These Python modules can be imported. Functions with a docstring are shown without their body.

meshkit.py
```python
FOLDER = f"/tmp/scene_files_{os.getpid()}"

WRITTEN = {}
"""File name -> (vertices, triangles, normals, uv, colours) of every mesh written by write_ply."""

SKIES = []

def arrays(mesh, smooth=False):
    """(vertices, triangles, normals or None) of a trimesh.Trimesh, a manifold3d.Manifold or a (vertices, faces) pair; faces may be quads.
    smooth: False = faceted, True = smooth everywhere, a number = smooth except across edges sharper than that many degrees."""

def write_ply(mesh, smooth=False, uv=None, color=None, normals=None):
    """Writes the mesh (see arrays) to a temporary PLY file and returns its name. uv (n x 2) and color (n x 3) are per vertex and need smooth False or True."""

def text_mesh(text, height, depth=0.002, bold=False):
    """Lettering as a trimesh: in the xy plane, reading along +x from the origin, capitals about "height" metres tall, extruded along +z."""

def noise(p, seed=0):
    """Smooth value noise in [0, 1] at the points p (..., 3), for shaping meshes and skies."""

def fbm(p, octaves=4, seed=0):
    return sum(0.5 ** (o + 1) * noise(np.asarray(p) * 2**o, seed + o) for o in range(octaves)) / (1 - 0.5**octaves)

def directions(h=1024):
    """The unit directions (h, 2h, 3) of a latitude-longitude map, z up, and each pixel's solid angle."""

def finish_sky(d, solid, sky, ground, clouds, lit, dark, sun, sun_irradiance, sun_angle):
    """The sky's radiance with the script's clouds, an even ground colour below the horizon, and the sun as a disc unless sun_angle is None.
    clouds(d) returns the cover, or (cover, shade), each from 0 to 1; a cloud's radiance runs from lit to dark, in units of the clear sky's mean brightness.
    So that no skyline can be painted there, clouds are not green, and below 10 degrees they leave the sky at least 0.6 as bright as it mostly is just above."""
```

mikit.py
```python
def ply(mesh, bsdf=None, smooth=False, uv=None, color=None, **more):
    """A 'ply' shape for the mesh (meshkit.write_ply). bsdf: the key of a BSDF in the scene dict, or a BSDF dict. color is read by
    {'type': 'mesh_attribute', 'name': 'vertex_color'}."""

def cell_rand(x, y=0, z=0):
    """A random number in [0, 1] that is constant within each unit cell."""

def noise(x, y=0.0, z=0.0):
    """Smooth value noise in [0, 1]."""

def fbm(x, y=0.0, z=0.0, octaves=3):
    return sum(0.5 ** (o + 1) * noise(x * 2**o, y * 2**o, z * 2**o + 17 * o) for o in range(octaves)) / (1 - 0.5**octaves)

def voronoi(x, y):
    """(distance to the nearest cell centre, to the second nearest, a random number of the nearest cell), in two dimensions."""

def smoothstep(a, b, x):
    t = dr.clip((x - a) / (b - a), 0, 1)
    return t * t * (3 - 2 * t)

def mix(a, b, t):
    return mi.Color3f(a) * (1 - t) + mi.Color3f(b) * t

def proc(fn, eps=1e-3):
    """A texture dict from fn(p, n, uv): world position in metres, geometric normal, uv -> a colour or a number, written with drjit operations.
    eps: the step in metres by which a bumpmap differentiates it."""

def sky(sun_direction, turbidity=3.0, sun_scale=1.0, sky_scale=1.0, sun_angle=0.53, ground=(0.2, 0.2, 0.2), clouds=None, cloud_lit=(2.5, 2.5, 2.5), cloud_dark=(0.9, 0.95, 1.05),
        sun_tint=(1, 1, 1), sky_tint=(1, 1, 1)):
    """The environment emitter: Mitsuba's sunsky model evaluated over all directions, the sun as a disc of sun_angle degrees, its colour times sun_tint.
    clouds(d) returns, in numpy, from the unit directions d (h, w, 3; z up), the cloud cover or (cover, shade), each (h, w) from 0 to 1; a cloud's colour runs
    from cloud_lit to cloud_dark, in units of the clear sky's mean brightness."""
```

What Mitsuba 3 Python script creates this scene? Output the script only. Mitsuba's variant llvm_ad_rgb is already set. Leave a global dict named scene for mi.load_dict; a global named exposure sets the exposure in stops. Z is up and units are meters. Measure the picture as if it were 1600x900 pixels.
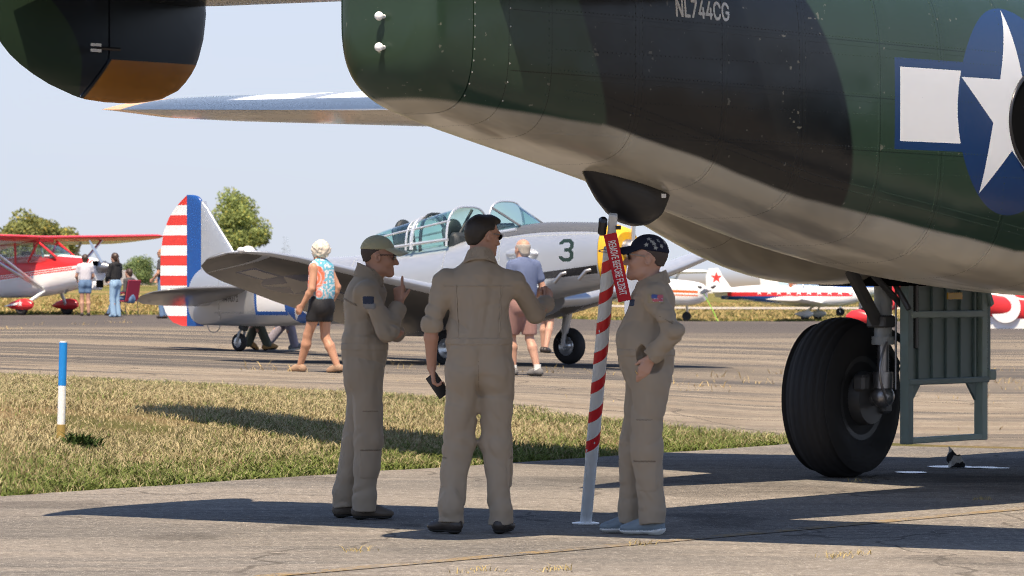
import math, random
import numpy as np
import trimesh
import shapely
from shapely.geometry import Polygon
import drjit as dr
import mitsuba as mi
import mikit, meshkit
from mikit import noise, fbm, smoothstep, mix, voronoi, cell_rand

scene, labels = {}, {}
T = mi.ScalarTransform4f
rng = np.random.default_rng(7)
exposure = 2.35

# ---------------------------------------------------------------- camera, sky
F_PX, HORIZON, CAM_H = 7000.0, 432.0, 1.48            # focal length in photo pixels (1600 wide), horizon row, eye height
scene['camera'] = {'type': 'thinlens', 'fov': math.degrees(2 * math.atan(800 / F_PX)), 'fov_axis': 'x', 'aperture_radius': 0.006, 'focus_distance': 27.0,
                   'near_clip': 0.5, 'far_clip': 6000.0,
                   'to_world': T().look_at(origin=[0, 0, CAM_H], target=[0, 7000, CAM_H - (450 - HORIZON)], up=[0, 0, 1])}
SUN = (-0.06, -0.53, 1.0)


def thin_cloud(d):
    q = d * np.array([1.5, 1.5, 7.0])
    n = meshkit.fbm(q * 2.2, 4, 5)
    low = np.clip(1 - d[..., 2] / 0.55, 0, 1) ** 1.5
    return np.clip(0.10 + 0.84 * low + 0.10 * (n - 0.5), 0, 1), np.clip(0.35 + 0.5 * (meshkit.fbm(q * 3.1, 3, 9) - 0.5), 0, 1)


scene['sky'] = mikit.sky(SUN, turbidity=3.2, sky_tint=(0.92, 0.97, 1.08), clouds=thin_cloud, cloud_lit=(1.44, 1.51, 1.67), cloud_dark=(1.30, 1.40, 1.60), ground=(0.2, 0.18, 0.15))


# ---------------------------------------------------------------- helpers
def add(key, mesh, bsdf, smooth=False, label=None, cat=None, group=None, kind=None, **kw):
    """One entry of the scene; a key that is taken gets a three-digit number."""
    base, k = key, 1
    while key in scene:
        key = f'{base}_{k:03d}'
        k += 1
    scene[key] = mikit.ply(mesh, bsdf, smooth=smooth, **kw)
    say(key, label, cat, group, kind)
    return key


def say(key, label=None, cat=None, group=None, kind=None):
    d = {k: v for k, v in (('label', label), ('category', cat), ('group', group), ('kind', kind)) if v}
    if d:
        labels[key] = {**labels.get(key, {}), **d}


def tm(v, f):
    m = trimesh.Trimesh(np.asarray(v, float), np.asarray(f, int), process=False)
    return m


def joined(*ms):
    out = []
    for m in ms:
        out.extend(m if isinstance(m, (list, tuple)) else [m])
    return trimesh.util.concatenate(out)


def outward(m):
    if m.volume < 0:
        m.invert()
    return m


def loft(rings, cap=True, closed=True):
    """Skin through rings (m, k, 3)."""
    rings = np.asarray(rings, float)
    m, k = rings.shape[:2]
    v = rings.reshape(-1, 3)
    i, j = np.meshgrid(np.arange(m - 1), np.arange(k if closed else k - 1), indexing='ij')
    a, b = i * k + j, i * k + (j + 1) % k
    f = np.concatenate([np.stack([a, b, b + k], -1).reshape(-1, 3), np.stack([a, b + k, a + k], -1).reshape(-1, 3)])
    if cap and closed:
        v = np.vstack([v, rings[0].mean(0), rings[-1].mean(0)])
        n, j = m * k, np.arange(k)
        f = np.vstack([f, np.stack([j * 0 + n, (j + 1) % k, j], -1), np.stack([j * 0 + n + 1, (m - 1) * k + j, (m - 1) * k + (j + 1) % k], -1)])
    r = tm(v, f)
    return outward(r) if cap and closed else r


def tube(pts, rad, sides=12, cap=True):
    p = np.asarray(pts, float)
    rad = np.broadcast_to(rad, (len(p),)).astype(float)
    t = np.gradient(p, axis=0)
    t /= np.linalg.norm(t, axis=1, keepdims=True) + 1e-12
    a = np.cross(t[0], [0, 0, 1.0] if abs(t[0][2]) < 0.9 else [1.0, 0, 0])
    rings = []
    ang = np.arange(sides) * 2 * np.pi / sides
    for q, r, d in zip(p, rad, t):
        a = a - d * (a @ d)
        a /= np.linalg.norm(a)
        b = np.cross(d, a)
        rings.append(q + r * (np.cos(ang)[:, None] * a + np.sin(ang)[:, None] * b))
    return loft(rings, cap)


def box(c, size, R=None, bev=0.0):
    """A box, its edges bevelled."""
    s = np.asarray(size, float) / 2
    if bev > 0:
        b = min(bev, s.min() * 0.9)
        pts = []
        for sx in (-1, 1):
            for sy in (-1, 1):
                for sz in (-1, 1):
                    q = np.array([sx, sy, sz]) * s
                    for ax in range(3):
                        e = q.copy()
                        for o in range(3):
                            if o != ax:
                                e[o] -= np.sign(q[o]) * b
                        pts.append(e)
        m = trimesh.convex.convex_hull(np.array(pts))
    else:
        m = trimesh.creation.box(2 * s)
    v = np.array(m.vertices)
    if R is not None:
        v = v @ np.asarray(R).T
    return tm(v + np.asarray(c, float), m.faces)


def ball(c, r, sub=2, scale=(1, 1, 1), R=None):
    m = trimesh.creation.icosphere(sub, 1.0)
    v = np.array(m.vertices) * np.asarray(scale) * r
    if R is not None:
        v = v @ np.asarray(R).T
    return tm(v + np.asarray(c, float), m.faces)


def lathe(profile, c, axis, seg=40):
    """Profile (distance along the axis, radius) turned about the axis through c; closed back to itself."""
    axis = np.asarray(axis, float) / np.linalg.norm(axis)
    a = np.cross(axis, [0, 0, 1.0] if abs(axis[2]) < 0.9 else [1.0, 0, 0])
    a /= np.linalg.norm(a)
    b = np.cross(axis, a)
    pr = np.asarray(profile, float)
    ang = np.arange(seg) * 2 * np.pi / seg
    ring = np.cos(ang)[:, None] * a + np.sin(ang)[:, None] * b
    rings = [np.asarray(c) + x * axis + r * ring for x, r in pr]
    return loft(rings, True)


def rot_z(a):
    c, s = math.cos(a), math.sin(a)
    return np.array([[c, -s, 0], [s, c, 0], [0, 0, 1.0]])


def rot(axis, a):
    axis = np.asarray(axis, float) / np.linalg.norm(axis)
    K = np.array([[0, -axis[2], axis[1]], [axis[2], 0, -axis[0]], [-axis[1], axis[0], 0]])
    return np.eye(3) + math.sin(a) * K + (1 - math.cos(a)) * K @ K


class Frame:
    """Aircraft axes: forward, to the left (port), up; origin on the ground."""

    def __init__(self, origin, heading, pitch=0.0):
        self.o = np.asarray(origin, float)
        self.n = np.array([math.cos(heading), math.sin(heading), 0.0])
        self.p = np.array([-math.sin(heading), math.cos(heading), 0.0])
        self.z = np.array([0, 0, 1.0])
        c, s = math.cos(pitch), math.sin(pitch)
        self.n, self.z = c * self.n + s * self.z, c * self.z - s * self.n
        self.M = np.stack([self.n, self.p, self.z], 1)

    def __call__(self, m):
        if isinstance(m, trimesh.Trimesh):
            return tm(np.array(m.vertices) @ self.M.T + self.o, m.faces)
        return np.asarray(m, float) @ self.M.T + self.o


def superellipse(hw, bot, top, e, k=96, d=0.0):
    t = np.linspace(0, 2 * np.pi, 721)[:-1]
    c, s = np.cos(t), np.sin(t)
    w = hw * np.sign(c) * np.abs(c) ** (2 / e)
    h = (bot + top) / 2 + (top - bot) / 2 * np.sign(s) * np.abs(s) ** (2 / e)
    q = np.stack([w, h], 1)
    L = np.r_[0, np.cumsum(np.linalg.norm(np.diff(np.vstack([q, q[:1]]), axis=0), axis=1))]
    at = np.linspace(0, L[-1], k + 1)[:-1]
    qq = np.vstack([q, q[:1]])
    return np.stack([np.full(k, d), np.interp(at, L, qq[:, 0]), np.interp(at, L, qq[:, 1])], 1)


def airfoil(chord, thick, k=26, camber=0.02, blunt=0.0, x0=0.0, x1=1.0):
    """(x aft of the leading edge, z) round the section between x0 and x1 of the chord."""
    u = x0 + (x1 - x0) * (1 - np.cos(np.linspace(0, np.pi, k))) / 2
    yt = 5 * thick * (0.2969 * np.sqrt(u) - 0.126 * u - 0.3516 * u**2 + 0.2843 * u**3 - 0.1036 * u**4) + blunt * u
    yc = camber * 4 * u * (1 - u)
    up, lo = np.stack([u, yc + yt], 1)[::-1], np.stack([u, yc - yt], 1)[1:-1]
    return np.vstack([up, lo]) * chord


def wing(stations, k=26, x0=0.0, x1=1.0):
    """stations: (span position p, leading-edge d, h of the chord line, chord, thickness ratio, incidence degrees)."""
    rings = []
    for p, d, h, c, th, inc in stations:
        q = airfoil(c, th, k, x0=x0, x1=x1)
        a = math.radians(inc)
        x = q[:, 0] - 0.3 * c
        rings.append(np.stack([d - 0.3 * c - (x * math.cos(a) - q[:, 1] * math.sin(a)), np.full(len(q), p), h + q[:, 1] * math.cos(a) - x * math.sin(a)], 1))
    return loft(rings, True)


def flat(poly, depth=None):
    """A shapely polygon as a triangulated sheet (z = 0) or a slab."""
    polys = getattr(poly, 'geoms', [poly])
    out = []
    for g in polys:
        if g.is_empty:
            continue
        if depth:
            out.append(trimesh.creation.extrude_polygon(g, depth, engine='earcut'))
        else:
            v, f = trimesh.creation.triangulate_polygon(g, engine='earcut')
            out.append(tm(np.column_stack([v, np.zeros(len(v))]), f))
    return joined(out)


def fine(m, size):
    v, f = trimesh.remesh.subdivide_to_size(np.array(m.vertices), np.array(m.faces), size, max_iter=12)
    return tm(v, f)


def star_poly(c, r, inner=0.382, rot0=90, sx=1.0):
    a = np.radians(rot0 + np.arange(10) * 36)
    rr = np.where(np.arange(10) % 2 == 0, r, r * inner)
    return Polygon(np.stack([c[0] + sx * rr * np.cos(a), c[1] + rr * np.sin(a)], 1))


def principled(rgb, rough=0.5, metal=0.0, spec=0.5, coat=0.0, **kw):
    d = {'type': 'principled', 'base_color': {'type': 'rgb', 'value': list(rgb)} if isinstance(rgb, (tuple, list)) else rgb, 'roughness': rough, 'metallic': metal, 'specular': spec, **kw}
    if coat:
        d['clearcoat'] = coat
        d['clearcoat_gloss'] = 0.95
    return {'type': 'twosided', 'bsdf': d}


def diffuse(rgb):
    return {'type': 'twosided', 'bsdf': {'type': 'diffuse', 'reflectance': {'type': 'rgb', 'value': list(rgb)} if isinstance(rgb, (tuple, list)) else rgb}}


VCOL = {'type': 'mesh_attribute', 'name': 'vertex_color'}
mats = {
    'paint_white': principled((0.78, 0.78, 0.77), 0.3, coat=0.4),
    'paint_offwhite': principled((0.62, 0.63, 0.62), 0.4),
    'paint_red': principled((0.62, 0.03, 0.035), 0.3, coat=0.5),
    'paint_blue': principled((0.02, 0.09, 0.32), 0.3, coat=0.4),
    'paint_black': principled((0.016, 0.016, 0.018), 0.3, coat=0.3),
    'paint_yellow': principled((0.75, 0.42, 0.02), 0.35, coat=0.4),
    'rubber': principled((0.022, 0.022, 0.023), 0.75, spec=0.3),
    'dark_steel': principled((0.10, 0.10, 0.10), 0.5, metal=0.5),
    'steel': principled((0.34, 0.34, 0.35), 0.38, metal=0.9),
    'alu': principled((0.72, 0.73, 0.75), 0.28, metal=0.9),
    'grey_paint': principled((0.30, 0.32, 0.32), 0.45),
    'zinc_green': principled((0.16, 0.22, 0.205), 0.5),
    'zinc_light': principled((0.32, 0.40, 0.345), 0.5),
    'dark_void': diffuse((0.008, 0.008, 0.008)),  # near black, standing for the shade inside openings
    'stitch': diffuse((0.55, 0.55, 0.52)),
}
scene.update({f'm_{k}': v for k, v in mats.items()})
# ---------------------------------------------------------------- the lie of the land
EDGE_P, EDGE_U = np.array([-3.47, 30.1]), np.array([0.536, 0.844])       # taxiway edge: a point and its direction
EDGE_V = np.array([-0.844, 0.536])                                       # into the grass
RAMP_P, RAMP_U = np.array([2.54, 40.7]), np.array([0.818, -0.575])       # near edge of the parking ramp
RAMP_V = np.array([0.575, 0.818])
FAR_P, FAR_V = np.array([-13.0, 123.5]), np.array([0.49, 0.87])


def sstep(a, b, x):
    t = np.clip((x - a) / (b - a), 0, 1)
    return t * t * (3 - 2 * t)


def far_edge(x):
    """Where the parking ramp ends and the far field begins."""
    return 123.5 + 53.0 * sstep(-9.5, 7.5, np.asarray(x, float))


def near_edge(x):
    return RAMP_P[1] - 0.703 * (np.asarray(x, float) - RAMP_P[0])


def ground_z(x, y):
    x, y = np.asarray(x, float), np.asarray(y, float)
    t = (x - EDGE_P[0]) * EDGE_V[0] + (y - EDGE_P[1]) * EDGE_V[1]
    q = (x - RAMP_P[0]) * RAMP_V[0] + (y - RAMP_P[1]) * RAMP_V[1]
    u = 100 * x / np.maximum(y, 20)
    ramp = 0.31 - 0.034 * np.clip(x, -7, 5) * (1 - sstep(66, 105, y)) + 0.11 * sstep(62, 125, y) + 0.2 * sstep(125, 450, y) - 0.004 * np.maximum(y - 450, 0)
    ramp = ramp - 0.72 * sstep(-4.5, 4.5, u) * sstep(72, 170, y)
    rise = np.maximum(sstep(-0.3, 5.2, t) * 0.97, sstep(-1.5, 9, q))
    rise = np.clip(np.maximum(rise, sstep(38, 50, y)), 0, 1)
    return ramp * rise


def sheet_z(x, y, lift):
    return ground_z(x, y) + lift


xs = np.unique(np.concatenate([np.linspace(-2500, -60, 25), np.linspace(-60, -9, 35), np.linspace(-9, 9, 91), np.linspace(9, 60, 35), np.linspace(60, 2500, 25)]))
ys = np.unique(np.concatenate([np.linspace(-2500, -20, 20), np.linspace(-20, 18, 20), np.linspace(18, 70, 260), np.linspace(70, 135, 90), np.linspace(135, 200, 40), np.linspace(202, 520, 50), np.linspace(520, 4000, 30)]))


def grid_mesh(xs, ys, lift, keep=None):
    X, Y = np.meshgrid(xs, ys, indexing='ij')
    v = np.stack([X, Y, sheet_z(X, Y, lift)], -1).reshape(-1, 3)
    m, k = X.shape
    i, j = np.meshgrid(np.arange(m - 1), np.arange(k - 1), indexing='ij')
    a = i * k + j
    f = np.concatenate([np.stack([a, a + k, a + k + 1], -1).reshape(-1, 3), np.stack([a, a + k + 1, a + 1], -1).reshape(-1, 3)])
    return tm(v, f)


def soil(p, n, uv):
    a, b = fbm(p.x * 0.9, p.y * 0.9, 3), fbm(p.x * 0.02, p.y * 0.09, 5, 4)
    near = mix((0.20, 0.145, 0.08), (0.10, 0.095, 0.04), smoothstep(0.35, 0.7, a))
    far = mix((0.26, 0.195, 0.085), (0.15, 0.15, 0.055), smoothstep(0.35, 0.65, b + 0.25 * (fbm(p.x * 0.25, p.y * 0.5, 2) - 0.5)))
    far = mix(far, (0.075, 0.085, 0.03), smoothstep(0.55, 0.75, fbm(p.x * 0.05, p.y * 0.02, 8)))
    return mix(near, far, smoothstep(70, 100, p.y))


scene['m_soil'] = diffuse(mikit.proc(soil))
add('ground', grid_mesh(xs, ys, -0.03), 'm_soil', True, kind='structure', label='dry mown grass field reaching to the horizon')


def strip_mesh(P, U, V, u0, u1, v0, v1, nu, nv, lift):
    u, v = np.meshgrid(np.linspace(u0, u1, nu), np.linspace(v0, v1, nv), indexing='ij')
    x, y = P[0] + U[0] * u + V[0] * v, P[1] + U[1] * u + V[1] * v
    q = np.stack([x, y, sheet_z(x, y, lift)], -1).reshape(-1, 3)
    i, j = np.meshgrid(np.arange(nu - 1), np.arange(nv - 1), indexing='ij')
    a = i * nv + j
    return tm(q, np.concatenate([np.stack([a, a + nv, a + nv + 1], -1).reshape(-1, 3), np.stack([a, a + nv + 1, a + 1], -1).reshape(-1, 3)]))


def taxi_col(p, n, uv):
    # coarse worn asphalt: pale stone in grey binder, long drag streaks across, tan dust
    stone = noise(p.x * 70, p.y * 70, 1.0)
    grit = noise(p.x * 23, p.y * 23, 4.0)
    streak = fbm(p.x * 1.1 + 0.7 * p.y, p.y * 9.0, 3.0, 4)
    big = fbm(p.x * 0.35, p.y * 0.5, 9.0, 3)
    c = mix((0.150, 0.141, 0.130), (0.238, 0.214, 0.186), smoothstep(0.28, 0.74, 0.42 * streak + 0.58 * big))
    c = mix(c, (0.33, 0.31, 0.28), smoothstep(0.80, 0.90, stone) * 0.5)
    f1, f2, _ = voronoi(p.x * 0.30 + 0.25 * fbm(p.x * 1.3, p.y * 1.3, 2.0), p.y * 0.22 + 0.25 * fbm(p.x * 1.3, p.y * 1.3, 8.0))
    c = mix(c, (0.06, 0.055, 0.05), (1 - smoothstep(0.003, 0.012, f2 - f1)) * 0.55)
    c = mix(c, (0.075, 0.07, 0.066), smoothstep(0.70, 0.80, fbm(p.x * 0.8 + 3.0, p.y * 0.55, 6.0, 3)) * 0.45)
    return c * (0.62 + 0.46 * stone + 0.30 * grit)


def taxi_h(p, n, uv):
    return 0.0022 * noise(p.x * 60, p.y * 60, 2.0) + 0.004 * fbm(p.x * 6, p.y * 6, 1.0, 2)


scene['m_taxi'] = {'type': 'twosided', 'bsdf': {'type': 'bumpmap', 'arbitrary': mikit.proc(taxi_h, 4e-3), 'scale': 1.0, 'bsdf': {'type': 'diffuse', 'reflectance': mikit.proc(taxi_col)}}}
# the taxiway: everything on the near side of its edge, out to the ramp; its edge frayed
u = np.linspace(-45, 11.0 + 0.2, 260)
fray = 0.10 * (meshkit.fbm(np.stack([u * 1.3, u * 0, u * 0], 1), 4, 3) - 0.5) + 0.04 * (meshkit.noise(np.stack([u * 9, u * 0, u * 0], 1), 8) - 0.5)
vv = np.r_[np.linspace(-45, -4, 20), np.linspace(-3.6, 0, 26)]
rows = []
for ui, fr in zip(u, fray):
    v = np.where(vv > -1, vv + fr * (vv + 1), vv)
    x, y = EDGE_P[0] + EDGE_U[0] * ui + EDGE_V[0] * v, EDGE_P[1] + EDGE_U[1] * ui + EDGE_V[1] * v
    rows.append(np.stack([x, y, sheet_z(x, y, 0.0)], -1))
add('taxiway_pavement', loft(rows, cap=False, closed=False), 'm_taxi', True, kind='structure', label='worn grey taxiway asphalt in the foreground')


def ramp_col(p, n, uv):
    # old ramp: bands of dark seal and bleached tan aggregate, cracks along and across
    bands = fbm(p.x * 0.055 + 0.02 * p.y, p.y * 0.32, 2.0, 4)
    fine_ = fbm(p.x * 0.5, p.y * 3.2, 6.0, 4)
    m = smoothstep(0.42, 0.60, 0.66 * bands + 0.34 * fine_)
    m = dr.lerp(m, smoothstep(0.42, 0.62, fine_), 0.22)
    m = dr.maximum(m, 0.6 * smoothstep(0.54, 0.68, fbm(p.x * 0.22, p.y * 0.16, 12.0, 3)))
    dark = mix((0.084, 0.080, 0.078), (0.135, 0.123, 0.112), fine_)
    tan = mix((0.215, 0.178, 0.136), (0.290, 0.248, 0.195), noise(p.x * 2.0, p.y * 5.0, 3.0))
    c = mix(dark, tan, m)
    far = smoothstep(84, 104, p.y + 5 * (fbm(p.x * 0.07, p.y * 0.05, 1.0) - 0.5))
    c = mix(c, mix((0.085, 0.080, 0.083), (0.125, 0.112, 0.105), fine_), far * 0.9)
    w = 0.012 + p.y * 0.0004
    y1 = p.y * 0.42 + 0.35 * (fbm(p.x * 0.4, 1.0, 3.0) - 0.5)
    crack = 1 - smoothstep(0.0, 1.0, dr.abs(y1 - dr.round(y1)) / (w * 0.42 * 2.2))
    x1 = p.x * 0.23 + p.y * 0.06 + 0.3 * (fbm(1.0, p.y * 0.5, 3.0) - 0.5)
    crack2 = 1 - smoothstep(0.0, 1.0, dr.abs(x1 - dr.round(x1)) / 0.008)
    on = smoothstep(0.4, 0.55, noise(p.x * 0.21, dr.round(y1) * 7.3, 5.0))
    c = mix(c, (0.045, 0.042, 0.040), crack * on * 0.8)
    c = mix(c, (0.05, 0.047, 0.044), crack2 * 0.6)
    return c * (0.86 + 0.28 * noise(p.x * 26, p.y * 26, 7.0))


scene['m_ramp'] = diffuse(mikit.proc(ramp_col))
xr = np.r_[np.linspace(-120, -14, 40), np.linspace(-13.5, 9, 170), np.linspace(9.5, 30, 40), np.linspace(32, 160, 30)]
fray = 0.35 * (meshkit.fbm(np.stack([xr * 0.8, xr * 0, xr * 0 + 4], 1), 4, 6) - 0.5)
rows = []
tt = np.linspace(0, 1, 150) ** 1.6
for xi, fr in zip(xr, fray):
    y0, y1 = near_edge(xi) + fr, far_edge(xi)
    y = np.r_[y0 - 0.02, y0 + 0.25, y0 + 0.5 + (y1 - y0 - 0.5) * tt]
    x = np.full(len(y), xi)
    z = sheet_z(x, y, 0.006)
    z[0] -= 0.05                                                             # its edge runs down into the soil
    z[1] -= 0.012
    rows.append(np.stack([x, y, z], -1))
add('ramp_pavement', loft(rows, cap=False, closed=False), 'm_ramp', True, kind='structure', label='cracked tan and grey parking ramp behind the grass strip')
# a pale taxi lane across the far grass
scene['m_pale_lane'] = diffuse((0.42, 0.38, 0.33))
rows = []
for x in np.linspace(-2, 90, 60):
    y = np.array([232.0, 246.0]) - 0.1 * x
    rows.append(np.stack([np.full(2, x), y, sheet_z(np.full(2, x), y, 0.05)], -1))
add('far_lane', loft(rows, cap=False, closed=False), 'm_pale_lane', kind='structure', label='pale paved lane across the far grass')


# worn yellow centre line of the taxiway, white paint spill
def worn(p, n, uv):
    k = smoothstep(0.36, 0.52, fbm(p.x * 5, p.y * 5, 2.0, 4) * 0.6 + 0.4 * noise(p.x * 60, p.y * 60, 1.0))
    return mix((0.27, 0.20, 0.115), taxi_col(p, n, uv), k)


scene['m_worn_yellow'] = diffuse(mikit.proc(worn))
a, b = np.array([-2.0, 21.0]), np.array([6.4, 33.4])
rows = []
for t in np.linspace(0, 1, 80):
    c = a + (b - a) * t + np.array([0.16 * math.sin(t * 3.1), 0])
    d = (b - a) / np.linalg.norm(b - a)
    s = np.array([-d[1], d[0]])
    q = np.stack([c - 0.07 * s, c + 0.07 * s])
    rows.append(np.column_stack([q, sheet_z(q[:, 0], q[:, 1], 0.004)]))
add('painted_line', loft(rows, cap=False, closed=False), 'm_worn_yellow', kind='structure', label='faded yellow centre line on the taxiway')


def spill(cx, cy, rx, ry, seed, n=48):
    t = np.arange(n) / n * 2 * np.pi
    r = 1 + 0.5 * (meshkit.fbm(np.stack([np.cos(t) * 1.6 + 5, np.sin(t) * 1.6, t * 0 + seed], 1), 3, seed) - 0.5)
    m = flat(Polygon(np.stack([cx + rx * r * np.cos(t), cy + ry * r * np.sin(t)], 1)))
    v = np.array(m.vertices)
    v[:, 2] = sheet_z(v[:, 0], v[:, 1], 0.005)
    return tm(v, m.faces)


scene['m_spill_white'] = principled((0.72, 0.74, 0.76), 0.3)


def at(px, py, Y):
    return np.array([(px - 800) / F_PX * Y, Y, CAM_H - (py - HORIZON) / F_PX * Y])


def on_ground(px, py):
    """The ground point that the photo shows at this pixel."""
    lo = np.linspace(18, 190, 8000)
    x = (px - 800) / F_PX * lo
    row = HORIZON + F_PX * (CAM_H - ground_z(x, lo)) / lo
    k = int(np.argmax(row < py))
    return np.array([x[k], lo[k], float(ground_z(x[k], lo[k]))])


for px, py, rx, ry, s in ((1424, 739, 0.12, 0.16, 1), (1488, 730, 0.17, 0.2, 2), (1530, 731, 0.13, 0.12, 3), (1556, 732, 0.11, 0.08, 5)):
    c = on_ground(px, py)
    add('paint_mark', spill(c[0], c[1], rx, ry, s), 'm_spill_white', kind='structure')
# ---------------------------------------------------------------- grass
scene['m_blade'] = {'type': 'twosided', 'bsdf': {'type': 'diffuse', 'reflectance': VCOL}}


def blades(x, y, z, h, w, lean, col, rng):
    """Bent two-piece grass blades; col (n, 3)."""
    n = len(x)
    a = rng.uniform(0, 2 * np.pi, n)
    side = np.stack([np.cos(a), np.sin(a), np.zeros(n)], 1) * w[:, None] / 2
    b = rng.uniform(0, 2 * np.pi, n)
    d = np.stack([np.cos(b), np.sin(b), np.zeros(n)], 1) * (lean * h)[:, None]
    base = np.stack([x, y, z - 0.01], 1)
    up = np.array([0, 0, 1.0])
    mid = base + 0.55 * h[:, None] * up + 0.35 * d
    tip = base + h[:, None] * up * (1 - 0.25 * lean[:, None]) + d
    v = np.stack([base - side, base + side, mid - 0.7 * side, mid + 0.7 * side, tip], 1).reshape(-1, 3)
    o = (np.arange(n) * 5)[:, None]
    f = np.concatenate([o + [0, 1, 3], o + [0, 3, 2], o + [2, 3, 4]])
    c = np.repeat(col, 5, 0)
    return v, f, c


g = np.random.default_rng(11)
N = 800000
u_ = g.uniform(-14, 21, N)
v_ = g.uniform(0.0, 1.0, N) ** 0.9 * 13.5
x = EDGE_P[0] + EDGE_U[0] * u_ + EDGE_V[0] * v_
y = EDGE_P[1] + EDGE_U[1] * u_ + EDGE_V[1] * v_
q = (x - RAMP_P[0]) * RAMP_V[0] + (y - RAMP_P[1]) * RAMP_V[1]
inside = (q < 0.14 + 0.3 * (meshkit.fbm(np.stack([x * 1.5, y * 1.5, x * 0], 1), 3, 4) - 0.35)) & (v_ > 0.06 * meshkit.noise(np.stack([u_ * 4, u_ * 0, u_ * 0], 1), 3)) & (np.abs(x) < 0.118 * y + 0.8)
x, y, v_, u_, q = x[inside], y[inside], v_[inside], u_[inside], q[inside]
pt = np.stack([x, y, x * 0], 1)
big, mid_, small = meshkit.fbm(pt * 0.45, 3, 1), meshkit.fbm(pt * 1.7, 3, 2), meshkit.fbm(pt * 6, 2, 3)
edge = np.clip(1 - v_ / 2.3, 0, 1)
lush = np.clip(1.5 * edge + 1.3 * (mid_ - 0.46) + 1.0 * (big - 0.55) + np.clip(1 + q / 1.2, 0, 1) * 0.35 + 0.5 * (small - 0.5), 0, 1)
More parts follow.
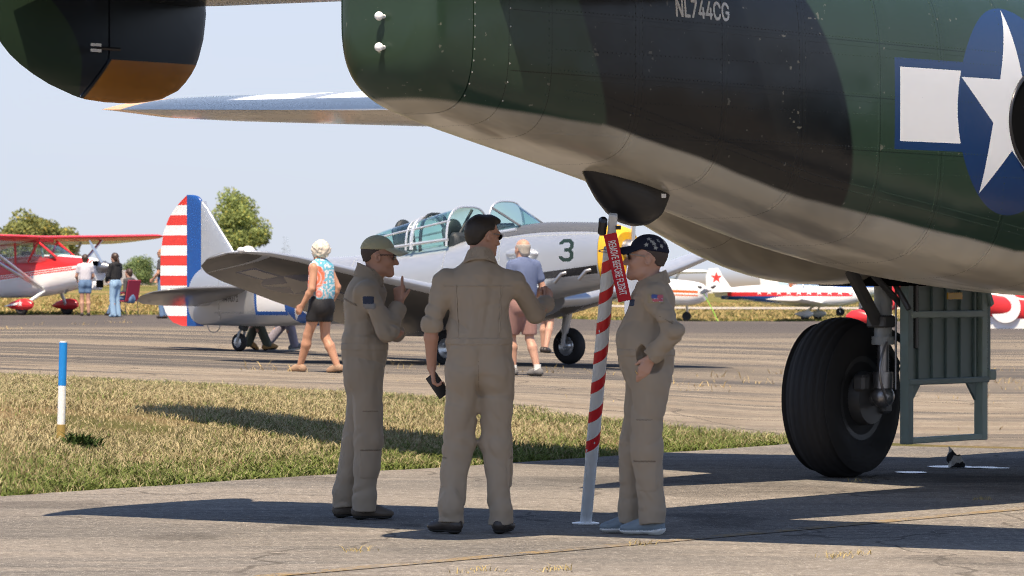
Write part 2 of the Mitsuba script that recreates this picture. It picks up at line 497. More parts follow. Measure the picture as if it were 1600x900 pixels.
# right-hand corner by the wheel is greener
lush = np.clip(lush + 0.45 * np.clip((x - 0.2) / 1.5, 0, 1), 0, 1)
bare = (meshkit.fbm(pt * 0.9 + 3, 3, 8) + 0.5 * np.exp(-((x + 3.3) ** 2 + (y - 36.6) ** 2 * 0.6) / 0.7)) > 0.74
r1, r2 = g.random(len(x)), g.random(len(x))
green = np.stack([0.135 + 0.05 * r1, 0.165 + 0.055 * r1, 0.055 + 0.02 * r1], 1)
tan = np.stack([0.335 + 0.11 * r1, 0.285 + 0.09 * r1, 0.165 + 0.055 * r1], 1)
col = np.where((r2 < 0.13 + 0.60 * lush)[:, None], green, tan)
col *= (0.84 + 0.32 * meshkit.noise(pt * 5, 12))[:, None]
h = (0.020 + 0.034 * g.random(len(x))) * (1 + 0.75 * lush * g.random(len(x))) * np.where(bare, 0.45, 1)
h *= np.where(g.random(len(x)) < 0.02, 1.8, 1)
keep = ~(bare & (g.random(len(x)) < 0.7))
x, y, h, col = x[keep], y[keep], h[keep], col[keep]
v, f, c = blades(x, y, ground_z(x, y) - 0.03, h + 0.03, 0.0058 + 0.005 * g.random(len(x)), 0.3 + 0.9 * g.random(len(x)), col, g)
add('grass', (v, f), 'm_blade', False, kind='stuff', label='mown dry grass strip, greener along the pavement edges', color=c)

# weeds with broader leaves along the taxiway edge
M = 30000
u_ = g.uniform(-14, 11, M)
v_ = np.abs(g.normal(0.3, 0.5, M)) + 0.03
x, y = EDGE_P[0] + EDGE_U[0] * u_ + EDGE_V[0] * v_, EDGE_P[1] + EDGE_U[1] * u_ + EDGE_V[1] * v_
k = (meshkit.fbm(np.stack([x * 2.2, y * 2.2, x * 0], 1), 3, 5) > 0.47) & (np.abs(x) < 0.118 * y + 0.8)
x, y = x[k], y[k]
r1 = g.random(len(x))
col = np.stack([0.085 + 0.08 * r1, 0.12 + 0.08 * r1, 0.034 + 0.02 * r1], 1)
v, f, c = blades(x, y, ground_z(x, y) - 0.02, 0.03 + 0.065 * g.random(len(x)), 0.011 + 0.010 * g.random(len(x)), 0.6 + 0.8 * g.random(len(x)), col, g)
add('weeds', (v, f), 'm_blade', False, kind='stuff', label='low green weeds along the taxiway edge', color=c)

# rough far grass beyond the ramp
M = 90000
x = g.uniform(-28, 28, M)
s_ = g.uniform(0, 1, M) ** 2 * 110 + 0.1
yb = far_edge(x)
y = yb + s_
k = (np.abs(x) < 0.125 * y)
x, y, s_ = x[k], y[k], s_[k]
pt = np.stack([x * 0.3, y * 0.12, x * 0], 1)
lush = np.clip(1.2 * (meshkit.fbm(pt, 3, 6) - 0.45) + 0.9 * np.clip(1 - s_ / 6, 0, 1), 0, 1)
r1 = g.random(len(x))
col = np.where((g.random(len(x)) < 0.1 + 0.7 * lush)[:, None], np.stack([0.13 + 0.05 * r1, 0.15 + 0.05 * r1, 0.04 + 0.02 * r1], 1), np.stack([0.30 + 0.14 * r1, 0.235 + 0.09 * r1, 0.10 + 0.05 * r1], 1))
k = ~((y > 231 - 0.1 * x) & (y < 247 - 0.1 * x) & (x > -3))
v, f, c = blades(x[k], y[k], ground_z(x[k], y[k]) - 0.03, 0.10 + 0.12 * r1[k], 0.03 + 0.03 * g.random(k.sum()), 0.4 + 0.8 * g.random(k.sum()), col[k], g)
add('field_grass', (v, f), 'm_blade', False, kind='stuff', label='rough tan field grass beyond the ramp', color=c)

# dry tufts in the cracks of the ramp
g = np.random.default_rng(21)
vs, fs, cs, o = [], [], [], 0
spots = [on_ground(px, py) for px, py in ((405, 573), (420, 580), (640, 572), (655, 578), (690, 575), (850, 583), (1100, 605), (1093, 612), (1010, 580), (1120, 590), (1225, 585), (1490, 595), (1585, 610), (1570, 600), (1520, 625), (880, 577), (20, 515), (60, 508), (125, 508), (190, 505), (560, 585), (1035, 600), (1180, 600), (1545, 580))]
near_spots = [on_ground(px, py) for px, py in ((725, 896), (750, 893), (862, 890), (870, 893), (1000, 852), (1310, 869), (1335, 867), (1530, 781), (1340, 753), (1300, 872), (560, 862))]
for _ in range(120):
    uu, ww = g.uniform(-10, 9), g.uniform(0.3, 60) 
    spots.append(np.array([RAMP_P[0] + RAMP_U[0] * uu + RAMP_V[0] * ww, RAMP_P[1] + RAMP_U[1] * uu + RAMP_V[1] * ww, 0]))
for c0 in near_spots:
    n = int(g.integers(12, 36))
    x, y, r1 = c0[0] + g.normal(0, 0.05, n), c0[1] + g.normal(0, 0.05, n), g.random(n)
    v, f, c = blades(x, y, ground_z(x, y), 0.02 + 0.04 * g.random(n), 0.004 + 0.004 * g.random(n), 0.5 + 0.9 * g.random(n), np.stack([0.34 + 0.14 * r1, 0.27 + 0.1 * r1, 0.12 + 0.05 * r1], 1), g)
    vs.append(v); fs.append(f + o); cs.append(c); o += len(v)
for i, c0 in enumerate(spots):
    n = int(g.integers(8, 26)) if i < 24 else int(g.integers(3, 12))
    x = c0[0] + g.normal(0, 0.2 if i < 24 else 0.3, n)
    y = c0[1] + g.normal(0, 0.12, n)
    r1 = g.random(n)
    col = np.stack([0.36 + 0.14 * r1, 0.27 + 0.1 * r1, 0.13 + 0.05 * r1], 1)
    v, f, c = blades(x, y, ground_z(x, y), (0.05 + 0.11 * g.random(n) ** 2) * (1 if i < 24 else 0.5), 0.006 + 0.008 * g.random(n), 0.5 + 0.9 * g.random(n), col, g)
    vs.append(v); fs.append(f + o); cs.append(c); o += len(v)
add('dry_weeds', (np.vstack(vs), np.vstack(fs)), 'm_blade', False, kind='stuff', label='dry tufts growing in the cracks of the ramp', color=np.vstack(cs))
# ---------------------------------------------------------------- the bomber
BH = math.radians(55.0)
BF = Frame((-0.62, 24.0, 0.0), BH)
bn, bp, bo = BF.n, BF.p, BF.o
TAB = np.array([  # d, bottom, top, half width, exponent
    (-0.15, 2.66, 3.22, 0.20, 3.0), (-0.12, 2.56, 3.30, 0.272, 3.1), (-0.06, 2.47, 3.36, 0.318, 3.2), (0.05, 2.405, 3.40, 0.340, 3.3), (0.2, 2.36, 3.42, 0.358, 3.4), (0.5, 2.30, 3.43, 0.388, 3.5),
    (1.0, 2.215, 3.43, 0.435, 3.5), (2.0, 2.05, 3.43, 0.52, 3.5), (3.0, 1.865, 3.43, 0.585, 3.5), (4.2, 1.64, 3.42, 0.645, 3.5), (5.6, 1.46, 3.41, 0.70, 3.4), (7.0, 1.36, 3.4, 0.72, 3.2),
    (9.5, 1.30, 3.4, 0.72, 3.0), (12.0, 1.36, 3.3, 0.72, 2.7), (14.4, 1.65, 2.95, 0.55, 2.3), (15.6, 1.95, 2.65, 0.28, 2.0), (15.95, 2.15, 2.45, 0.10, 2.0)])


def body(d):
    d = np.asarray(d, float)
    from scipy.interpolate import PchipInterpolator
    return PchipInterpolator(TAB[:, 0], TAB[:, 1:])(d)


def side_w(d, h):
    b, t, w, e = body(d).T
    r = np.clip(np.abs((h - (b + t) / 2) / ((t - b) / 2)), 0, 0.999)
    return w * (1 - r**e) ** (1 / e)


def side(d, h, off=0.0):
    """A point on the starboard flank, off metres proud of it, in the bomber's axes."""
    d, h = np.asarray(d, float), np.asarray(h, float)
    b, t, w, e = body(d).T
    s = side_w(d, h)
    y = (h - (b + t) / 2) / ((t - b) / 2)
    nh = np.sign(y) * np.abs(y) ** (e - 1) / ((t - b) / 2)
    nw = np.clip(s / w, 1e-3, 1) ** (e - 1) / w
    L = np.hypot(nh, nw)
    return np.stack([d, -(s + off * nw / L), h + off * nh / L], -1)


def local(p):
    x, y = p.x - bo[0], p.y - bo[1]
    return x * bn[0] + y * bn[1], x * bp[0] + y * bp[1], p.z - bo[2]


SEAMS_D = (0.21, 0.5, 0.86, 1.62, 2.42, 3.2, 4.03, 4.72, 5.5, 6.3, 7.2)
SEAMS_H = (2.93, 2.60, 2.28)


def belly_line(d):
    h = 2.43 - 0.075 * d
    h = dr.select(d > 1.36, 2.335 - 0.1955 * (d - 1.36), h)
    h = dr.select(d > 3.38, 1.94 - 0.1235 * (d - 3.38), h)
    return dr.select(d > 5.81, mi.Float(1.64), h)


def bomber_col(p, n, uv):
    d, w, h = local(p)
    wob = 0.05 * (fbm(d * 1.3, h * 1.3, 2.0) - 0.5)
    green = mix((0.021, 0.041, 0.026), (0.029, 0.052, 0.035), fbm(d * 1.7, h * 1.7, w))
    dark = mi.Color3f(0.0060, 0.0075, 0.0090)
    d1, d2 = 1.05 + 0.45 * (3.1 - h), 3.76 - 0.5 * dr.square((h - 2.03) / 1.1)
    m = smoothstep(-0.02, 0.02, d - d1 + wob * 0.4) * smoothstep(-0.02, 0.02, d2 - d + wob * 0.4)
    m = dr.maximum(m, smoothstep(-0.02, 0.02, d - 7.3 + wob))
    c = mix(green, dark, m)
    # chips and scuffs
    chip = smoothstep(0.80, 0.84, fbm(d * 26, h * 34, w * 22, 3) + 0.05 * noise(d * 1.5, h * 1.5, 3.0))
    c = mix(c, (0.26, 0.25, 0.2), chip * 0.35)
    belly = mix((0.380, 0.350, 0.280), (0.460, 0.430, 0.355), fbm(d * 0.9, w * 3, h))
    grime = smoothstep(0.45, 0.75, fbm(d * 0.8, w * 5 + h * 3, 6.0, 4))
    belly = mix(belly, (0.16, 0.14, 0.11), grime * 0.5)
    bline = dr.select(dr.abs(w) > 1.2, 2.02 + 0.05 * (d - 6.0), belly_line(d))
    bl = 1 - smoothstep(-0.014, 0.014, h - bline + wob * 0.6)
    c = mix(c, belly, bl)
    seam = mi.Float(0)
    for s in SEAMS_D:
        seam = dr.maximum(seam, 1 - smoothstep(0.0015, 0.0045, dr.abs(d - s)))
    for s in SEAMS_H:
        seam = dr.maximum(seam, (1 - smoothstep(0.0015, 0.0045, dr.abs(h + 0.012 * d - s))) * smoothstep(0.5, 0.55, d) * smoothstep(0.0, 0.05, h - belly_line(d) - 0.03))
    return c * (1 - 0.55 * seam)


def bomber_bump(p, n, uv):
    d, w, h = local(p)
    return 0.0085 * noise(d * 2.4, h * 3.4, w * 2) + 0.0022 * noise(d * 7.0, h * 7.0, 4.0)


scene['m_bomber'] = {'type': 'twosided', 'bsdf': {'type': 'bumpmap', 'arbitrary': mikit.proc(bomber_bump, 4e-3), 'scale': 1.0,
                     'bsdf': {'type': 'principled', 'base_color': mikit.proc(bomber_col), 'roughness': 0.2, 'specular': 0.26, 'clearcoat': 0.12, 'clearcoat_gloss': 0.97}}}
B = 'bomber_aircraft'
say(B, 'large green and black camouflaged twin engine bomber overhead, tail end towards us', 'airplane')


def fuse(d0, d1, step, cap=True):
    ds = np.unique(np.r_[np.arange(d0, d1, step), d1])
    return BF(loft([superellipse(w, b, t, e, 120, d) for d, (b, t, w, e) in zip(ds, body(ds))], cap))


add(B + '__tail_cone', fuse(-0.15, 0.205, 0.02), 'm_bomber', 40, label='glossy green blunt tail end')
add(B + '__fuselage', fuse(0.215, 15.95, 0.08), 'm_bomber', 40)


# rivets and screws on the flank: low domes
def domes(pts, nrm, r, hgt):
    pts, nrm = np.asarray(pts), np.asarray(nrm)
    a = np.cross(nrm, [0.3, 0.2, 0.93])
    a /= np.linalg.norm(a, axis=1, keepdims=True)
    b = np.cross(nrm, a)
    ang = np.arange(6) * np.pi / 3
    ring = pts[:, None] + r * (np.cos(ang)[None, :, None] * a[:, None] + np.sin(ang)[None, :, None] * b[:, None]) - 0.001 * nrm[:, None]
    mid = pts[:, None] + 0.62 * r * (np.cos(ang)[None, :, None] * a[:, None] + np.sin(ang)[None, :, None] * b[:, None]) + 0.8 * hgt * nrm[:, None]
    v = np.concatenate([ring, mid, (pts + hgt * nrm)[:, None]], 1)
    j = np.arange(6)
    f1 = np.concatenate([np.stack([j, (j + 1) % 6, 6 + (j + 1) % 6], 1), np.stack([j, 6 + (j + 1) % 6, 6 + j], 1), np.stack([6 + j, 6 + (j + 1) % 6, j * 0 + 12], 1)])
    f = (np.arange(len(pts)) * 13)[:, None, None] + f1[None]
    return tm(v.reshape(-1, 3), f.reshape(-1, 3))


def on_side(d, h, r, hgt):
    d, h = np.broadcast_arrays(np.asarray(d, float), np.asarray(h, float))
    q = side(d, h)
    nn = side(d, h, 0.01) - q
    return BF(domes(q, nn / np.linalg.norm(nn, axis=1, keepdims=True), r, hgt))


riv = []
for k, s in enumerate(SEAMS_D[2:]):
    for off in ((-0.03, 0.03) if k % 2 else (-0.025,)):
        hh = np.arange(float(body(s + off)[0]) + 0.07, 3.3, 0.04)
        riv.append(on_side(np.full(len(hh), s + off), hh, 0.0056, 0.0034))
for s in SEAMS_H:
    dd = np.arange(0.9, 7.2, 0.035)
    riv.append(on_side(dd, s - 0.012 * dd + 0.018, 0.0056, 0.0034))
for a0, a1, hs in ((3.3, 7, 2.8), (1.7, 4, 2.45), (4.1, 7, 2.10), (0.9, 3.1, 2.72)):
    dd = np.arange(a0, a1, 0.04)
    riv.append(on_side(dd, np.full(len(dd), hs), 0.0052, 0.0032))
dd = np.arange(1.0, 7.0, 0.03)
hb = np.interp(dd, [0, 1.36, 3.38, 5.81, 9], [2.43, 2.335, 1.94, 1.64, 1.6])
riv.append(on_side(dd, hb + 0.10, 0.0058, 0.0036))
riv.append(on_side(dd, hb + 0.14, 0.0058, 0.0036))
add(B + '__rivets', joined(riv), 'm_bomber', True, kind='stuff')
scene['m_screw'] = principled((0.45, 0.45, 0.42), 0.35, metal=0.6)
scr = []
for s, st in ((0.21, 0.062), (0.5, 0.1)):
    hh = np.arange(float(body(s)[0]) + 0.03, 3.3, st)
    scr.append(on_side(np.full(len(hh), s + 0.012), hh, 0.0062, 0.003))
add(B + '__screws', joined(scr), 'm_screw', True, kind='stuff')


# lapped skin joints: thin raised straps that follow the flank
for k, s in enumerate(SEAMS_D[3:]):
    b_, t_ = body(s)[:2]
    hh = np.linspace(float(b_) + 0.05, 3.3, 60)
    wd = 0.022 if k % 2 else 0.034
    rows = [side(np.full(60, s + o), hh, q) for o, q in ((-wd, -0.001), (-wd + 0.0015, 0.0014), (wd - 0.0015, 0.0014), (wd, -0.001))]
    add(B + '__skin_strap', BF(loft(rows, cap=False, closed=False)), 'm_bomber', 30)
for s in SEAMS_H:
    dd = np.linspace(0.9, 7.2, 120)
    rows = [side(dd, s - 0.012 * dd + o, q) for o, q in ((-0.03, -0.001), (-0.0285, 0.0012), (-0.001, 0.0012), (0.0, -0.001))]
    add(B + '__skin_lap', BF(loft(rows, cap=False, closed=False)), 'm_bomber', 30)


# markings: sheets that follow the flank
def decal(poly, off, size=0.04):
    m = fine(flat(poly), size)
    v = np.array(m.vertices)
    return BF(tm(side(v[:, 0], v[:, 1], off), m.faces))


scene['m_insignia_blue'] = principled((0.010, 0.034, 0.105), 0.25, coat=0.35)
scene['m_insignia_white'] = principled((0.66, 0.67, 0.67), 0.3, coat=0.3)
SC, SR = (5.555, 2.515), 0.65
window = shapely.affinity.scale(shapely.Point(5.985, 2.46).buffer(1, 48), 0.46, 0.345)
disc = shapely.Point(SC).buffer(SR, 48)
bars = shapely.box(4.245 - 0.055, 2.30 - 0.05, 6.9, 2.75 + 0.055)
star = star_poly(SC, SR * 0.985)
wbar = shapely.box(4.245, 2.30, 6.85, 2.75).difference(shapely.Point(SC).buffer(SR + 0.005, 48)).difference(window)
wbar = max(getattr(wbar, 'geoms', [wbar]), key=lambda g_: -g_.centroid.x)
add(B + '__insignia', decal(disc.union(bars).difference(window), 0.0018), 'm_insignia_blue', True, label='blue national insignia disc and bar borders')
add(B + '__insignia__star', decal(star.difference(window), 0.0040), 'm_insignia_white', True, label='white five pointed star')
add(B + '__insignia__bar', decal(wbar, 0.0040), 'm_insignia_white', True, label='white bar beside the star disc')
tx = meshkit.text_mesh('NL744CG', 0.100, 0.002, bold=True)
v = np.array(tx.vertices)
k = 0.51 / np.ptp(v[:, 0])
q = side(1.95 + v[:, 0] * k, 2.952 + v[:, 1] - 0.008 * v[:, 0], 0.0)
q[:, 1] -= 0.0015 + v[:, 2]
add(B + '__registration', BF(tm(q, tx.faces)), 'm_paint_offwhite', label='white registration letters NL744CG')
# waist window: flat black sheet for the shade inside, with a frame
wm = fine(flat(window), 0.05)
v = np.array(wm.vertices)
add(B + '__waist_window', BF(tm(side(v[:, 0], v[:, 1], 0.003), wm.faces)), 'm_dark_void', True, label='black oval sheet for the dark inside of the waist window')
t = np.linspace(0, 2 * np.pi, 73)
ringp = side(5.985 + 0.46 * np.cos(t), 2.46 + 0.345 * np.sin(t), 0.006)
add(B + '__waist_window__frame', BF(tube(ringp, 0.012, 8, False)), 'm_paint_black', True)
# tail cap lamps
for h in (2.865, 2.70):
    d0 = -0.15
    ring = [np.array([d0 + 0.03, -0.03, h]), np.array([d0 - 0.045, -0.03, h])]
    k = add(B + '__tail_light', BF(ball(ring[1], 0.024, 3)), 'm_paint_white', True, label='small white ball lamp on the tail end')
    scene[k + '__stem'] = mikit.ply(BF(tube(ring, 0.012, 10)), 'm_paint_offwhite', smooth=40)

# tail bumper under the fuselage
d_, hb_, wd_ = np.array([(1.80, 2.11, 0.02), (1.84, 2.05, 0.05), (1.92, 1.97, 0.075), (2.01, 1.89, 0.095), (2.11, 1.825, 0.112), (2.21, 1.785, 0.124), (2.31, 1.77, 0.13), (2.40, 1.775, 0.128), (2.48, 1.805, 0.118), (2.54, 1.87, 0.10), (2.58, 1.95, 0.075), (2.60, 2.02, 0.02)]).T
rings = []
for d, hbm, wd in zip(d_, hb_, wd_):
    rings.append(superellipse(wd, hbm, 2.16 if d < 2.3 else 2.10, 2.2, 40, d))
scene['m_bumper'] = principled((0.013, 0.013, 0.014), 0.38, spec=0.4)
add(B + '__tail_bumper', BF(loft(rings)), 'm_bumper', 50, label='black bulb shaped tail bumper under the fuselage')
lab = flat(shapely.box(2.40, 1.935, 2.45, 1.958))
v = np.array(lab.vertices)
add(B + '__tail_bumper__placard', BF(tm(np.stack([v[:, 0], np.full(len(v), -0.130), v[:, 1]], 1), lab.faces)), 'm_paint_white')

# tail plane, fins and rudders


def fin_col(p, n, uv):
    d, w, h = local(p)
    c = mix((0.013, 0.017, 0.024), (0.018, 0.021, 0.027), noise(d * 3, h * 3, w))
    rud = mix((0.020, 0.038, 0.021), (0.026, 0.045, 0.026), noise(d * 2, h * 5, w))
    edge = 1.13 - 0.28 * dr.square(dr.maximum(h - 2.72, 0) / 0.4)
    c = mix(c, rud, (1 - smoothstep(-0.01, 0.01, d - edge)) * (1 - smoothstep(1.368, 1.372, d)))
    orange = mix((0.42, 0.17, 0.022), (0.34, 0.13, 0.015), fbm(d * 4, h * 6, 1.0))
    hinge = 1.38 - 0.9 * dr.maximum(2.79 - h, 0)
    o = (1 - smoothstep(-0.003, 0.003, h - 2.785)) * smoothstep(-0.012, 0.012, d - hinge - 0.02)
    return mix(c, orange, o)


scene['m_fin'] = principled(mikit.proc(fin_col), 0.3, coat=0.25)


def fin_part(p0, x_from, x_to, thick=0.13):
    """Rows along the height, each an airfoil slice between the two edge functions."""
    hs = np.unique(np.r_[np.linspace(2.528, 2.62, 9), np.linspace(2.62, 4.5, 36), np.linspace(4.5, 4.80, 12)])
    rings = []
    for h in hs:
        le = np.interp(h, [2.528, 2.535, 2.56, 2.62, 2.70, 2.80, 2.95, 3.1, 3.6, 4.2, 4.5, 4.68, 4.77, 4.80], [1.62, 1.72, 1.90, 2.07, 2.18, 2.26, 2.32, 2.345, 2.30, 2.17, 2.05, 1.90, 1.70, 1.5])
        te = np.interp(h, [2.528, 2.535, 2.56, 2.62, 2.70, 2.80, 2.95, 3.1, 3.6, 4.2, 4.5, 4.68, 4.77, 4.80], [1.40, 1.25, 1.09, 0.87, 0.66, 0.49, 0.34, 0.26, 0.22, 0.30, 0.48, 0.68, 0.95, 1.3])
        a, b = x_from(h, le, te), x_to(h, le, te)
        if a - b < 0.02:
            a, b = (a + b) / 2 + 0.01, (a + b) / 2 - 0.01
        u = (1 - np.cos(np.linspace(0, np.pi, 16))) / 2
        d = a + (b - a) * u
        c = (le - d) / max(le - te, 1e-3)
        th = thick * min(1, (le - te) / 1.6) * (2.2 * np.sqrt(np.clip(c, 0, 1)) * np.clip(1 - c, 0, 1) ** 0.9 * 0.72 + 0.03)
        th[0] = max(th[0], 0.002); th[-1] = max(th[-1], 0.004)
        rings.append(np.vstack([np.stack([d, p0 + th / 2, np.full(16, h)], 1), np.stack([d, p0 - th / 2, np.full(16, h)], 1)[::-1]]))
    return BF(loft(rings))


def hinge_d(h, le, te):
    x = 1.38 if h > 2.79 else 1.38 - 0.95 * (2.79 - h)
    return min(max(x, te + 0.01), le - 0.01)


for p0 in (3.2, -3.8):
    add(B + '__fin', fin_part(p0, lambda h, le, te: le, lambda h, le, te: hinge_d(h, le, te)), 'm_fin', 40, label='dark tail fin with an orange lower tip')
    add(B + '__rudder', fin_part(p0, lambda h, le, te: hinge_d(h, le, te) - 0.018, lambda h, le, te: te), 'm_fin', 40)
    rod = joined(tube([(1.40, p0 - 0.10, 2.845), (1.16, p0 - 0.10, 2.845)], 0.010, 8))
    k = add(B + '__trim_rod', BF(rod), 'm_paint_black')
    scene[k + '__tip'] = mikit.ply(BF(joined(box((1.18, p0 - 0.10, 2.863), (0.085, 0.012, 0.018)), box((1.18, p0 - 0.10, 2.829), (0.085, 0.012, 0.018)))), 'm_paint_white')
st = [(p, 2.42 if abs(p) > 3.05 else 2.55 - 0.03 * abs(p), 3.20, 2.28 - 0.1 * abs(p), 0.09, 0) for p in (-3.79, -3.0, 0, 3.0, 3.19)]
add(B + '__stabilizer', BF(wing(st, 26, 0, 0.62)), 'm_bomber', 40)
for s in (-1, 1):
    ps = sorted((0.36 * s, 3.14 if s > 0 else -3.74))
    add(B + '__elevator', BF(wing([(p, 2.42 if abs(p) > 3 else 2.55, 3.20, 2.28 - 0.1 * abs(p), 0.09, 0) for p in ps], 20, 0.63, 1.0)), 'm_bomber', 40)


# wings
def wing_col(p, n, uv):
    d, w, h = local(p)
    top = mix((0.020, 0.026, 0.034), (0.026, 0.034, 0.038), fbm(d, w, 3.0))
    under = mix((0.29, 0.255, 0.20), (0.35, 0.31, 0.25), fbm(d * 2, w * 2, 3.0))
    up = smoothstep(-0.02, 0.02, h - (2.775 + 0.012 * (dr.abs(w) - 6.7)))
    c = mix(under, top, up)
    aw = dr.abs(w)
    mark = smoothstep(6.95, 6.97, aw) * (1 - smoothstep(8.5, 8.52, aw)) * up * smoothstep(9.15, 9.2, d) * dr.select(w > 0, 1.0, 0.0)
    c = mix(c, (0.7, 0.7, 0.7), mark * (1 - smoothstep(0.30, 0.32, dr.abs(dr.abs(aw - 7.7) - 0.42)) * 0.8))
    c = mix(c, (0.62, 0.30, 0.05), smoothstep(9.33, 9.35, aw))
    line = (1 - smoothstep(0.004, 0.01, dr.abs(d - 8.95))) + (1 - smoothstep(0.004, 0.01, dr.abs(d - 9.5)))
    return c * (1 - 0.6 * dr.minimum(line, 1))


scene['m_wing'] = principled(mikit.proc(wing_col), 0.14, coat=0.9)
WST = [(0.0, 11.5, 2.40, 4.5, 0.16, 2.0), (1.0, 11.5, 2.47, 4.4, 0.16, 2.0), (2.7, 11.4, 2.74, 3.7, 0.16, 1.8), (4.0, 11.2, 2.79, 2.9, 0.155, 1.4), (6.7, 10.75, 2.80, 2.15, 0.145, 1.0), (9.0, 10.3, 2.85, 1.5, 0.135, 0.8), (9.55, 10.15, 2.862, 1.28, 0.12, 0.8), (9.72, 10.0, 2.867, 0.95, 0.10, 0.8), (9.8, 9.75, 2.87, 0.45, 0.08, 0.8)]
for s in (1, -1):
    ws = [(s * a, *b) for a, *b in WST]
    add(B + '__wing', BF(wing(ws if s > 0 else ws[::-1], 34)), 'm_wing', 40, label='grey bomber wing with an orange tip' if s > 0 else None)

# engine nacelles
scene['m_hub'] = principled((0.035, 0.035, 0.036), 0.5)
for s in (1, -1):
    nt = np.array([(5.55, 2.30, 2.50, 0.05), (5.8, 2.16, 2.56, 0.16), (6.2, 1.99, 2.64, 0.27), (6.6, 1.85, 2.70, 0.36), (7.1, 1.70, 2.76, 0.44), (7.6, 1.565, 2.84, 0.50), (8.1, 1.47, 2.92, 0.55), (8.6, 1.425, 3.0, 0.58), (9.2, 1.42, 3.05, 0.6), (10.4, 1.44, 3.08, 0.62), (11.6, 1.55, 3.05, 0.64), (12.4, 1.62, 3.02, 0.68), (13.3, 1.66, 2.98, 0.66), (13.5, 1.72, 2.92, 0.60)])
    from scipy.interpolate import PchipInterpolator
    ds = np.linspace(5.55, 13.5, 90)
    z = PchipInterpolator(nt[:, 0], nt[:, 1:])(ds)
    rings = [superellipse(w, b, t, 2.3, 64, d) + np.array([0, s * 2.68, 0]) for d, (b, t, w) in zip(ds, z)]
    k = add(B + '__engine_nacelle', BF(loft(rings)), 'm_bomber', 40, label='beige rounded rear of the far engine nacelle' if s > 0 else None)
    # main wheel leg
    wp, sp = s * 2.70, s * 2.36
    WC = np.array([9.18, wp, 0.585])
    R_ = 0.595
    prof = [(-0.17, 0.30), (-0.195, 0.36), (-0.215, 0.43), (-0.212, 0.50), (-0.185, 0.548)]
    tread = []
    for t_ in np.linspace(-0.165, 0.165, 34):
        g_ = 0.007 if min(abs(t_ - q_) for q_ in (-0.11, -0.055, 0.0, 0.055, 0.11)) < 0.006 else 0
        tread.append((t_, R_ - 0.10 * (abs(t_) / 0.19) ** 2.6 - g_))
    prof = prof + tread + [(-a, b) for a, b in prof[::-1]]
    tyre = lathe(prof, (0, 0, 0), (0, 1, 0), 96)
    v = np.array(tyre.vertices)
    low = np.clip((-v[:, 2] - R_ + 0.05) / 0.05, 0, 1)
    v[:, 2] = np.maximum(v[:, 2], -0.583)
    v[:, 1] *= 1 + 0.06 * low
    wh = add(B + '__main_wheel', BF(tm(v + WC, tyre.faces)), 'm_rubber', 35, label='big black main tyre' if s > 0 else None)
    hub = lathe([(-0.10, 0.02), (-0.13, 0.10), (-0.10, 0.16), (-0.12, 0.22), (-0.17, 0.27), (-0.175, 0.31), (0.175, 0.31), (0.17, 0.27), (0.12, 0.22), (0.1, 0.1), (0.1, 0.02)], WC, (0, 1, 0), 48)
    scene[wh + '__rim'] = mikit.ply(BF(hub), 'm_hub', smooth=35)
    holes = []
    for a in np.arange(12) * math.pi / 6:
        q = WC + np.array([0.24 * math.cos(a), -s * 0.145, 0.24 * math.sin(a)])
        holes.append(box(q, (0.06, 0.03, 0.035), rot((0, 1, 0), -a), 0.006))
    for i_, h_ in enumerate(holes):
        scene[wh + '__brake_fin' + (f'_{i_:03d}' if i_ else '')] = mikit.ply(BF(h_), 'm_dark_steel')
    add(B + '__landing_strut', BF(joined(tube([(9.20, sp, 2.2), (9.20, sp, 1.02)], 0.066, 20), tube([(9.20, sp, 1.04), (9.20, sp, 0.98)], 0.085, 20), tube([(9.20, sp, 1.30), (9.20, sp, 1.27)], 0.072, 20))), 'm_grey_paint', 40, label='pale grey landing leg' if s > 0 else None)
    add(B + '__strut_piston', BF(joined(tube([(9.20, sp, 1.0), (9.20, sp, 0.62)], 0.045, 18), tube([(9.20, sp, 0.78), (9.20, sp, 0.66)], 0.075, 18), ball((9.20, sp, 0.60), 0.085, 3))), 'm_steel', 40)
    add(B + '__axle', BF(tube([(9.20, sp - s * 0.06, 0.585), (9.18, wp + s * 0.15, 0.585)], 0.055, 16)), 'm_dark_steel', 40)
    # torque links, brake line, actuator, drag brace
    add(B + '__torque_link', BF(joined(box((9.33, sp, 0.90), (0.22, 0.05, 0.05), rot((0, 1, 0), 0.75), 0.01), box((9.33, sp, 0.74), (0.22, 0.05, 0.05), rot((0, 1, 0), -0.75), 0.01))), 'm_dark_steel')
    t = np.linspace(0, 1, 24)
    hose = np.stack([9.12 - 0.10 * np.sin(t * np.pi) - 0.02, np.full(24, sp - s * 0.09), 1.0 - 0.42 * t], 1)
    add(B + '__brake_hose', BF(joined(tube(hose, 0.010, 8), tube([(9.24, sp - s * 0.085, 1.9), (9.24, sp - s * 0.085, 0.65)], 0.009, 8))), 'm_steel', 40)
    add(B + '__brake_housing', BF(joined(lathe([(-0.05, 0.05), (-0.05, 0.19), (0.05, 0.20), (0.05, 0.05)], (9.18, sp + s * 0.13, 0.585), (0, 1, 0), 32), box((9.02, sp + s * 0.08, 0.70), (0.10, 0.1, 0.12), None, 0.02), box((9.34, sp + s * 0.08, 0.52), (0.12, 0.1, 0.10), None, 0.02))), 'm_dark_steel', 35)
    add(B + '__drag_brace', BF(joined(box((8.90, sp, 1.36), (0.62, 0.07, 0.085), rot((0, 1, 0), 0.78), 0.012), box((9.17, sp, 1.15), (0.16, 0.16, 0.09), None, 0.012), tube([(8.78, sp - s * 0.1, 1.55), (9.30, sp - s * 0.1, 1.27)], 0.024, 8))), 'm_dark_steel')
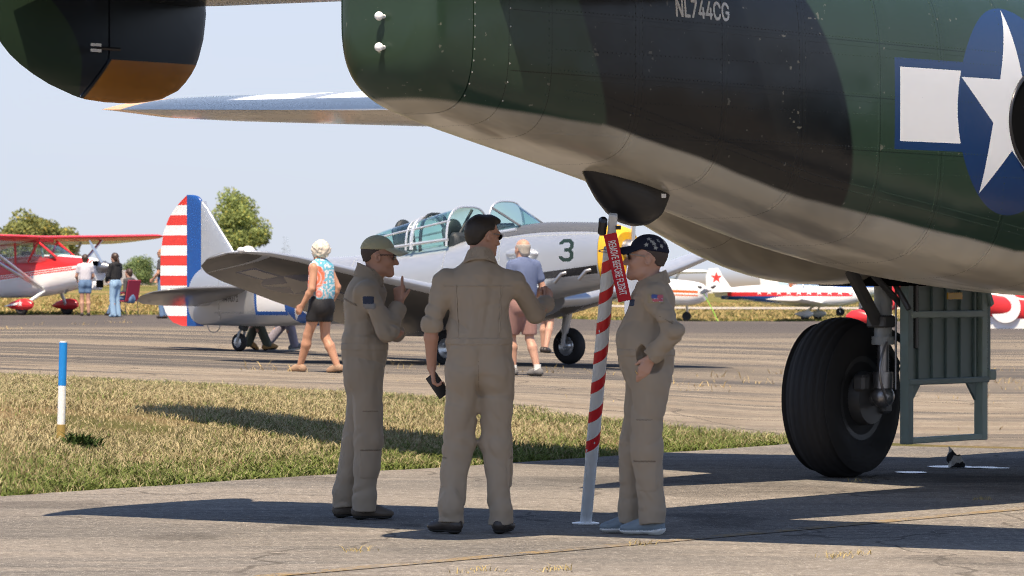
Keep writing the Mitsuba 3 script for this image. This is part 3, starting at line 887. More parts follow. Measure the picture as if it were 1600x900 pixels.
    add(B + '__door_link', BF(joined(tube([(9.22, sp - s * 0.02, 1.53), (9.20, sp - s * 0.22, 1.24)], 0.022, 8), tube([(9.2, sp, 1.10), (9.42, sp - s * 0.1, 0.98)], 0.03, 8))), 'm_dark_steel')
    # wheel well and doors
    add(B + '__wheel_well', BF(box((9.85, s * 2.5, 1.49), (1.5, 0.72, 0.16), None, 0.01)), 'm_dark_void')  # solid black slab in place of the shaded hollow
    dp = s * 2.20
    dr_ = B + '__gear_door'
    dk = add(dr_, BF(box((9.80, dp, 1.135), (1.08, 0.02, 0.84))), 'm_zinc_green', label='grey green gear door with ribs and an open lower frame' if s > 0 else None)

    def sub(name, mesh, mat, smooth=False):
        k2, c2 = f'{dk}__{name}', 1
        while k2 in scene:
            k2 = f'{dk}__{name}_{c2:03d}'
            c2 += 1
        scene[k2] = mikit.ply(BF(mesh), mat, smooth=smooth)

    f_ = -s * 0.035
    sub('post', box((9.245, dp + f_ * 0.4, 0.90), (0.075, 0.075, 1.30), None, 0.006), 'm_zinc_green')
    sub('post', box((10.36, dp + f_ * 0.4, 0.90), (0.085, 0.075, 1.30), None, 0.006), 'm_zinc_light')
    sub('post', box((10.46, dp + s * 0.03, 1.16), (0.05, 0.12, 0.86), None, 0.006), 'm_zinc_green')
    sub('rail', box((9.80, dp + f_, 1.20), (1.10, 0.045, 0.05), None, 0.006), 'm_zinc_light')
    sub('rail', box((9.81, dp + f_, 0.705), (1.20, 0.055, 0.045), None, 0.006), 'm_zinc_green')
    sub('rail', box((9.81, dp + f_ * 0.5, 0.275), (1.20, 0.06, 0.045), None, 0.006), 'm_zinc_light')
    for q in (9.40, 9.61, 9.82, 10.03, 10.24):
        sub('rib', box((q, dp + f_ * 0.6, 1.13), (0.022, 0.026, 0.83), None, 0.004), 'm_zinc_green')
    sub('brace', box((10.36, dp + f_ * 1.6, 1.42), (0.05, 0.03, 0.36), rot((0, 1, 0), -0.5), 0.004), 'm_zinc_light')
    for x0, sg in ((9.31, 1), (10.28, -1)):
        tri = flat(Polygon([(x0, 0.68), (x0 + 0.13 * sg, 0.68), (x0, 0.55)]), 0.02)
        v = np.array(tri.vertices)
        sub('gusset', tm(np.stack([v[:, 0], dp + f_ * 0.5 + v[:, 2], v[:, 1]], 1), tri.faces), 'm_zinc_green')
    sub('placard', box((9.92, dp + f_ * 1.0, 1.335), (0.22, 0.012, 0.05)), 'm_paint_yellow')
    sub('hinge', box((10.46, dp + f_ * 1.2, 0.74), (0.11, 0.05, 0.08), None, 0.01), 'm_zinc_light')
    sub('lever', box((9.33, dp + f_ * 1.2, 1.2), (0.035, 0.03, 0.5), None, 0.006), 'm_dark_steel')
# nose wheel
nw = lathe([(-0.10, 0.2), (-0.13, 0.3), (-0.12, 0.38), (-0.06, 0.42), (0.06, 0.42), (0.12, 0.38), (0.13, 0.3), (0.10, 0.2)], (13.9, 0, 0.41), (0, 1, 0), 48)
k = add(B + '__nose_wheel', BF(nw), 'm_rubber', 35)
add(B + '__nose_strut', BF(tube([(13.9, 0.2, 0.41), (13.9, 0.2, 1.9)], 0.06, 14)), 'm_grey_paint', 40)
# red position lamp under the belly
k = add(B + '__beacon', BF(ball((8.55, -0.1, 1.28), 0.055, 2, (1, 1, 1.1))), 'm_paint_red', True, label='small red beacon under the belly')

# ---------------------------------------------------------------- tail pole, ribbon
scene['m_pole_white'] = principled((0.56, 0.58, 0.58), 0.4)
scene['m_tape_red'] = principled((0.50, 0.018, 0.022), 0.4)
base, top = np.array([0.432, 26.75, 0.0]), BF(np.array([2.02, 0.0, 1.86])); top[0] = (958 - 800) / F_PX * top[1]; top[2] = at(958, 337, top[1])[2]
base[0] = (915 - 800) / F_PX * base[1]
PV = (top - base) / np.linalg.norm(top - base)
PL = np.linalg.norm(top - base)
P = 'striped_support_pole'
say(P, 'red and white spiral striped pole standing under the black tail bumper', 'pole')


def along(t):
    return base + PV * t


rad = lambda t: np.interp(t, [0, PL * 0.21, PL * 0.22, PL * 0.9, PL], [0.035, 0.0355, 0.0385, 0.0385, 0.0385])
tt = np.r_[np.linspace(0.01, PL * 0.21, 10), np.linspace(PL * 0.22, PL - 0.22, 24)]
add(P + '__tube', tube([along(t) for t in tt], [rad(t) for t in tt], 32), 'm_pole_white', 40)
pa = np.cross(PV, [0, 1, 0]); pa /= np.linalg.norm(pa)
pb = np.cross(PV, pa)
# spiral tape: proud of the tube; some turns chipped away
pitch, width = 0.205, 0.040
rows, chips = [], []
t = np.linspace(0, 1, 520)
t0, t1 = PL * 0.255, PL - 0.20
for q in t:
    s_ = t0 + (t1 - t0) * q
    a = 2 * math.pi * s_ / pitch + 2.1
    row = []
    for w_ in np.linspace(-width, width, 7):
        z = np.clip(s_ + w_, PL * 0.23, PL - 0.19)
        row.append(along(z) + (rad(z) + 0.0016) * (math.cos(a) * pa + math.sin(a) * pb))
    rows.append(row)
add(P + '__spiral_tape', loft(rows, cap=False, closed=False), 'm_tape_red', True)
g = np.random.default_rng(5)
for _ in range(16):
    s_ = g.uniform(t0, t1)
    a = 2 * math.pi * s_ / pitch + 2.1
    c = along(s_ + g.uniform(-0.05, 0.05)) + 0 * pa
    dirv = math.cos(a) * pa + math.sin(a) * pb
    tang = np.cross(PV, dirv)
    n = 9
    th = np.arange(n) / n * 2 * np.pi
    rr = g.uniform(0.004, 0.014) * (0.6 + 0.7 * g.random(n))
    ctr = c + dirv * (rad(s_) + 0.0024)
    v = np.vstack([ctr, ctr + (rr * np.cos(th))[:, None] * tang * 0.5 + (rr * np.sin(th))[:, None] * PV])
    chips.append(tm(v, [[0, i + 1, (i + 1) % n + 1] for i in range(n)]))
add(P + '__paint_chips', joined(chips), 'm_pole_white', kind='stuff')
add(P + '__base_plate', lathe([(0.0, 0.001), (0.0, 0.082), (0.008, 0.082), (0.012, 0.05), (0.014, 0.001)], base + [0, 0, 0.003], (0, 0, 1), 40), 'm_paint_white', 30)
Rp = np.stack([pa, pb, PV], 1)
add(P + '__head_bracket', joined(box(along(PL - 0.115), (0.05, 0.036, 0.25), Rp, 0.006)), 'm_pole_white')
add(P + '__clamp', joined(box(along(PL - 0.07) - 0.055 * np.array([1, 0, 0]), (0.05, 0.06, 0.11), Rp, 0.015), tube([along(PL - 0.08) + [0.02, -0.03, 0], along(PL - 0.08) + [0.05, -0.03, 0.0]], 0.012, 10)), 'm_paint_black')

scene['m_ribbon_red'] = principled((0.42, 0.012, 0.020), 0.6, spec=0.3)
ra, rb = np.array(at(951, 366, 26.0)), np.array(at(974, 470, 25.98))
ra[1] = along(PL - 0.10)[1] - 0.075; rb[1] = ra[1] + 0.02
rd = (rb - ra) / np.linalg.norm(rb - ra)
rs = np.cross(rd, [0, 1, 0.0]); rs /= np.linalg.norm(rs)
if rs[0] < 0:
    rs = -rs
rl = np.linalg.norm(rb - ra)
scene['m_ribbon_red_edge'] = scene['m_ribbon_red']


def rib(u, v, off=0.0):
    """u down the ribbon, v across."""
    u, v = np.asarray(u, float), np.asarray(v, float)
    wave = 0.010 * np.sin(u / rl * 5.0) * (u / rl) - 0.006 * (v / 0.03) ** 2 * np.sin(u / rl * 3)
    return ra + u[..., None] * rd + v[..., None] * rs + (wave - off)[..., None] * np.array([0, 1.0, 0])


uu, vv2 = np.meshgrid(np.linspace(0, rl, 40), np.linspace(-0.038, 0.038, 9), indexing='ij')
front, back = rib(uu, vv2), rib(uu, vv2, -0.002)
rings = [np.vstack([front[i], back[i][::-1]]) for i in range(40)]
RB = 'warning_ribbon'
add(RB + '__strap', loft(rings), 'm_ribbon_red', 40)
say(RB, 'red ribbon reading REMOVE BEFORE FLIGHT hanging from the striped pole', 'ribbon')
tx = meshkit.text_mesh('REMOVE BEFORE FLIGHT', 0.040, 0.0012, bold=True)
v = np.array(tx.vertices)
k = rl * 0.80 / np.ptp(v[:, 0])
q = rib(0.04 + v[:, 0] * k, v[:, 1] - 0.020, 0.0)
q[:, 1] -= 0.0008 + v[:, 2]
add(RB + '__lettering', tm(q, tx.faces), 'm_paint_offwhite', label='white words REMOVE BEFORE FLIGHT')
t = np.linspace(0, 2 * np.pi, 30)
add(RB + '__ring', tube(np.array(along(PL - 0.235)) + np.stack([-0.02 + 0.045 * np.cos(t), -0.04 + 0.02 * np.sin(t), 0.008 * np.sin(t)], 1), 0.003, 6, False), 'm_steel', True)

# ---------------------------------------------------------------- edge post in the grass, rag
pb0 = on_ground(95, 683)
s_ = pb0[1] / F_PX
E = 'edge_marker_post'
say(E, 'short blue and white marker post standing in the dry grass', 'post')
scene['m_post_blue'] = principled((0.012, 0.22, 0.62), 0.45)
scene['m_post_tan'] = principled((0.32, 0.22, 0.06), 0.6)
lean = np.array([4.0 / 150, 0, 1.0])
P_ = lambda z: pb0 + lean * z
H_ = 150 * s_
add(E + '__blue_sleeve', tube([P_(H_ * 0.536), P_(H_ * 0.985)], 6.3 * s_, 24), 'm_post_blue', 40)
add(E + '__white_sleeve', tube([P_(H_ * 0.13), P_(H_ * 0.535)], 6.2 * s_, 24), 'm_paint_white', 40)
add(E + '__cap', tube([P_(H_ * 0.985), P_(H_)], 5.4 * s_, 20), 'm_paint_white', 40)
add(E + '__stake', tube([P_(-0.05), P_(H_ * 0.132)], 7.2 * s_, 20), 'm_post_tan', 40)
for z in (0.17, 0.31):
    for sg in (-1, 1):
        add(E + '__bolt', ball(P_(H_ * z) + [sg * 6.4 * s_, 0, 0], 1.4 * s_, 1), 'm_dark_steel', True)

g = np.random.default_rng(3)
c0 = on_ground(128, 694)
n = 260
x, y = c0[0] + g.normal(0, 0.045, n), c0[1] + g.normal(0, 0.05, n)
r1 = g.random(n)
v, f, c = blades(x, y, ground_z(x, y) - 0.02, 0.05 + 0.10 * g.random(n), 0.012 + 0.016 * g.random(n), 0.4 + 0.9 * g.random(n), np.stack([0.025 + 0.04 * r1, 0.045 + 0.06 * r1, 0.018 + 0.012 * r1], 1), g)
add('weed_plant', (v, f), 'm_blade', False, color=c, label='small dark green weed beside the blue and white post', cat='plant')

# crumpled rag on the white marks
c0 = on_ground(1494, 731)
m = trimesh.creation.icosphere(4, 1.0)
v = np.array(m.vertices)
r = 0.55 + 0.75 * meshkit.fbm(v * 1.9 + 4, 4, 3) ** 1.2
v = v * r[:, None] * np.array([0.075, 0.085, 0.075])
v[:, 2] = np.maximum(v[:, 2] + 0.035, 0.0)
v[:, 2] *= 1 + 0.9 * np.clip(-v[:, 0] / 0.06, 0, 1)
kcol = np.where((meshkit.fbm(v * 14 + 2, 2, 4) > 0.52)[:, None], [0.42, 0.40, 0.36], [0.03, 0.03, 0.032])
add('crumpled_rag', tm(v + c0, m.faces), 'm_blade', True, color=kcol, label='crumpled grey and black rag on the pavement by the big tyre', cat='rag')
# ---------------------------------------------------------------- far trees and barn
scene['m_leaf'] = {'type': 'principledthin', 'base_color': VCOL, 'roughness': 0.7, 'diff_trans': 0.8, 'spec_trans': 0.0}
scene['m_bark'] = diffuse((0.10, 0.08, 0.06))


def far_tree(key, px, py_base, py_top, width_px, Y, label, n_leaf, tint, seed, squash=1.0, group=None):
    g = np.random.default_rng(seed)
    s = Y / F_PX
    base = at(px, py_base, Y)
    H, W = (py_base - py_top) * s, width_px * s
    # clumps through the crown's volume
    nc = 44
    cl = []
    while len(cl) < nc:
        q = g.uniform(-1, 1, 3)
        if (q**2).sum() < 1 and (q**2).sum() > 0.12:
            cl.append(q)
    cl = np.array(cl) * np.array([W / 2, W / 2, H * 0.46 * squash]) * 0.86
    cl[:, 2] += H * 0.53
    cl[:, :2] *= (1.1 - 0.35 * np.clip((cl[:, 2:] - H * 0.5) / (H * 0.5), 0, 1))
    rad = W * g.uniform(0.13, 0.21, nc)
    pick = g.integers(0, nc, n_leaf)
    d = g.normal(0, 1, (n_leaf, 3))
    d /= np.linalg.norm(d, axis=1, keepdims=True)
    c = cl[pick] + d * (rad[pick] * g.random(n_leaf) ** 0.45)[:, None]
    size = W * g.uniform(0.014, 0.03, n_leaf)
    a, b = g.normal(0, 1, (n_leaf, 3)), g.normal(0, 1, (n_leaf, 3))
    a /= np.linalg.norm(a, axis=1, keepdims=True)
    b -= a * (a * b).sum(1, keepdims=True)
    b /= np.linalg.norm(b, axis=1, keepdims=True)
    a, b = a * size[:, None], b * size[:, None] * 0.6
    v = np.stack([c - a, c + b, c + a, c - b], 1).reshape(-1, 3) + base
    o = (np.arange(n_leaf) * 4)[:, None]
    f = np.concatenate([o + [0, 1, 2], o + [0, 2, 3]])
    tone = np.asarray(tint) * g.uniform(0.7, 1.35, (nc, 1))[pick] * g.uniform(0.7, 1.3, (n_leaf, 1))
    tone = np.where((g.random(n_leaf) < 0.10)[:, None], tone * [1.6, 1.25, 0.9], tone)
    add(key + '__crown', (v, f), 'm_leaf', False, color=np.repeat(tone, 4, 0))
    k = key
    tr = [tube([base + [0, 0, -2], base + [0.1, 0, H * 0.25], base + [0, 0, H * 0.6]], [W * 0.035, W * 0.028, W * 0.012], 8)]
    for i in range(9):
        tr.append(tube([base + [0, 0, H * (0.25 + 0.03 * i)], base + cl[i * 4] * [0.5, 0.5, 0.75], base + cl[i * 4]], [W * 0.014, W * 0.009, W * 0.003], 6))
    add(key + '__trunk', joined(tr), 'm_bark', 40)
    say(key, label, 'tree', group)


far_tree('broad_tree', 62, 452, 328, 128, 620, 'broad round green tree behind the red and white high wing plane', 24000, (0.30, 0.32, 0.12), 31, 0.9)
far_tree('upright_tree', 366, 456, 302, 106, 640, 'tall leafy green tree rising behind the striped tail fin', 26000, (0.27, 0.32, 0.12), 32, 1.05)
far_tree('round_bush_tree', 219, 452, 402, 60, 600, 'small rounded green tree left of the striped tail fin', 9000, (0.22, 0.29, 0.13), 33, 1.1)
far_tree('thin_tree', 146, 452, 400, 44, 700, 'sparse pale tree behind the silver propeller of the parked plane', 1500, (0.14, 0.17, 0.1), 34)
far_tree('bare_tree', 446, 452, 358, 20, 900, 'thin distant grey tree above the silver wing', 500, (0.16, 0.17, 0.14), 35)
# distant barn
scene['m_barn_roof'] = diffuse((0.40, 0.38, 0.38))
scene['m_barn_wall'] = diffuse((0.33, 0.22, 0.17))
Y = 560.0
c = at(192, 452, Y)
s = Y / F_PX
add('barn__wall', box(c + [0, 0, 2 * s], (40 * s, 9, 24 * s), None, 0.05), 'm_barn_wall')
rf = flat(Polygon([(-24 * s, 0), (-8 * s, 22 * s), (6 * s, 22 * s), (24 * s, 0)]), 10)
v = np.array(rf.vertices)
add('barn__roof', tm(np.stack([v[:, 0], v[:, 2] - 5, v[:, 1] + 8 * s], 1) + c, rf.faces), 'm_barn_roof')
say('barn', 'distant grey roofed barn on the horizon behind the standing woman', 'barn')
# ---------------------------------------------------------------- the silver trainer
scene['m_silver'] = principled((0.47, 0.495, 0.53), 0.34, metal=0.55, spec=0.5)
scene['m_silver_under'] = principled((0.50, 0.50, 0.49), 0.3, metal=0.7, spec=0.5)
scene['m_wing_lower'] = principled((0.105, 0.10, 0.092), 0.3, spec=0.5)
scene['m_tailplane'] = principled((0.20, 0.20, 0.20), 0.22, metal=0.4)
scene['m_glass_green'] = {'type': 'thindielectric', 'int_ior': 1.5, 'specular_transmittance': {'type': 'rgb', 'value': [0.62, 0.86, 0.80]}}
scene['m_glass_clear'] = {'type': 'thindielectric', 'int_ior': 1.5, 'specular_transmittance': {'type': 'rgb', 'value': [0.72, 0.82, 0.86]}}
scene['m_frame_alu'] = principled((0.62, 0.64, 0.66), 0.3, metal=0.6)
scene['m_antiglare'] = principled((0.085, 0.09, 0.10), 0.45)
scene['m_cabin_dark'] = principled((0.02, 0.026, 0.03), 0.6)
scene['m_cabin_green'] = principled((0.22, 0.33, 0.27), 0.5)
scene['m_stripe_red'] = principled((0.66, 0.045, 0.035), 0.35, coat=0.3)
scene['m_blue_tail'] = principled((0.010, 0.07, 0.28), 0.3, coat=0.3)
scene['m_silver_disc'] = principled((0.6, 0.62, 0.64), 0.25, metal=0.8)

TZ = float(ground_z(-0.04, 58.8))
TF = Frame((-0.04, 58.8, TZ), math.radians(-41.0))
TR = 'silver_trainer_airplane'
say(TR, 'silver low wing trainer airplane with striped rudder and number 3 on its nose', 'airplane')
TT = np.array([(2.02, 1.13, 1.74, 0.25, 2.6), (1.94, 1.09, 1.80, 0.31, 2.6), (1.6, 1.02, 1.86, 0.36, 2.7), (0.9, 0.90, 1.875, 0.42, 2.8), (0.25, 0.80, 1.83, 0.46, 3.0), (-0.8, 0.68, 1.60, 0.48, 3.2), (-2.2, 0.56, 1.47, 0.45, 3.2), (-3.5, 0.51, 1.42, 0.36, 3.0), (-4.8, 0.48, 1.40, 0.22, 2.6), (-5.6, 0.49, 1.30, 0.10, 2.4), (-5.92, 0.49, 1.18, 0.05, 2.2)])[::-1]


class Body:
    """A fuselage from a table of sections, with points on its flank."""

    def __init__(self, tab):
        from scipy.interpolate import PchipInterpolator
        self.t, self.f = tab, PchipInterpolator(tab[:, 0], tab[:, 1:])

    def mesh(self, d0, d1, step=0.06, k=72):
        ds = np.unique(np.r_[np.arange(d0, d1, step), d1])
        return loft([superellipse(w, b, t, e, k, d) for d, (b, t, w, e) in zip(ds, self.f(ds))])

    def flank(self, d, h, sgn=-1, off=0.004):
        b, t, w, e = self.f(np.asarray(d, float)).T
        r = np.clip(np.abs((h - (b + t) / 2) / ((t - b) / 2)), 0, 0.999)
        return np.stack([d, sgn * (w * (1 - r**e) ** (1 / e) + off), h], -1)

    def decal(self, poly, sgn=-1, off=0.004, size=0.06):
        m = fine(flat(poly), size)
        v = np.array(m.vertices)
        return tm(self.flank(v[:, 0], v[:, 1], sgn, off), m.faces)

    def band(self, d0, d1, h0, h1, sgn=-1, off=0.004, n=24, m=6):
        """A strip along the flank; h0, h1 functions of d."""
        rows = []
        for d in np.linspace(d0, d1, n):
            hs = np.linspace(h0(d), h1(d), m)
            rows.append(self.flank(np.full(m, d), hs, sgn, off))
        return loft(rows, cap=False, closed=False)


tb = Body(TT)
add(TR + '__fuselage', TF(tb.mesh(-5.92, 1.795)), 'm_silver', 40)
add(TR + '__cowl_ring', TF(tb.mesh(1.80, 2.02, 0.03)), 'm_paint_yellow', 40, label='yellow engine nose ring')
# the dark panel on top of the nose
rows = []
for d in np.linspace(0.05, 1.79, 30):
    b, t, w, e = tb.f(d)
    hs = np.r_[np.linspace(t - 0.16 + 0.03 * (d - 0.1), t - 0.003, 10)]
    a = tb.flank(np.full(10, d), hs, -1, 0.004)
    rows.append(np.vstack([a, a[::-1] * [1, -1, 1]]) + [0, 0, 0.004])
add(TR + '__antiglare_panel', TF(loft(rows, cap=False, closed=False)), 'm_antiglare', True, label='dark grey panel on top of the nose')
add(TR + '__spinner', TF(lathe([(0, 0.13), (0.08, 0.12), (0.17, 0.08), (0.22, 0.02)], (2.02, 0, 1.52), (1, 0, 0), 24)), 'm_steel', 40)
for a in (1.5, 1.5 + math.pi):
    dv = np.array([0, math.cos(a), math.sin(a)])
    pts = [np.array([2.1, 0, 1.52]) + dv * r for r in (0.08, 0.4, 0.8, 1.0)]
    rings = []
    for q, c, w in zip(pts, (0.05, 0.09, 0.08, 0.03), (0.03, 0.018, 0.012, 0.006)):
        sd = np.cross([1, 0, 0], dv)
        th = np.arange(12) * np.pi / 6
        rings.append(q + np.cos(th)[:, None] * sd * c * 0.9 + np.sin(th)[:, None] * np.array([1, 0, 0]) * w + np.cos(th)[:, None] * np.array([0.4, 0, 0]) * c)
    add(TR + '__propeller_blade', TF(loft(rings)), 'm_alu', 40)
# exhaust slot and pipes on the near side, fairing bulge, wing root line
add(TR + '__exhaust_slot', TF(tb.band(0.80, 1.78, lambda d: 1.05 + 0.09 * d, lambda d: 1.12 + 0.11 * d, -1, 0.006, 16, 3)), 'm_paint_black', True)
for d in (0.88, 1.30, 1.68):
    q = tb.flank(np.array([d]), np.array([1.09 + 0.1 * d]), -1, -0.03)[0]
    add(TR + '__exhaust_pipe', TF(tube([q, q + [-0.04, -0.08, -0.02], q + [-0.13, -0.11, -0.13]], 0.026, 12)), 'm_steel', 40)
add(TR + '__side_fairing', TF(ball((0.60, -0.43, 1.46), 1.0, 3, (0.27, 0.10, 0.085))), 'm_silver', True)
for d in (0.22, -0.75, -2.45, -3.3, -4.45, -5.2):
    add(TR + '__panel_joint', TF(tb.band(d, d + 0.012, lambda q: float(tb.f(q)[0]) + 0.06, lambda q: float(tb.f(q)[1]) - 0.05, -1, 0.003, 2, 24)), 'm_grey_paint', True)
add(TR + '__cowl_joint', TF(tb.band(0.1, 1.79, lambda d: 1.665 + 0.03 * d, lambda d: 1.675 + 0.03 * d, -1, 0.003, 20, 2)), 'm_grey_paint', True)
add(TR + '__panel_joint', TF(tb.band(-5.3, -2.4, lambda d: 0.66, lambda d: 0.67, -1, 0.003, 24, 2)), 'm_grey_paint', True)
# number and registration, insignia on the flank
three = Polygon([(0, 0.26), (0.05, 0.31), (0.15, 0.31), (0.20, 0.26), (0.20, 0.19), (0.17, 0.16), (0.20, 0.13), (0.20, 0.05), (0.15, 0.0), (0.05, 0.0), (0, 0.05), (0.0, 0.075), (0.045, 0.075), (0.07, 0.05), (0.13, 0.05), (0.15, 0.07), (0.15, 0.115), (0.13, 0.135), (0.075, 0.135), (0.075, 0.185), (0.13, 0.185), (0.15, 0.205), (0.15, 0.24), (0.13, 0.26), (0.07, 0.26), (0.045, 0.235), (0, 0.235)])
scene['m_number_green'] = principled((0.012, 0.03, 0.024), 0.4)
add(TR + '__number', TF(tb.decal(shapely.affinity.translate(shapely.affinity.scale(three, 1.15, 0.94, origin=(0, 0)), 1.20, 1.36), -1, 0.004, 0.04)), 'm_number_green', True, label='dark number 3 on the nose')
tx = meshkit.text_mesh('N49071', 0.10, 0.002)
v = np.array(tx.vertices)
q = tb.flank(-5.12 + v[:, 0] * (0.36 / np.ptp(v[:, 0])), 0.82 + v[:, 1], -1, 0.004)
q[:, 1] -= v[:, 2]
add(TR + '__registration', TF(tm(q, tx.faces)), 'm_paint_black', label='black registration N49071')
add(TR + '__insignia', TF(tb.decal(shapely.box(-4.40, 0.64, -3.72, 0.97).union(shapely.Point(-3.42, 0.83).buffer(0.33, 32)), -1, 0.004)), 'm_paint_blue', True, label='blue bordered national insignia on the flank')
add(TR + '__insignia__bar', TF(tb.decal(shapely.box(-4.35, 0.69, -3.76, 0.92).difference(shapely.Point(-3.42, 0.83).buffer(0.335, 32)), -1, 0.007)), 'm_paint_white', True)
add(TR + '__insignia__star', TF(tb.decal(star_poly((-3.42, 0.83), 0.32), -1, 0.007)), 'm_paint_white', True)
# wings
TW = [(0.25, 0.82, 0.70, 2.15, 0.16, 12.5), (0.9, 0.82, 0.71, 2.1, 0.16, 12.5), (1.9, 0.82, 0.82, 1.95, 0.155, 12.5), (3.6, 0.80, 1.10, 1.62, 0.14, 12.5), (4.8, 0.76, 1.31, 1.32, 0.125, 12.5), (5.2, 0.68, 1.38, 1.12, 0.115, 12.5), (5.42, 0.50, 1.42, 0.80, 0.10, 12.5), (5.52, 0.25, 1.435, 0.34, 0.09, 12.5)]
for s in (-1, 1):
    ws = [(s * a * (1 if s < 0 else 0.74), d, h + (0.025 * a if s > 0 else 0), *b) for a, d, h, *b in TW]
    wk = add(TR + '__wing', TF(wing(ws[::-1] if s < 0 else ws, 30)), 'm_silver', 40)
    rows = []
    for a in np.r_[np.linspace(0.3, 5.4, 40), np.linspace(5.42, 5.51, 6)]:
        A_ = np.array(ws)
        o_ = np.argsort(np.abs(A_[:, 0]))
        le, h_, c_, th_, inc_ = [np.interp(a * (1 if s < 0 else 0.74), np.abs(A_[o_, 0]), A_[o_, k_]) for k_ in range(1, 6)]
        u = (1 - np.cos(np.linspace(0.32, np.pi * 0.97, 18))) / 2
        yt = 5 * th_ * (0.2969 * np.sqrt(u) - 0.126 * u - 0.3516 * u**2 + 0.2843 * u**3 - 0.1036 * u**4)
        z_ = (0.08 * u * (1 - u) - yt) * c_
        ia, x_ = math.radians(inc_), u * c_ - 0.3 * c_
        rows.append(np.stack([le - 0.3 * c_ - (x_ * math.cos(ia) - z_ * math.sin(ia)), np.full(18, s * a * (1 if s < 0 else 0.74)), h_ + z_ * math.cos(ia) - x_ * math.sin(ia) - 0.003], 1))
    scene[wk + '__lower_sheet'] = mikit.ply(TF(loft(rows, cap=False, closed=False)), 'm_wing_lower', smooth=True)  # dark grey sheet laid over the whole lower side of the wing


def under_wing(p, d, off=0.006):
    """Points just below the starboard wing's lower skin."""
    A = np.array(TW)
    st_ = [np.interp(-p, A[:, 0], A[:, k]) for k in range(1, 6)]
    le, h, c, th, inc = st_
    u = np.clip((le - d) / c, 0.01, 0.99)
    yt = 5 * th * (0.2969 * np.sqrt(u) - 0.126 * u - 0.3516 * u**2 + 0.2843 * u**3 - 0.1036 * u**4)
    z = (0.08 * u * (1 - u) - yt) * c
    a = np.radians(inc)
    x = u * c - 0.3 * c
    return np.stack([le - 0.3 * c - (x * np.cos(a) - z * np.sin(a)), p, h + z * np.cos(a) - x * np.sin(a) - off], -1)


def wing_decal(poly, off):
    m = fine(flat(poly), 0.05)
    v = np.array(m.vertices)
    return TF(tm(under_wing(v[:, 0], v[:, 1], off), m.faces))


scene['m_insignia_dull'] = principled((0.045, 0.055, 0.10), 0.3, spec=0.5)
scene['m_star_shaded'] = principled((0.27, 0.26, 0.25), 0.35)  # white of the star greyed to its look in shade under the wing
cs = (-4.05, 0.10)
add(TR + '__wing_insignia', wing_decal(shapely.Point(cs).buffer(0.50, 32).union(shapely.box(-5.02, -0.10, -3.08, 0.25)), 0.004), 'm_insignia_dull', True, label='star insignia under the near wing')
add(TR + '__wing_insignia__star', wing_decal(star_poly(cs, 0.49, rot0=90), 0.008), 'm_star_shaded', True)
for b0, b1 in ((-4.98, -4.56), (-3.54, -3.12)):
    add(TR + '__wing_insignia__bar', wing_decal(shapely.box(b0, -0.05, b1, 0.20), 0.008), 'm_star_shaded', True)
add(TR + '__wing_lamp', TF(ball((0.42, -5.44, 1.49), 0.035, 2, (1.6, 1, 1))), 'm_paint_white', True)
# tail
fin_h = np.array([1.25, 1.42, 1.6, 1.9, 2.1, 2.17, 2.22])
fin_le = np.array([-4.85, -4.98, -5.12, -5.38, -5.54, -5.60, -5.64])
fin_te = np.array([-5.645] * 7)


def slab(hs, a, b, th, p0=0.0):
    rings = []
    for h, x, y in zip(hs, a, b):
        d = x + (y - x) * (1 - np.cos(np.linspace(0, np.pi, 10))) / 2
        k = np.sqrt(np.clip((x - d) / max(x - y, 1e-3), 0, 1)) * 0.8 + 0.25
        k[0] = 0.1
        rings.append(np.vstack([np.stack([d, p0 + th * k / 2, np.full(10, h)], 1), np.stack([d, p0 - th * k / 2, np.full(10, h)], 1)[::-1]]))
    return loft(rings)


add(TR + '__fin', TF(slab(fin_h, fin_le, fin_te, 0.10)), 'm_silver', 40, label='pale silver tail fin')
# the blue band at the front of the rudder, striped after part: each stripe a slab
rh = np.array([0.475, 0.49, 0.52, 0.56, 0.66, 0.80, 1.1, 1.5, 1.8, 2.0, 2.15, 2.25, 2.31])
rte = np.array([-6.02, -6.12, -6.20, -6.27, -6.36, -6.43, -6.47, -6.46, -6.40, -6.29, -6.15, -6.02, -5.93])
add(TR + '__rudder_band', TF(slab(np.r_[rh[:-2], 2.20, 2.25, 2.28, 2.30, 2.31], np.r_[np.full(11, -5.655), -5.67, -5.70, -5.74, -5.80, -5.86], np.r_[np.full(16, -5.925)], 0.10)), 'm_blue_tail', 40, label='blue vertical band on the rudder')
edges = np.linspace(0.475, 2.31, 14)
for i in range(13):
    hs = np.unique(np.r_[edges[i], edges[i + 1], np.linspace(edges[i], edges[i + 1], 4)])
    te = np.interp(hs, rh, rte)
    th = 0.075
    add(TR + '__rudder_stripe', TF(slab(hs, np.full(len(hs), -5.928), te, th)), 'm_stripe_red' if i % 2 == 0 else 'm_paint_white', 40)
for s in (-1, 1):
    sp = [(s * a, d, h, c, t, 13) for a, d, h, c, t in ((0.06, -4.50, 0.94, 1.2, 0.11), (0.8, -4.60, 0.94, 1.1, 0.10), (1.2, -4.72, 0.94, 0.94, 0.10), (1.42, -4.88, 0.94, 0.66, 0.09), (1.52, -5.08, 0.94, 0.28, 0.09))]
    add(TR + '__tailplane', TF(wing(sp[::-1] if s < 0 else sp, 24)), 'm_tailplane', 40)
# canopy: glass shells between light frames
CD = np.array([(-2.34, 1.50, 0.30), (-2.15, 1.77, 0.36), (-1.7, 1.88, 0.39), (-1.2, 1.98, 0.41), (-0.70, 2.09, 0.42)])   # d, top, half width


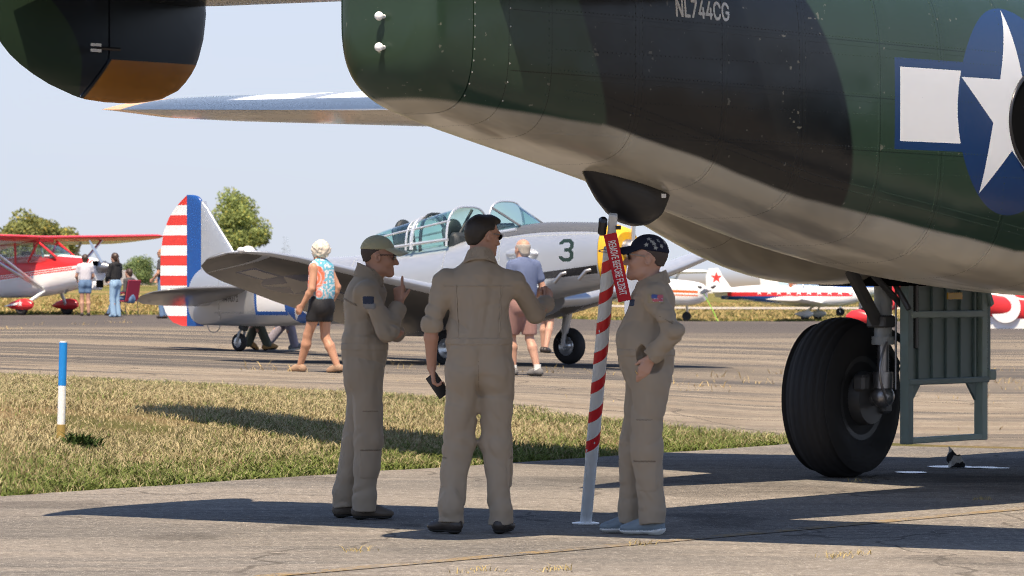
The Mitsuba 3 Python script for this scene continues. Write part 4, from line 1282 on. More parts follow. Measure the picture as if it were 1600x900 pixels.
def hoop(d, top, hw, base, k=20, off=0.0):
    a = np.linspace(0, np.pi, k)
    c, s_ = np.cos(a), np.sin(a)
    return np.stack([np.full(k, d), (hw + off) * np.sign(c) * np.abs(c) ** 0.62, base + (top - base + off) * np.abs(s_) ** 0.72], 1)


def sill(d):
    return np.interp(d, [-2.4, -0.68, 0.4], [1.44, 1.575, 1.80])


ds = np.linspace(-2.30, -0.70, 12)
add(TR + '__canopy', TF(loft([hoop(d, np.interp(d, CD[:, 0], CD[:, 1]), np.interp(d, CD[:, 0], CD[:, 2]), sill(d)) for d in ds], cap=False, closed=False)), 'm_glass_green', True, label='pale green glazed canopy')
for d in (-2.18, -1.46, -1.36, -0.72):
    add(TR + '__canopy__hoop', TF(tube(hoop(d, np.interp(d, CD[:, 0], CD[:, 1]), np.interp(d, CD[:, 0], CD[:, 2]), sill(d), 24, 0.006), 0.017 if d != -1.36 else 0.028, 8)), 'm_frame_alu', 40)
for s in (-1, 1):
    for fr, r in ((0.03, 0.022), (0.30, 0.016)):
        pts = []
        for d in np.linspace(-2.2, -0.7, 12):
            q = hoop(d, np.interp(d, CD[:, 0], CD[:, 1]), np.interp(d, CD[:, 0], CD[:, 2]), sill(d), 41, 0.006)
            j = int(round(fr * 20)) if fr < 0.2 else 7
            pts.append(q[j if s > 0 else 40 - j])
        add(TR + '__canopy__rail', TF(tube(pts, r, 8)), 'm_frame_alu', 40)
# windscreen
W0, W1 = hoop(-0.05, 2.155, 0.36, 1.72, 20), hoop(0.42, 1.84, 0.34, 1.78, 20)
add(TR + '__windscreen', TF(loft([W0, (W0 + W1) / 2 + [0, 0, 0.012], W1], cap=False, closed=False)), 'm_glass_green', True)
add(TR + '__windscreen__hoop', TF(tube(W0, 0.018, 8)), 'm_frame_alu', 40)
for j in (5, 14):
    add(TR + '__windscreen__bar', TF(tube([W0[j], W1[j]], 0.018, 8)), 'm_antiglare', 40)
add(TR + '__windscreen__sill', TF(tube([W0[0], W1[0]], 0.024, 8)), 'm_frame_alu', 40)
add(TR + '__windscreen__sill', TF(tube([W0[-1], W1[-1]], 0.024, 8)), 'm_frame_alu', 40)
# cockpit
for d in (-1.85, -0.95):
    add(TR + '__seat', TF(joined(box((d, 0, 1.62), (0.10, 0.42, 0.42), rot((0, 1, 0), -0.2), 0.04), ball((d - 0.03, 0, 1.80), 0.15, 2, (0.5, 1, 0.9)))), 'm_cabin_dark', 40)
add(TR + '__roll_hoop', TF(joined(tube(hoop(-1.3, 2.0, 0.30, 1.45, 16), 0.022, 8), tube([(-1.3, 0, 1.99), (-0.8, 0, 1.5)], 0.02, 8), tube([(-0.76, -0.3, 1.5), (-0.78, 0.15, 2.05)], 0.02, 8))), 'm_cabin_dark', 40)
add(TR + '__instrument_panel', TF(joined(box((-0.25, 0, 1.72), (0.3, 0.62, 0.30), None, 0.05), box((-0.72, 0, 1.6), (0.2, 0.66, 0.3), None, 0.05))), 'm_cabin_dark', 40)
# wheels
for s in (-1, 1):
    wc = np.array([0.02, s * 1.2, 0.243])
    R_ = 0.245
    prof = [(-0.055, 0.11), (-0.085, 0.15), (-0.09, 0.185), (-0.075, 0.22), (-0.04, 0.24), (0, R_), (0.04, 0.24), (0.075, 0.22), (0.09, 0.185), (0.085, 0.15), (0.055, 0.11)]
    k = add(TR + '__main_wheel', TF(lathe(prof, wc, (0, 1, 0), 48)), 'm_rubber', 40)
    scene[k + '__hub'] = mikit.ply(TF(lathe([(-0.075, 0.015), (-0.082, 0.05), (-0.06, 0.075), (-0.075, 0.12), (-0.06, 0.15), (0.06, 0.15), (0.075, 0.12), (0.06, 0.075), (0.082, 0.05), (0.075, 0.015)], wc, (0, 1, 0), 40)), 'm_silver_disc', smooth=35)
    add(TR + '__gear_leg', TF(joined(tube([(0.12, s * 1.07, 0.75), (0.05, s * 1.07, 0.42)], [0.065, 0.05], 14), tube([(0.05, s * 1.07, 0.44), (0.02, s * 1.07, 0.25)], 0.032, 12), tube([(0.02, s * 1.05, 0.245), (0.02, s * 1.2, 0.245)], 0.03, 10))), 'm_silver', 40)
    add(TR + '__scissor_link', TF(tube([(0.02, s * 1.07, 0.48), (-0.10, s * 1.07, 0.36), (0.0, s * 1.07, 0.25)], 0.016, 8)), 'm_cabin_dark', 40)
wc = np.array([-4.95, 0, 0.13])
twz = float(ground_z(*TF(wc)[:2])) - TZ
wc[2] += twz
k = add(TR + '__tail_wheel', TF(lathe([(-0.03, 0.06), (-0.045, 0.09), (-0.035, 0.115), (0, 0.13), (0.035, 0.115), (0.045, 0.09), (0.03, 0.06)], wc, (0, 1, 0), 36)), 'm_rubber', 40)
scene[k + '__hub'] = mikit.ply(TF(lathe([(-0.045, 0.01), (-0.04, 0.07), (0.04, 0.07), (0.045, 0.01)], wc, (0, 1, 0), 28)), 'm_silver_disc', smooth=35)
add(TR + '__tail_fork', TF(joined(*[tube([wc + [0, s * 0.055, 0], wc + [0.05, s * 0.055, 0.14], wc + [0.07, 0, 0.2]], 0.018, 8) for s in (-1, 1)])), 'm_grey_paint', 40)
add(TR + '__tail_bracket', TF(joined(tube([wc + [0.07, 0, 0.18], wc + [0.14, 0, 0.36]], 0.07, 10), tube([wc + [0.08, 0, 0.24], wc + [0.32, 0, 0.34]], 0.03, 8))), 'm_cabin_dark', 40)
t = np.linspace(0, np.pi, 14)
add(TR + '__cable_loop', TF(tube(np.stack([-5.42 - 0.12 * np.cos(t), t * 0 - 0.03, 0.49 - 0.10 * np.sin(t)], 1), 0.006, 6)), 'm_steel', True)
add(TR + '__side_scoop', TF(ball((-5.55, -0.13, 0.80), 1.0, 2, (0.2, 0.05, 0.04))), 'm_silver', True)


# ---------------------------------------------------------------- light aircraft farther off
def light_body(root, F, tab, mat, d0, d1):
    b = Body(np.array(tab))
    add(root + '__fuselage', F(b.mesh(d0, d1, 0.08, 56)), mat, 40)
    return b


def wheel(root, F, c, r, w, name='wheel'):
    return add(f'{root}__{name}', F(lathe([(-w * 0.6, r * 0.45), (-w, r * 0.7), (-w * 0.7, r * 0.93), (0, r), (w * 0.7, r * 0.93), (w, r * 0.7), (w * 0.6, r * 0.45)], c, (0, 1, 0), 28)), 'm_rubber', 40)


def blade_pair(root, F, hub, ang, R, mat, chord=0.09):
    for a in (ang, ang + math.pi):
        dv = np.array([0, math.cos(a), math.sin(a)])
        sd = np.cross([1, 0, 0], dv)
        th = np.arange(12) * np.pi / 6
        rings = [np.asarray(hub) + dv * r + np.cos(th)[:, None] * (sd * c + np.array([0.35 * c, 0, 0])) + np.sin(th)[:, None] * np.array([1, 0, 0]) * w for r, c, w in ((0.1, 0.05, 0.035), (R * 0.4, chord, 0.02), (R * 0.8, chord * 0.85, 0.012), (R, chord * 0.35, 0.006))]
        add(root + '__propeller_blade', F(loft(rings)), mat, 40)


# red and white high wing plane at left
DY = 122.8
DX = (66 - 800) / F_PX * DY
DF = Frame((DX, DY, float(ground_z(DX, DY))), math.radians(-33))
DC = 'red_white_high_wing_airplane'
say(DC, 'red and white high wing airplane with silver propeller parked at the left edge', 'airplane')
dt = [(-5.2, 0.72, 0.95, 0.04, 2.0), (-4.0, 0.62, 1.10, 0.16, 2.4), (-2.5, 0.52, 1.34, 0.30, 2.8), (-1.2, 0.47, 1.58, 0.40, 3.0), (-0.2, 0.50, 1.66, 0.42, 3.0), (0.6, 0.60, 1.66, 0.42, 3.0), (1.2, 0.72, 1.62, 0.40, 3.0), (1.75, 0.84, 1.56, 0.36, 2.8), (2.0, 0.93, 1.48, 0.26, 2.5)]
db = light_body(DC, DF, dt, 'm_paint_white', -5.2, 2.0)
for s in (-1, 1):
    add(DC + '__red_upper_paint', DF(db.band(-3.5, 1.9, lambda d: 1.20 + 0.105 * d, lambda d: float(db.f(d)[1]) - 0.004, s, 0.006, 40, 10)), 'm_paint_red', True)
    for k, (a, b) in enumerate(((1.09, 1.125), (1.145, 1.18))):
        add(DC + '__stripe', DF(db.band(-2.5, 1.6 - 0.25 * k, lambda d, a=a: a + 0.105 * d, lambda d, b=b: b + 0.105 * d, s, 0.006, 24, 2)), 'm_paint_red', True)
cab = [np.array([[d, -w, z], [d, w, z]]) for d, w, z in ()]
# cabin glazing and posts
glass = joined(*[tm([(0.72, -0.42, 1.60), (0.18, -0.42, 2.02), (-0.55, -0.42, 2.02), (-0.55, -0.43, 1.42), (0.3, -0.43, 1.45)], [[0, 1, 4], [1, 2, 4], [2, 3, 4]]), tm([(-0.62, -0.43, 1.42), (-0.62, -0.42, 2.0), (-1.9, -0.36, 1.78), (-1.9, -0.38, 1.38)], [[0, 1, 2], [0, 2, 3]])])
add(DC + '__side_window', DF(glass), 'm_glass_clear')
add(DC + '__side_window', DF(tm(np.array(glass.vertices) * [1, -1, 1], glass.faces)), 'm_glass_clear')
wsv = [hoop(d, t, 0.42, b, 14) for d, t, b in ((0.80, 1.67, 1.60), (0.5, 1.88, 1.62), (0.16, 2.04, 1.70))]
add(DC + '__windscreen', DF(loft(wsv, cap=False, closed=False)), 'm_glass_clear', True)
for s in (-1, 1):
    for a, b in (((0.80, 0.42, 1.60), (0.16, 0.42, 2.03)), ((-0.58, 0.43, 1.42), (-0.62, 0.42, 2.02)), ((-0.15, 0.43, 1.46), (0.2, 0.42, 2.0)), ((-1.9, 0.37, 1.40), (-1.9, 0.36, 1.80))):
        add(DC + '__window_post', DF(tube([np.array(a) * [1, s, 1], np.array(b) * [1, s, 1]], 0.035, 8)), 'm_paint_red', 40)
add(DC + '__cabin_top', DF(loft([superellipse(w, b, t, 3, 40, d) for d, b, t, w in ((0.1, 1.99, 2.08, 0.40), (-0.7, 1.97, 2.10, 0.42), (-1.6, 1.80, 2.0, 0.38), (-2.6, 1.40, 1.70, 0.28), (-3.4, 1.2, 1.45, 0.2))])), 'm_paint_red', 40)
add(DC + '__seat', DF(box((-0.55, 0, 1.45), (0.12, 0.4, 0.6), None, 0.05)), 'm_cabin_dark')
add(DC + '__seat', DF(box((-1.4, 0, 1.4), (0.12, 0.4, 0.5), None, 0.05)), 'm_cabin_dark')
add(DC + '__cockpit_frame', DF(joined(tube([(0.3, -0.3, 1.5), (0.1, -0.2, 2.0)], 0.03, 6), tube([(0.35, 0.3, 1.5), (-0.3, 0.3, 2.0)], 0.03, 6), box((0.62, 0, 1.62), (0.2, 0.7, 0.12), None, 0.03))), 'm_cabin_green', 40)
for s in (-1, 1):
    wst = [(s * a, 0.30, h - 0.04, c, 0.095, 8) for a, h, c in ((0.0, 2.10, 1.6), (2.6, 2.14, 1.6), (4.7, 2.18, 1.6), (4.95, 2.19, 1.45), (5.05, 2.19, 1.1))]
    kk = [(p, d - 0.42, h, c - 0.42, t, i) for p, d, h, c, t, i in wst]
    full = wing(wst if s > 0 else wst[::-1], 24, 0, 0.32)
    rear = wing(wst if s > 0 else wst[::-1], 24, 0.315, 1.0)
    k = add(DC + '__wing', DF(rear), 'm_paint_offwhite', 40)
    scene[k + '__red_leading_edge'] = mikit.ply(DF(full), 'm_paint_red', smooth=40)
    add(DC + '__wing_strut', DF(tube([(0.35, s * 0.42, 0.72), (-0.05, s * 2.7, 2.08)], [0.05, 0.04], 10)), 'm_alu', 40)
    add(DC + '__wing_strut', DF(tube([(0.35, s * 0.42, 0.72), (-0.75, s * 2.7, 2.10)], [0.05, 0.04], 10)), 'm_alu', 40)
    add(DC + '__gear_leg', DF(tube([(0.35, s * 0.36, 0.66), (0.1, s * 0.90, 0.28)], [0.055, 0.04], 10)), 'm_paint_white', 40)
    wc = np.array([0.08, s * 0.98, 0.2])
    wheel(DC, DF, wc, 0.2, 0.075)
    ks = []
    for d, w, b, t in ((-0.52, 0.02, 0.24, 0.27), (-0.35, 0.08, 0.18, 0.36), (-0.1, 0.12, 0.15, 0.44), (0.12, 0.135, 0.14, 0.46), (0.28, 0.11, 0.16, 0.43), (0.38, 0.05, 0.22, 0.36)):
        ks.append(superellipse(w, b, t, 2.2, 28, d + 0.08) + [0, s * 0.98, 0])
    k = add(DC + '__wheel_fairing', DF(loft(ks)), 'm_paint_red', 40)
    if s < 0:
        mk = joined(flat(Polygon([(-0.42, 0.24), (0.05, 0.29), (0.05, 0.36), (-0.40, 0.27)])), flat(star_poly((0.13, 0.33), 0.10)))
        v = np.array(mk.vertices)
        scene[k + '__white_flash'] = mikit.ply(DF(tm(np.stack([v[:, 0], np.full(len(v), -0.98 - 0.138), v[:, 1]], 1), mk.faces)), 'm_paint_white')
add(DC + '__spinner', DF(lathe([(-0.05, 0.17), (0.1, 0.165), (0.25, 0.12), (0.40, 0.02)], (2.03, 0, 1.32), (1, 0, 0), 28)), 'm_steel', 40)
blade_pair(DC, DF, (2.14, 0, 1.32), 2.3, 0.95, 'm_alu', 0.09)
for s in (-1, 1):
    q = db.flank(np.array([1.86]), np.array([1.38]), s, 0.0)[0]
    add(DC + '__air_inlet', DF(box((1.99, s * 0.17, 1.42), (0.10, 0.18, 0.13), None, 0.02)), 'm_dark_void')
add(DC + '__lower_scoop', DF(joined(box((1.72, 0, 0.84), (0.55, 0.4, 0.30), None, 0.06))), 'm_paint_white', 40)
add(DC + '__lower_scoop__opening', DF(box((2.0, 0, 0.86), (0.03, 0.30, 0.2), None, 0.01)), 'm_dark_void')
add(DC + '__exhaust_pipe', DF(tube([(1.1, -0.18, 0.80), (0.95, -0.2, 0.6)], 0.035, 10)), 'm_steel', 40)
add(DC + '__fin', DF(slab(np.array([0.9, 1.3, 1.7, 1.95]), np.array([-4.3, -4.7, -5.0, -5.2]), np.array([-5.6, -5.7, -5.7, -5.5]), 0.07)), 'm_paint_red', 40)
for s in (-1, 1):
    sp = [(s * a, -4.5 - 0.1 * a, 1.02, 0.9 - 0.2 * a, 0.08, 0) for a in (0.05, 0.9, 1.45)]
    add(DC + '__tailplane', DF(wing(sp[::-1] if s < 0 else sp, 16)), 'm_paint_white', 40)
wheel(DC, DF, np.array([-5.1, 0, 0.12]), 0.12, 0.05, 'tail_wheel')
add(DC + '__tail_spring', DF(tube([(-4.6, 0, 0.62), (-5.1, 0, 0.15)], 0.03, 8)), 'm_steel', 40)

# white nose-wheel plane with orange stripes
CY = 176.0
CX = (1069 - 800) / F_PX * CY
CF = Frame((CX, CY, float(ground_z(CX, CY))), math.radians(-22))
CS = 'white_orange_striped_airplane'
say(CS, 'white airplane nose with two orange stripes showing behind the right hand man', 'airplane')
ct = [(-5.5, 1.1, 1.35, 0.05, 2), (-3.5, 0.85, 1.7, 0.3, 2.6), (-1.8, 0.62, 1.95, 0.52, 3), (-0.6, 0.60, 1.66, 0.52, 3), (0.2, 0.62, 1.58, 0.5, 3), (0.7, 0.72, 1.48, 0.42, 2.6), (0.88, 0.82, 1.36, 0.3, 2.3)]
cb = light_body(CS, CF, ct, 'm_paint_white', -5.5, 0.88)
scene['m_paint_orange'] = principled((0.62, 0.14, 0.03), 0.35, coat=0.3)
for a, b in ((1.12, 1.22), (1.0, 1.05)):
    add(CS + '__stripe', CF(cb.band(-3.2, 0.72, lambda d, a=a: a - 0.03 * d, lambda d, b=b: b - 0.03 * d, -1, 0.008, 20, 3)), 'm_paint_orange', True)
add(CS + '__spinner', CF(lathe([(0, 0.13), (0.12, 0.11), (0.28, 0.02)], (0.9, 0, 1.24), (1, 0, 0), 20)), 'm_paint_white', 40)
add(CS + '__air_inlet', CF(box((0.72, -0.30, 1.33), (0.26, 0.16, 0.12), None, 0.05)), 'm_paint_black', 40)
blade_pair(CS, CF, (1.0, 0, 1.24), 0.15, 0.95, 'm_antiglare', 0.08)
wheel(CS, CF, np.array([0.1, 0, 0.19]), 0.19, 0.07, 'nose_wheel')
add(CS + '__nose_leg', CF(tube([(0.1, 0.02, 0.75), (0.1, 0.09, 0.19)], 0.05, 10)), 'm_alu', 40)
for s in (-1, 1):
    wheel(CS, CF, np.array([-1.7, s * 1.15, 0.21]), 0.21, 0.08, 'main_wheel')
    add(CS + '__gear_leg', CF(tube([(-1.6, s * 0.4, 0.7), (-1.7, s * 1.1, 0.22)], 0.05, 8)), 'm_paint_white', 40)
    add(CS + '__wing', CF(wing([(s * a, -0.75, 1.93, c, 0.12, 2) for a, c in ((0, 1.6), (3.0, 1.6), (5.2, 1.15), (5.4, 0.8))][::s], 20)), 'm_paint_white', 40)
    add(CS + '__wing_strut', CF(tube([(-1.0, s * 0.5, 0.8), (-1.1, s * 2.5, 1.92)], 0.05, 8)), 'm_paint_white', 40)
add(CS + '__cabin_window', CF(loft([hoop(d, t, w, b, 14) for d, t, w, b in ((-0.45, 1.72, 0.5, 1.6), (-0.9, 1.9, 0.5, 1.6), (-2.2, 1.9, 0.48, 1.6))], cap=False, closed=False)), 'm_glass_clear', True)
add(CS + '__fin', CF(slab(np.array([1.3, 1.8, 2.6]), np.array([-4.3, -4.9, -5.3]), np.array([-5.6, -5.8, -6.0]), 0.1)), 'm_paint_white', 40)
flag = tube([at(1096, 452, CY - 0.5), at(1110, 478, CY - 0.9), at(1122, 502, CY - 1.2)], 0.02, 6)
scene['m_cord_green'] = diffuse((0.25, 0.5, 0.08))
add('tie_down_rope', flag, 'm_cord_green', True, label='thin green tie down rope from the orange striped plane', cat='rope')

# low wing plane with stars and stripes
RY = 178.0
RX = (1262 - 800) / F_PX * RY
RF = Frame((RX, RY, float(ground_z(RX, RY))), math.radians(-20))
RV = 'star_striped_low_wing_airplane'
say(RV, 'white low wing airplane with red stripe, white stars and blue tail beyond the landing gear', 'airplane')
rt = [(-3.85, 0.95, 1.22, 0.05, 2), (-2.6, 0.80, 1.38, 0.22, 2.5), (-1.2, 0.64, 1.45, 0.42, 3), (0.2, 0.55, 1.42, 0.5, 3), (1.2, 0.58, 1.35, 0.48, 3), (1.9, 0.68, 1.28, 0.38, 2.6), (2.1, 0.78, 1.15, 0.24, 2.3)]
rb_ = light_body(RV, RF, rt, 'm_paint_white', -3.85, 2.1)
add(RV + '__red_stripe', RF(rb_.band(-3.3, 1.95, lambda d: 0.98, lambda d: 1.14, -1, 0.008, 24, 4)), 'm_paint_red', True)
add(RV + '__blue_stripe', RF(rb_.band(-3.6, -1.0, lambda d: 0.86 - 0.055 * (d + 3.6), lambda d: 0.985, -1, 0.008, 24, 4)), 'm_blue_tail', True)
for i in range(9):
    add(RV + '__painted_star', RF(rb_.decal(star_poly((-1.9 + 0.42 * i, 1.15), 0.15), -1, 0.014, 0.1)), 'm_paint_white', True)
add(RV + '__canopy', RF(loft([hoop(d, t, w, b, 16) for d, t, w, b in ((-1.25, 1.5, 0.3, 1.38), (-0.9, 1.72, 0.42, 1.38), (-0.2, 1.88, 0.46, 1.38), (0.5, 1.76, 0.45, 1.38), (0.95, 1.42, 0.4, 1.34))], cap=False, closed=False)), 'm_glass_clear', True)
add(RV + '__canopy__hoop', RF(tube(hoop(-0.05, 1.90, 0.47, 1.38, 16), 0.03, 6)), 'm_paint_white', True)
for s in (-1, 1):
    add(RV + '__seat', RF(box((-0.6, 0.22 * s, 1.45), (0.15, 0.35, 0.4), None, 0.05)), 'm_paint_orange')
add(RV + '__fin', RF(slab(np.array([1.1, 1.4, 1.8, 2.1]), np.array([-2.95, -3.25, -3.55, -3.72]), np.array([-4.2, -4.22, -4.22, -4.1]), 0.1)), 'm_paint_white', 40)
sp = flat(star_poly((-3.78, 1.72), 0.26))
v = np.array(sp.vertices)
add(RV + '__fin_star', RF(tm(np.stack([v[:, 0], np.full(len(v), -0.062), v[:, 1]], 1), sp.faces)), 'm_stripe_red', label='red star on the tail fin')
for s in (-1, 1):
    add(RV + '__wing', RF(wing([(s * a, 0.75, 0.68 + 0.06 * a, 1.45, 0.13, 1) for a in (0.2, 3.2, 3.5)][::s], 20)), 'm_paint_white', 40)
    sp_ = [(s * a, -3.1, 1.16, 0.85 - 0.12 * a, 0.09, 0) for a in (0.05, 1.4)]
    add(RV + '__tailplane', RF(wing(sp_[::s], 14)), 'm_paint_white', 40)
    wc = np.array([0.15, s * 0.92, 0.17])
    wheel(RV, RF, wc, 0.17, 0.07)
    ks = [superellipse(w, b, t, 2.2, 24, d + 0.15) + [0, s * 0.92, 0] for d, w, b, t in ((-0.42, 0.02, 0.26, 0.3), (-0.2, 0.1, 0.17, 0.38), (0.05, 0.13, 0.13, 0.43), (0.22, 0.11, 0.15, 0.41), (0.34, 0.03, 0.24, 0.34))]
    add(RV + '__wheel_fairing', RF(loft(ks)), 'm_grey_fairing' if False else 'm_paint_offwhite', 40)
    add(RV + '__gear_leg', RF(tube([(0.4, s * 0.35, 0.6), (0.15, s * 0.90, 0.38)], 0.04, 8)), 'm_alu', 40)
add(RV + '__spinner', RF(lathe([(0, 0.16), (0.15, 0.13), (0.34, 0.02)], (2.1, 0, 0.98), (1, 0, 0), 20)), 'm_paint_yellow', 40)
blade_pair(RV, RF, (2.2, 0, 0.98), 1.2, 0.85, 'm_antiglare', 0.08)

# white low plane behind it
WY = 196.0
WX = (1330 - 800) / F_PX * WY
WF = Frame((WX, WY, float(ground_z(WX, WY)) + 0.0), math.radians(-24))
WH = 'white_blue_striped_airplane'
say(WH, 'white airplane with a blue stripe parked behind the star striped plane', 'airplane')
wt = [(-4.0, 1.1, 1.4, 0.06, 2), (-2.2, 0.9, 1.75, 0.4, 2.8), (-0.8, 0.8, 2.0, 0.55, 3), (0.4, 0.8, 1.9, 0.55, 3), (1.6, 0.95, 1.65, 0.45, 2.6), (1.9, 1.1, 1.5, 0.3, 2.3)]
wb = light_body(WH, WF, wt, 'm_paint_white', -4.0, 1.9)
add(WH + '__blue_stripe', WF(wb.band(-3, 1.7, lambda d: 1.28, lambda d: 1.42, -1, 0.008, 20, 3)), 'm_blue_tail', True)
add(WH + '__cabin_window', WF(wb.band(-1.6, 0.2, lambda d: 1.68, lambda d: 1.84, -1, 0.01, 12, 3)), 'm_antiglare', True)
for s in (-1, 1):
    add(WH + '__wing', WF(wing([(s * a, 0.6, 0.88 + 0.06 * a, 1.5, 0.13, 1) for a in (0.2, 4.2, 4.5)][::s], 18)), 'm_paint_white', 40)
    wheel(WH, WF, np.array([0.0, s * 1.4, 0.2]), 0.2, 0.07)
    add(WH + '__gear_leg', WF(tube([(0, s * 1.4, 0.9), (0, s * 1.4, 0.2)], 0.05, 8)), 'm_alu', 40)
wheel(WH, WF, np.array([1.3, 0, 0.2]), 0.2, 0.07, 'nose_wheel')
add(WH + '__nose_leg', WF(tube([(1.3, 0, 1.0), (1.3, 0, 0.2)], 0.05, 8)), 'm_alu', 40)
add(WH + '__fin', WF(slab(np.array([1.3, 1.9, 2.5]), np.array([-2.9, -3.4, -3.8]), np.array([-4.2, -4.3, -4.4]), 0.1)), 'm_paint_white', 40)

# red plane seen past the landing gear: nose away, tail towards the right
AY = 128.0
AX = (1452 - 800) / F_PX * AY
AF = Frame((AX, AY, float(ground_z(AX, AY))), math.radians(158))
AC = 'red_white_roundel_airplane'
say(AC, 'red airplane with a white roundel on its tail behind the landing gear door', 'airplane')
at_ = [(-3.4, 0.20, 0.75, 0.04, 2), (-2.6, 0.30, 0.95, 0.16, 2.4), (-1.3, 0.45, 1.25, 0.36, 2.8), (0.0, 0.55, 1.45, 0.45, 2.8), (0.8, 0.62, 1.5, 0.46, 2.6), (1.2, 0.75, 1.4, 0.36, 2.3)]
ab = light_body(AC, AF, at_, 'm_paint_red', -3.4, 1.2)
fh = np.array([0.02, 0.25, 0.6, 0.9, 1.15])
add(AC + '__fin', AF(slab(fh, np.array([-1.75, -1.65, -1.7, -1.8, -1.95]), np.array([-3.4, -3.5, -3.5, -3.45, -3.3]), 0.12)), 'm_paint_red', 40)
lw = slab(np.array([-0.02, 0.2, 0.36]), np.array([-1.74, -1.63, -1.65]), np.array([-3.41, -3.51, -3.51]), 0.126)
add(AC + '__fin_lower_paint', AF(lw), 'm_paint_white', 40)
for s in (-1, 1):
    rd_ = flat(shapely.Point(-2.30, 0.62).buffer(0.44, 24))
    v = np.array(rd_.vertices)
    add(AC + '__roundel', AF(tm(np.stack([v[:, 0], np.full(len(v), s * 0.18), v[:, 1]], 1), rd_.faces)), 'm_paint_white', label='white roundel')
    add(AC + '__wing', AF(wing([(s * a, 0.5, 0.72, 1.35 - 0.1 * a, 0.13, 0) for a in (0.2, 3.6, 3.8)][::s], 18)), 'm_paint_red', 40)
    wheel(AC, AF, np.array([1.75, s * 0.85, 0.2]), 0.2, 0.07)
    ks = [superellipse(w, b, t, 2.2, 24, d + 1.75) + [0, s * 0.85, 0] for d, w, b, t in ((-0.55, 0.02, 0.26, 0.3), (-0.25, 0.12, 0.16, 0.46), (0.05, 0.16, 0.13, 0.56), (0.3, 0.13, 0.15, 0.52), (0.46, 0.03, 0.26, 0.4))]
    add(AC + '__wheel_fairing', AF(loft(ks)), 'm_paint_red' if s > 0 else 'm_paint_white', 40)
    add(AC + '__gear_leg', AF(tube([(0.9, s * 0.3, 0.75), (1.65, s * 0.85, 0.4)], 0.05, 8)), 'm_paint_red', 40)
add(AC + '__canopy', AF(loft([hoop(d, t, w, b, 14) for d, t, w, b in ((-1.5, 1.3, 0.2, 1.2), (-0.8, 1.72, 0.34, 1.3), (-0.1, 1.62, 0.34, 1.35), (0.3, 1.46, 0.3, 1.38))], cap=False, closed=False)), 'm_glass_clear', True)
add(AC + '__upper_tail', AF(slab(np.array([1.1, 1.5, 2.0]), np.array([-0.6, -0.5, -0.55]), np.array([-1.6, -1.5, -1.2]), 0.1)), 'm_paint_red', 40)
# ---------------------------------------------------------------- people
class Field:
    """A signed distance grid; shapes are blended into it where they lie."""

    def __init__(self, lo, hi, h):
        self.lo, self.h = np.asarray(lo, float), h
        n = np.ceil((np.asarray(hi, float) - self.lo) / h).astype(int) + 1
        self.ax = [(self.lo[i] + np.arange(n[i]) * h).astype(np.float32) for i in range(3)]
        self.d = np.full(n, 0.25, np.float32)

    def block(self, lo, hi, pad=0.06):
        sl = []
        for i in range(3):
            a = int(np.clip(np.floor((lo[i] - pad - self.lo[i]) / self.h), 0, len(self.ax[i]) - 1))
            b = int(np.clip(np.ceil((hi[i] + pad - self.lo[i]) / self.h) + 1, a + 1, len(self.ax[i])))
            sl.append(slice(a, b))
        x, y, z = self.ax[0][sl[0]][:, None, None], self.ax[1][sl[1]][None, :, None], self.ax[2][sl[2]][None, None, :]
        return tuple(sl), x, y, z

    def blend(self, sl, v, k):
        d = self.d[sl]
        if k > 0:
            t = np.clip(0.5 + 0.5 * (d - v) / k, 0, 1)
            self.d[sl] = d * (1 - t) + v * t - k * t * (1 - t)
        else:
            self.d[sl] = np.minimum(d, v)

    def cap(self, a, b, ra, rb=None, k=0.02, flat=(1, 1, 1)):
        rb = ra if rb is None else rb
        a, b = np.asarray(a, float), np.asarray(b, float)
        r = max(ra, rb)
        sl, x, y, z = self.block(np.minimum(a, b) - r, np.maximum(a, b) + r)
        e = b - a
        L = max(float(e @ e), 1e-9)
        px, py, pz = x - a[0], y - a[1], z - a[2]
        t = np.clip((px * e[0] + py * e[1] + pz * e[2]) / L, 0, 1)
        q = np.sqrt(((px - t * e[0]) / flat[0]) ** 2 + ((py - t * e[1]) / flat[1]) ** 2 + ((pz - t * e[2]) / flat[2]) ** 2)
        self.blend(sl, (q - (ra + (rb - ra) * t)) * min(flat), k)
        return self

    def ell(self, c, r, R=None, k=0.02, cut=False):
        c, r = np.asarray(c, float), np.asarray(r, float)
        m = r.max()
        sl, x, y, z = self.block(c - m, c + m)
        q = [x - c[0], y - c[1], z - c[2]]
        if R is not None:
            q = [R[0][i] * q[0] + R[1][i] * q[1] + R[2][i] * q[2] for i in range(3)]
        k0 = np.sqrt((q[0] / r[0]) ** 2 + (q[1] / r[1]) ** 2 + (q[2] / r[2]) ** 2)
        k1 = np.sqrt((q[0] / r[0] ** 2) ** 2 + (q[1] / r[1] ** 2) ** 2 + (q[2] / r[2] ** 2) ** 2)
        v = k0 * (k0 - 1) / np.maximum(k1, 1e-6)
        if cut:
            d = self.d[sl]
            t = np.clip(0.5 - 0.5 * (d + v) / k, 0, 1)
            self.d[sl] = d * (1 - t) - v * t + k * t * (1 - t)
        else:
            self.blend(sl, v, k)
        return self

    def xyz(self):
        return self.ax[0][:, None, None], self.ax[1][None, :, None], self.ax[2][None, None, :]

    def mesh(self, d=None):
        return surface_nets(self.d if d is None else d, self.lo, self.h)


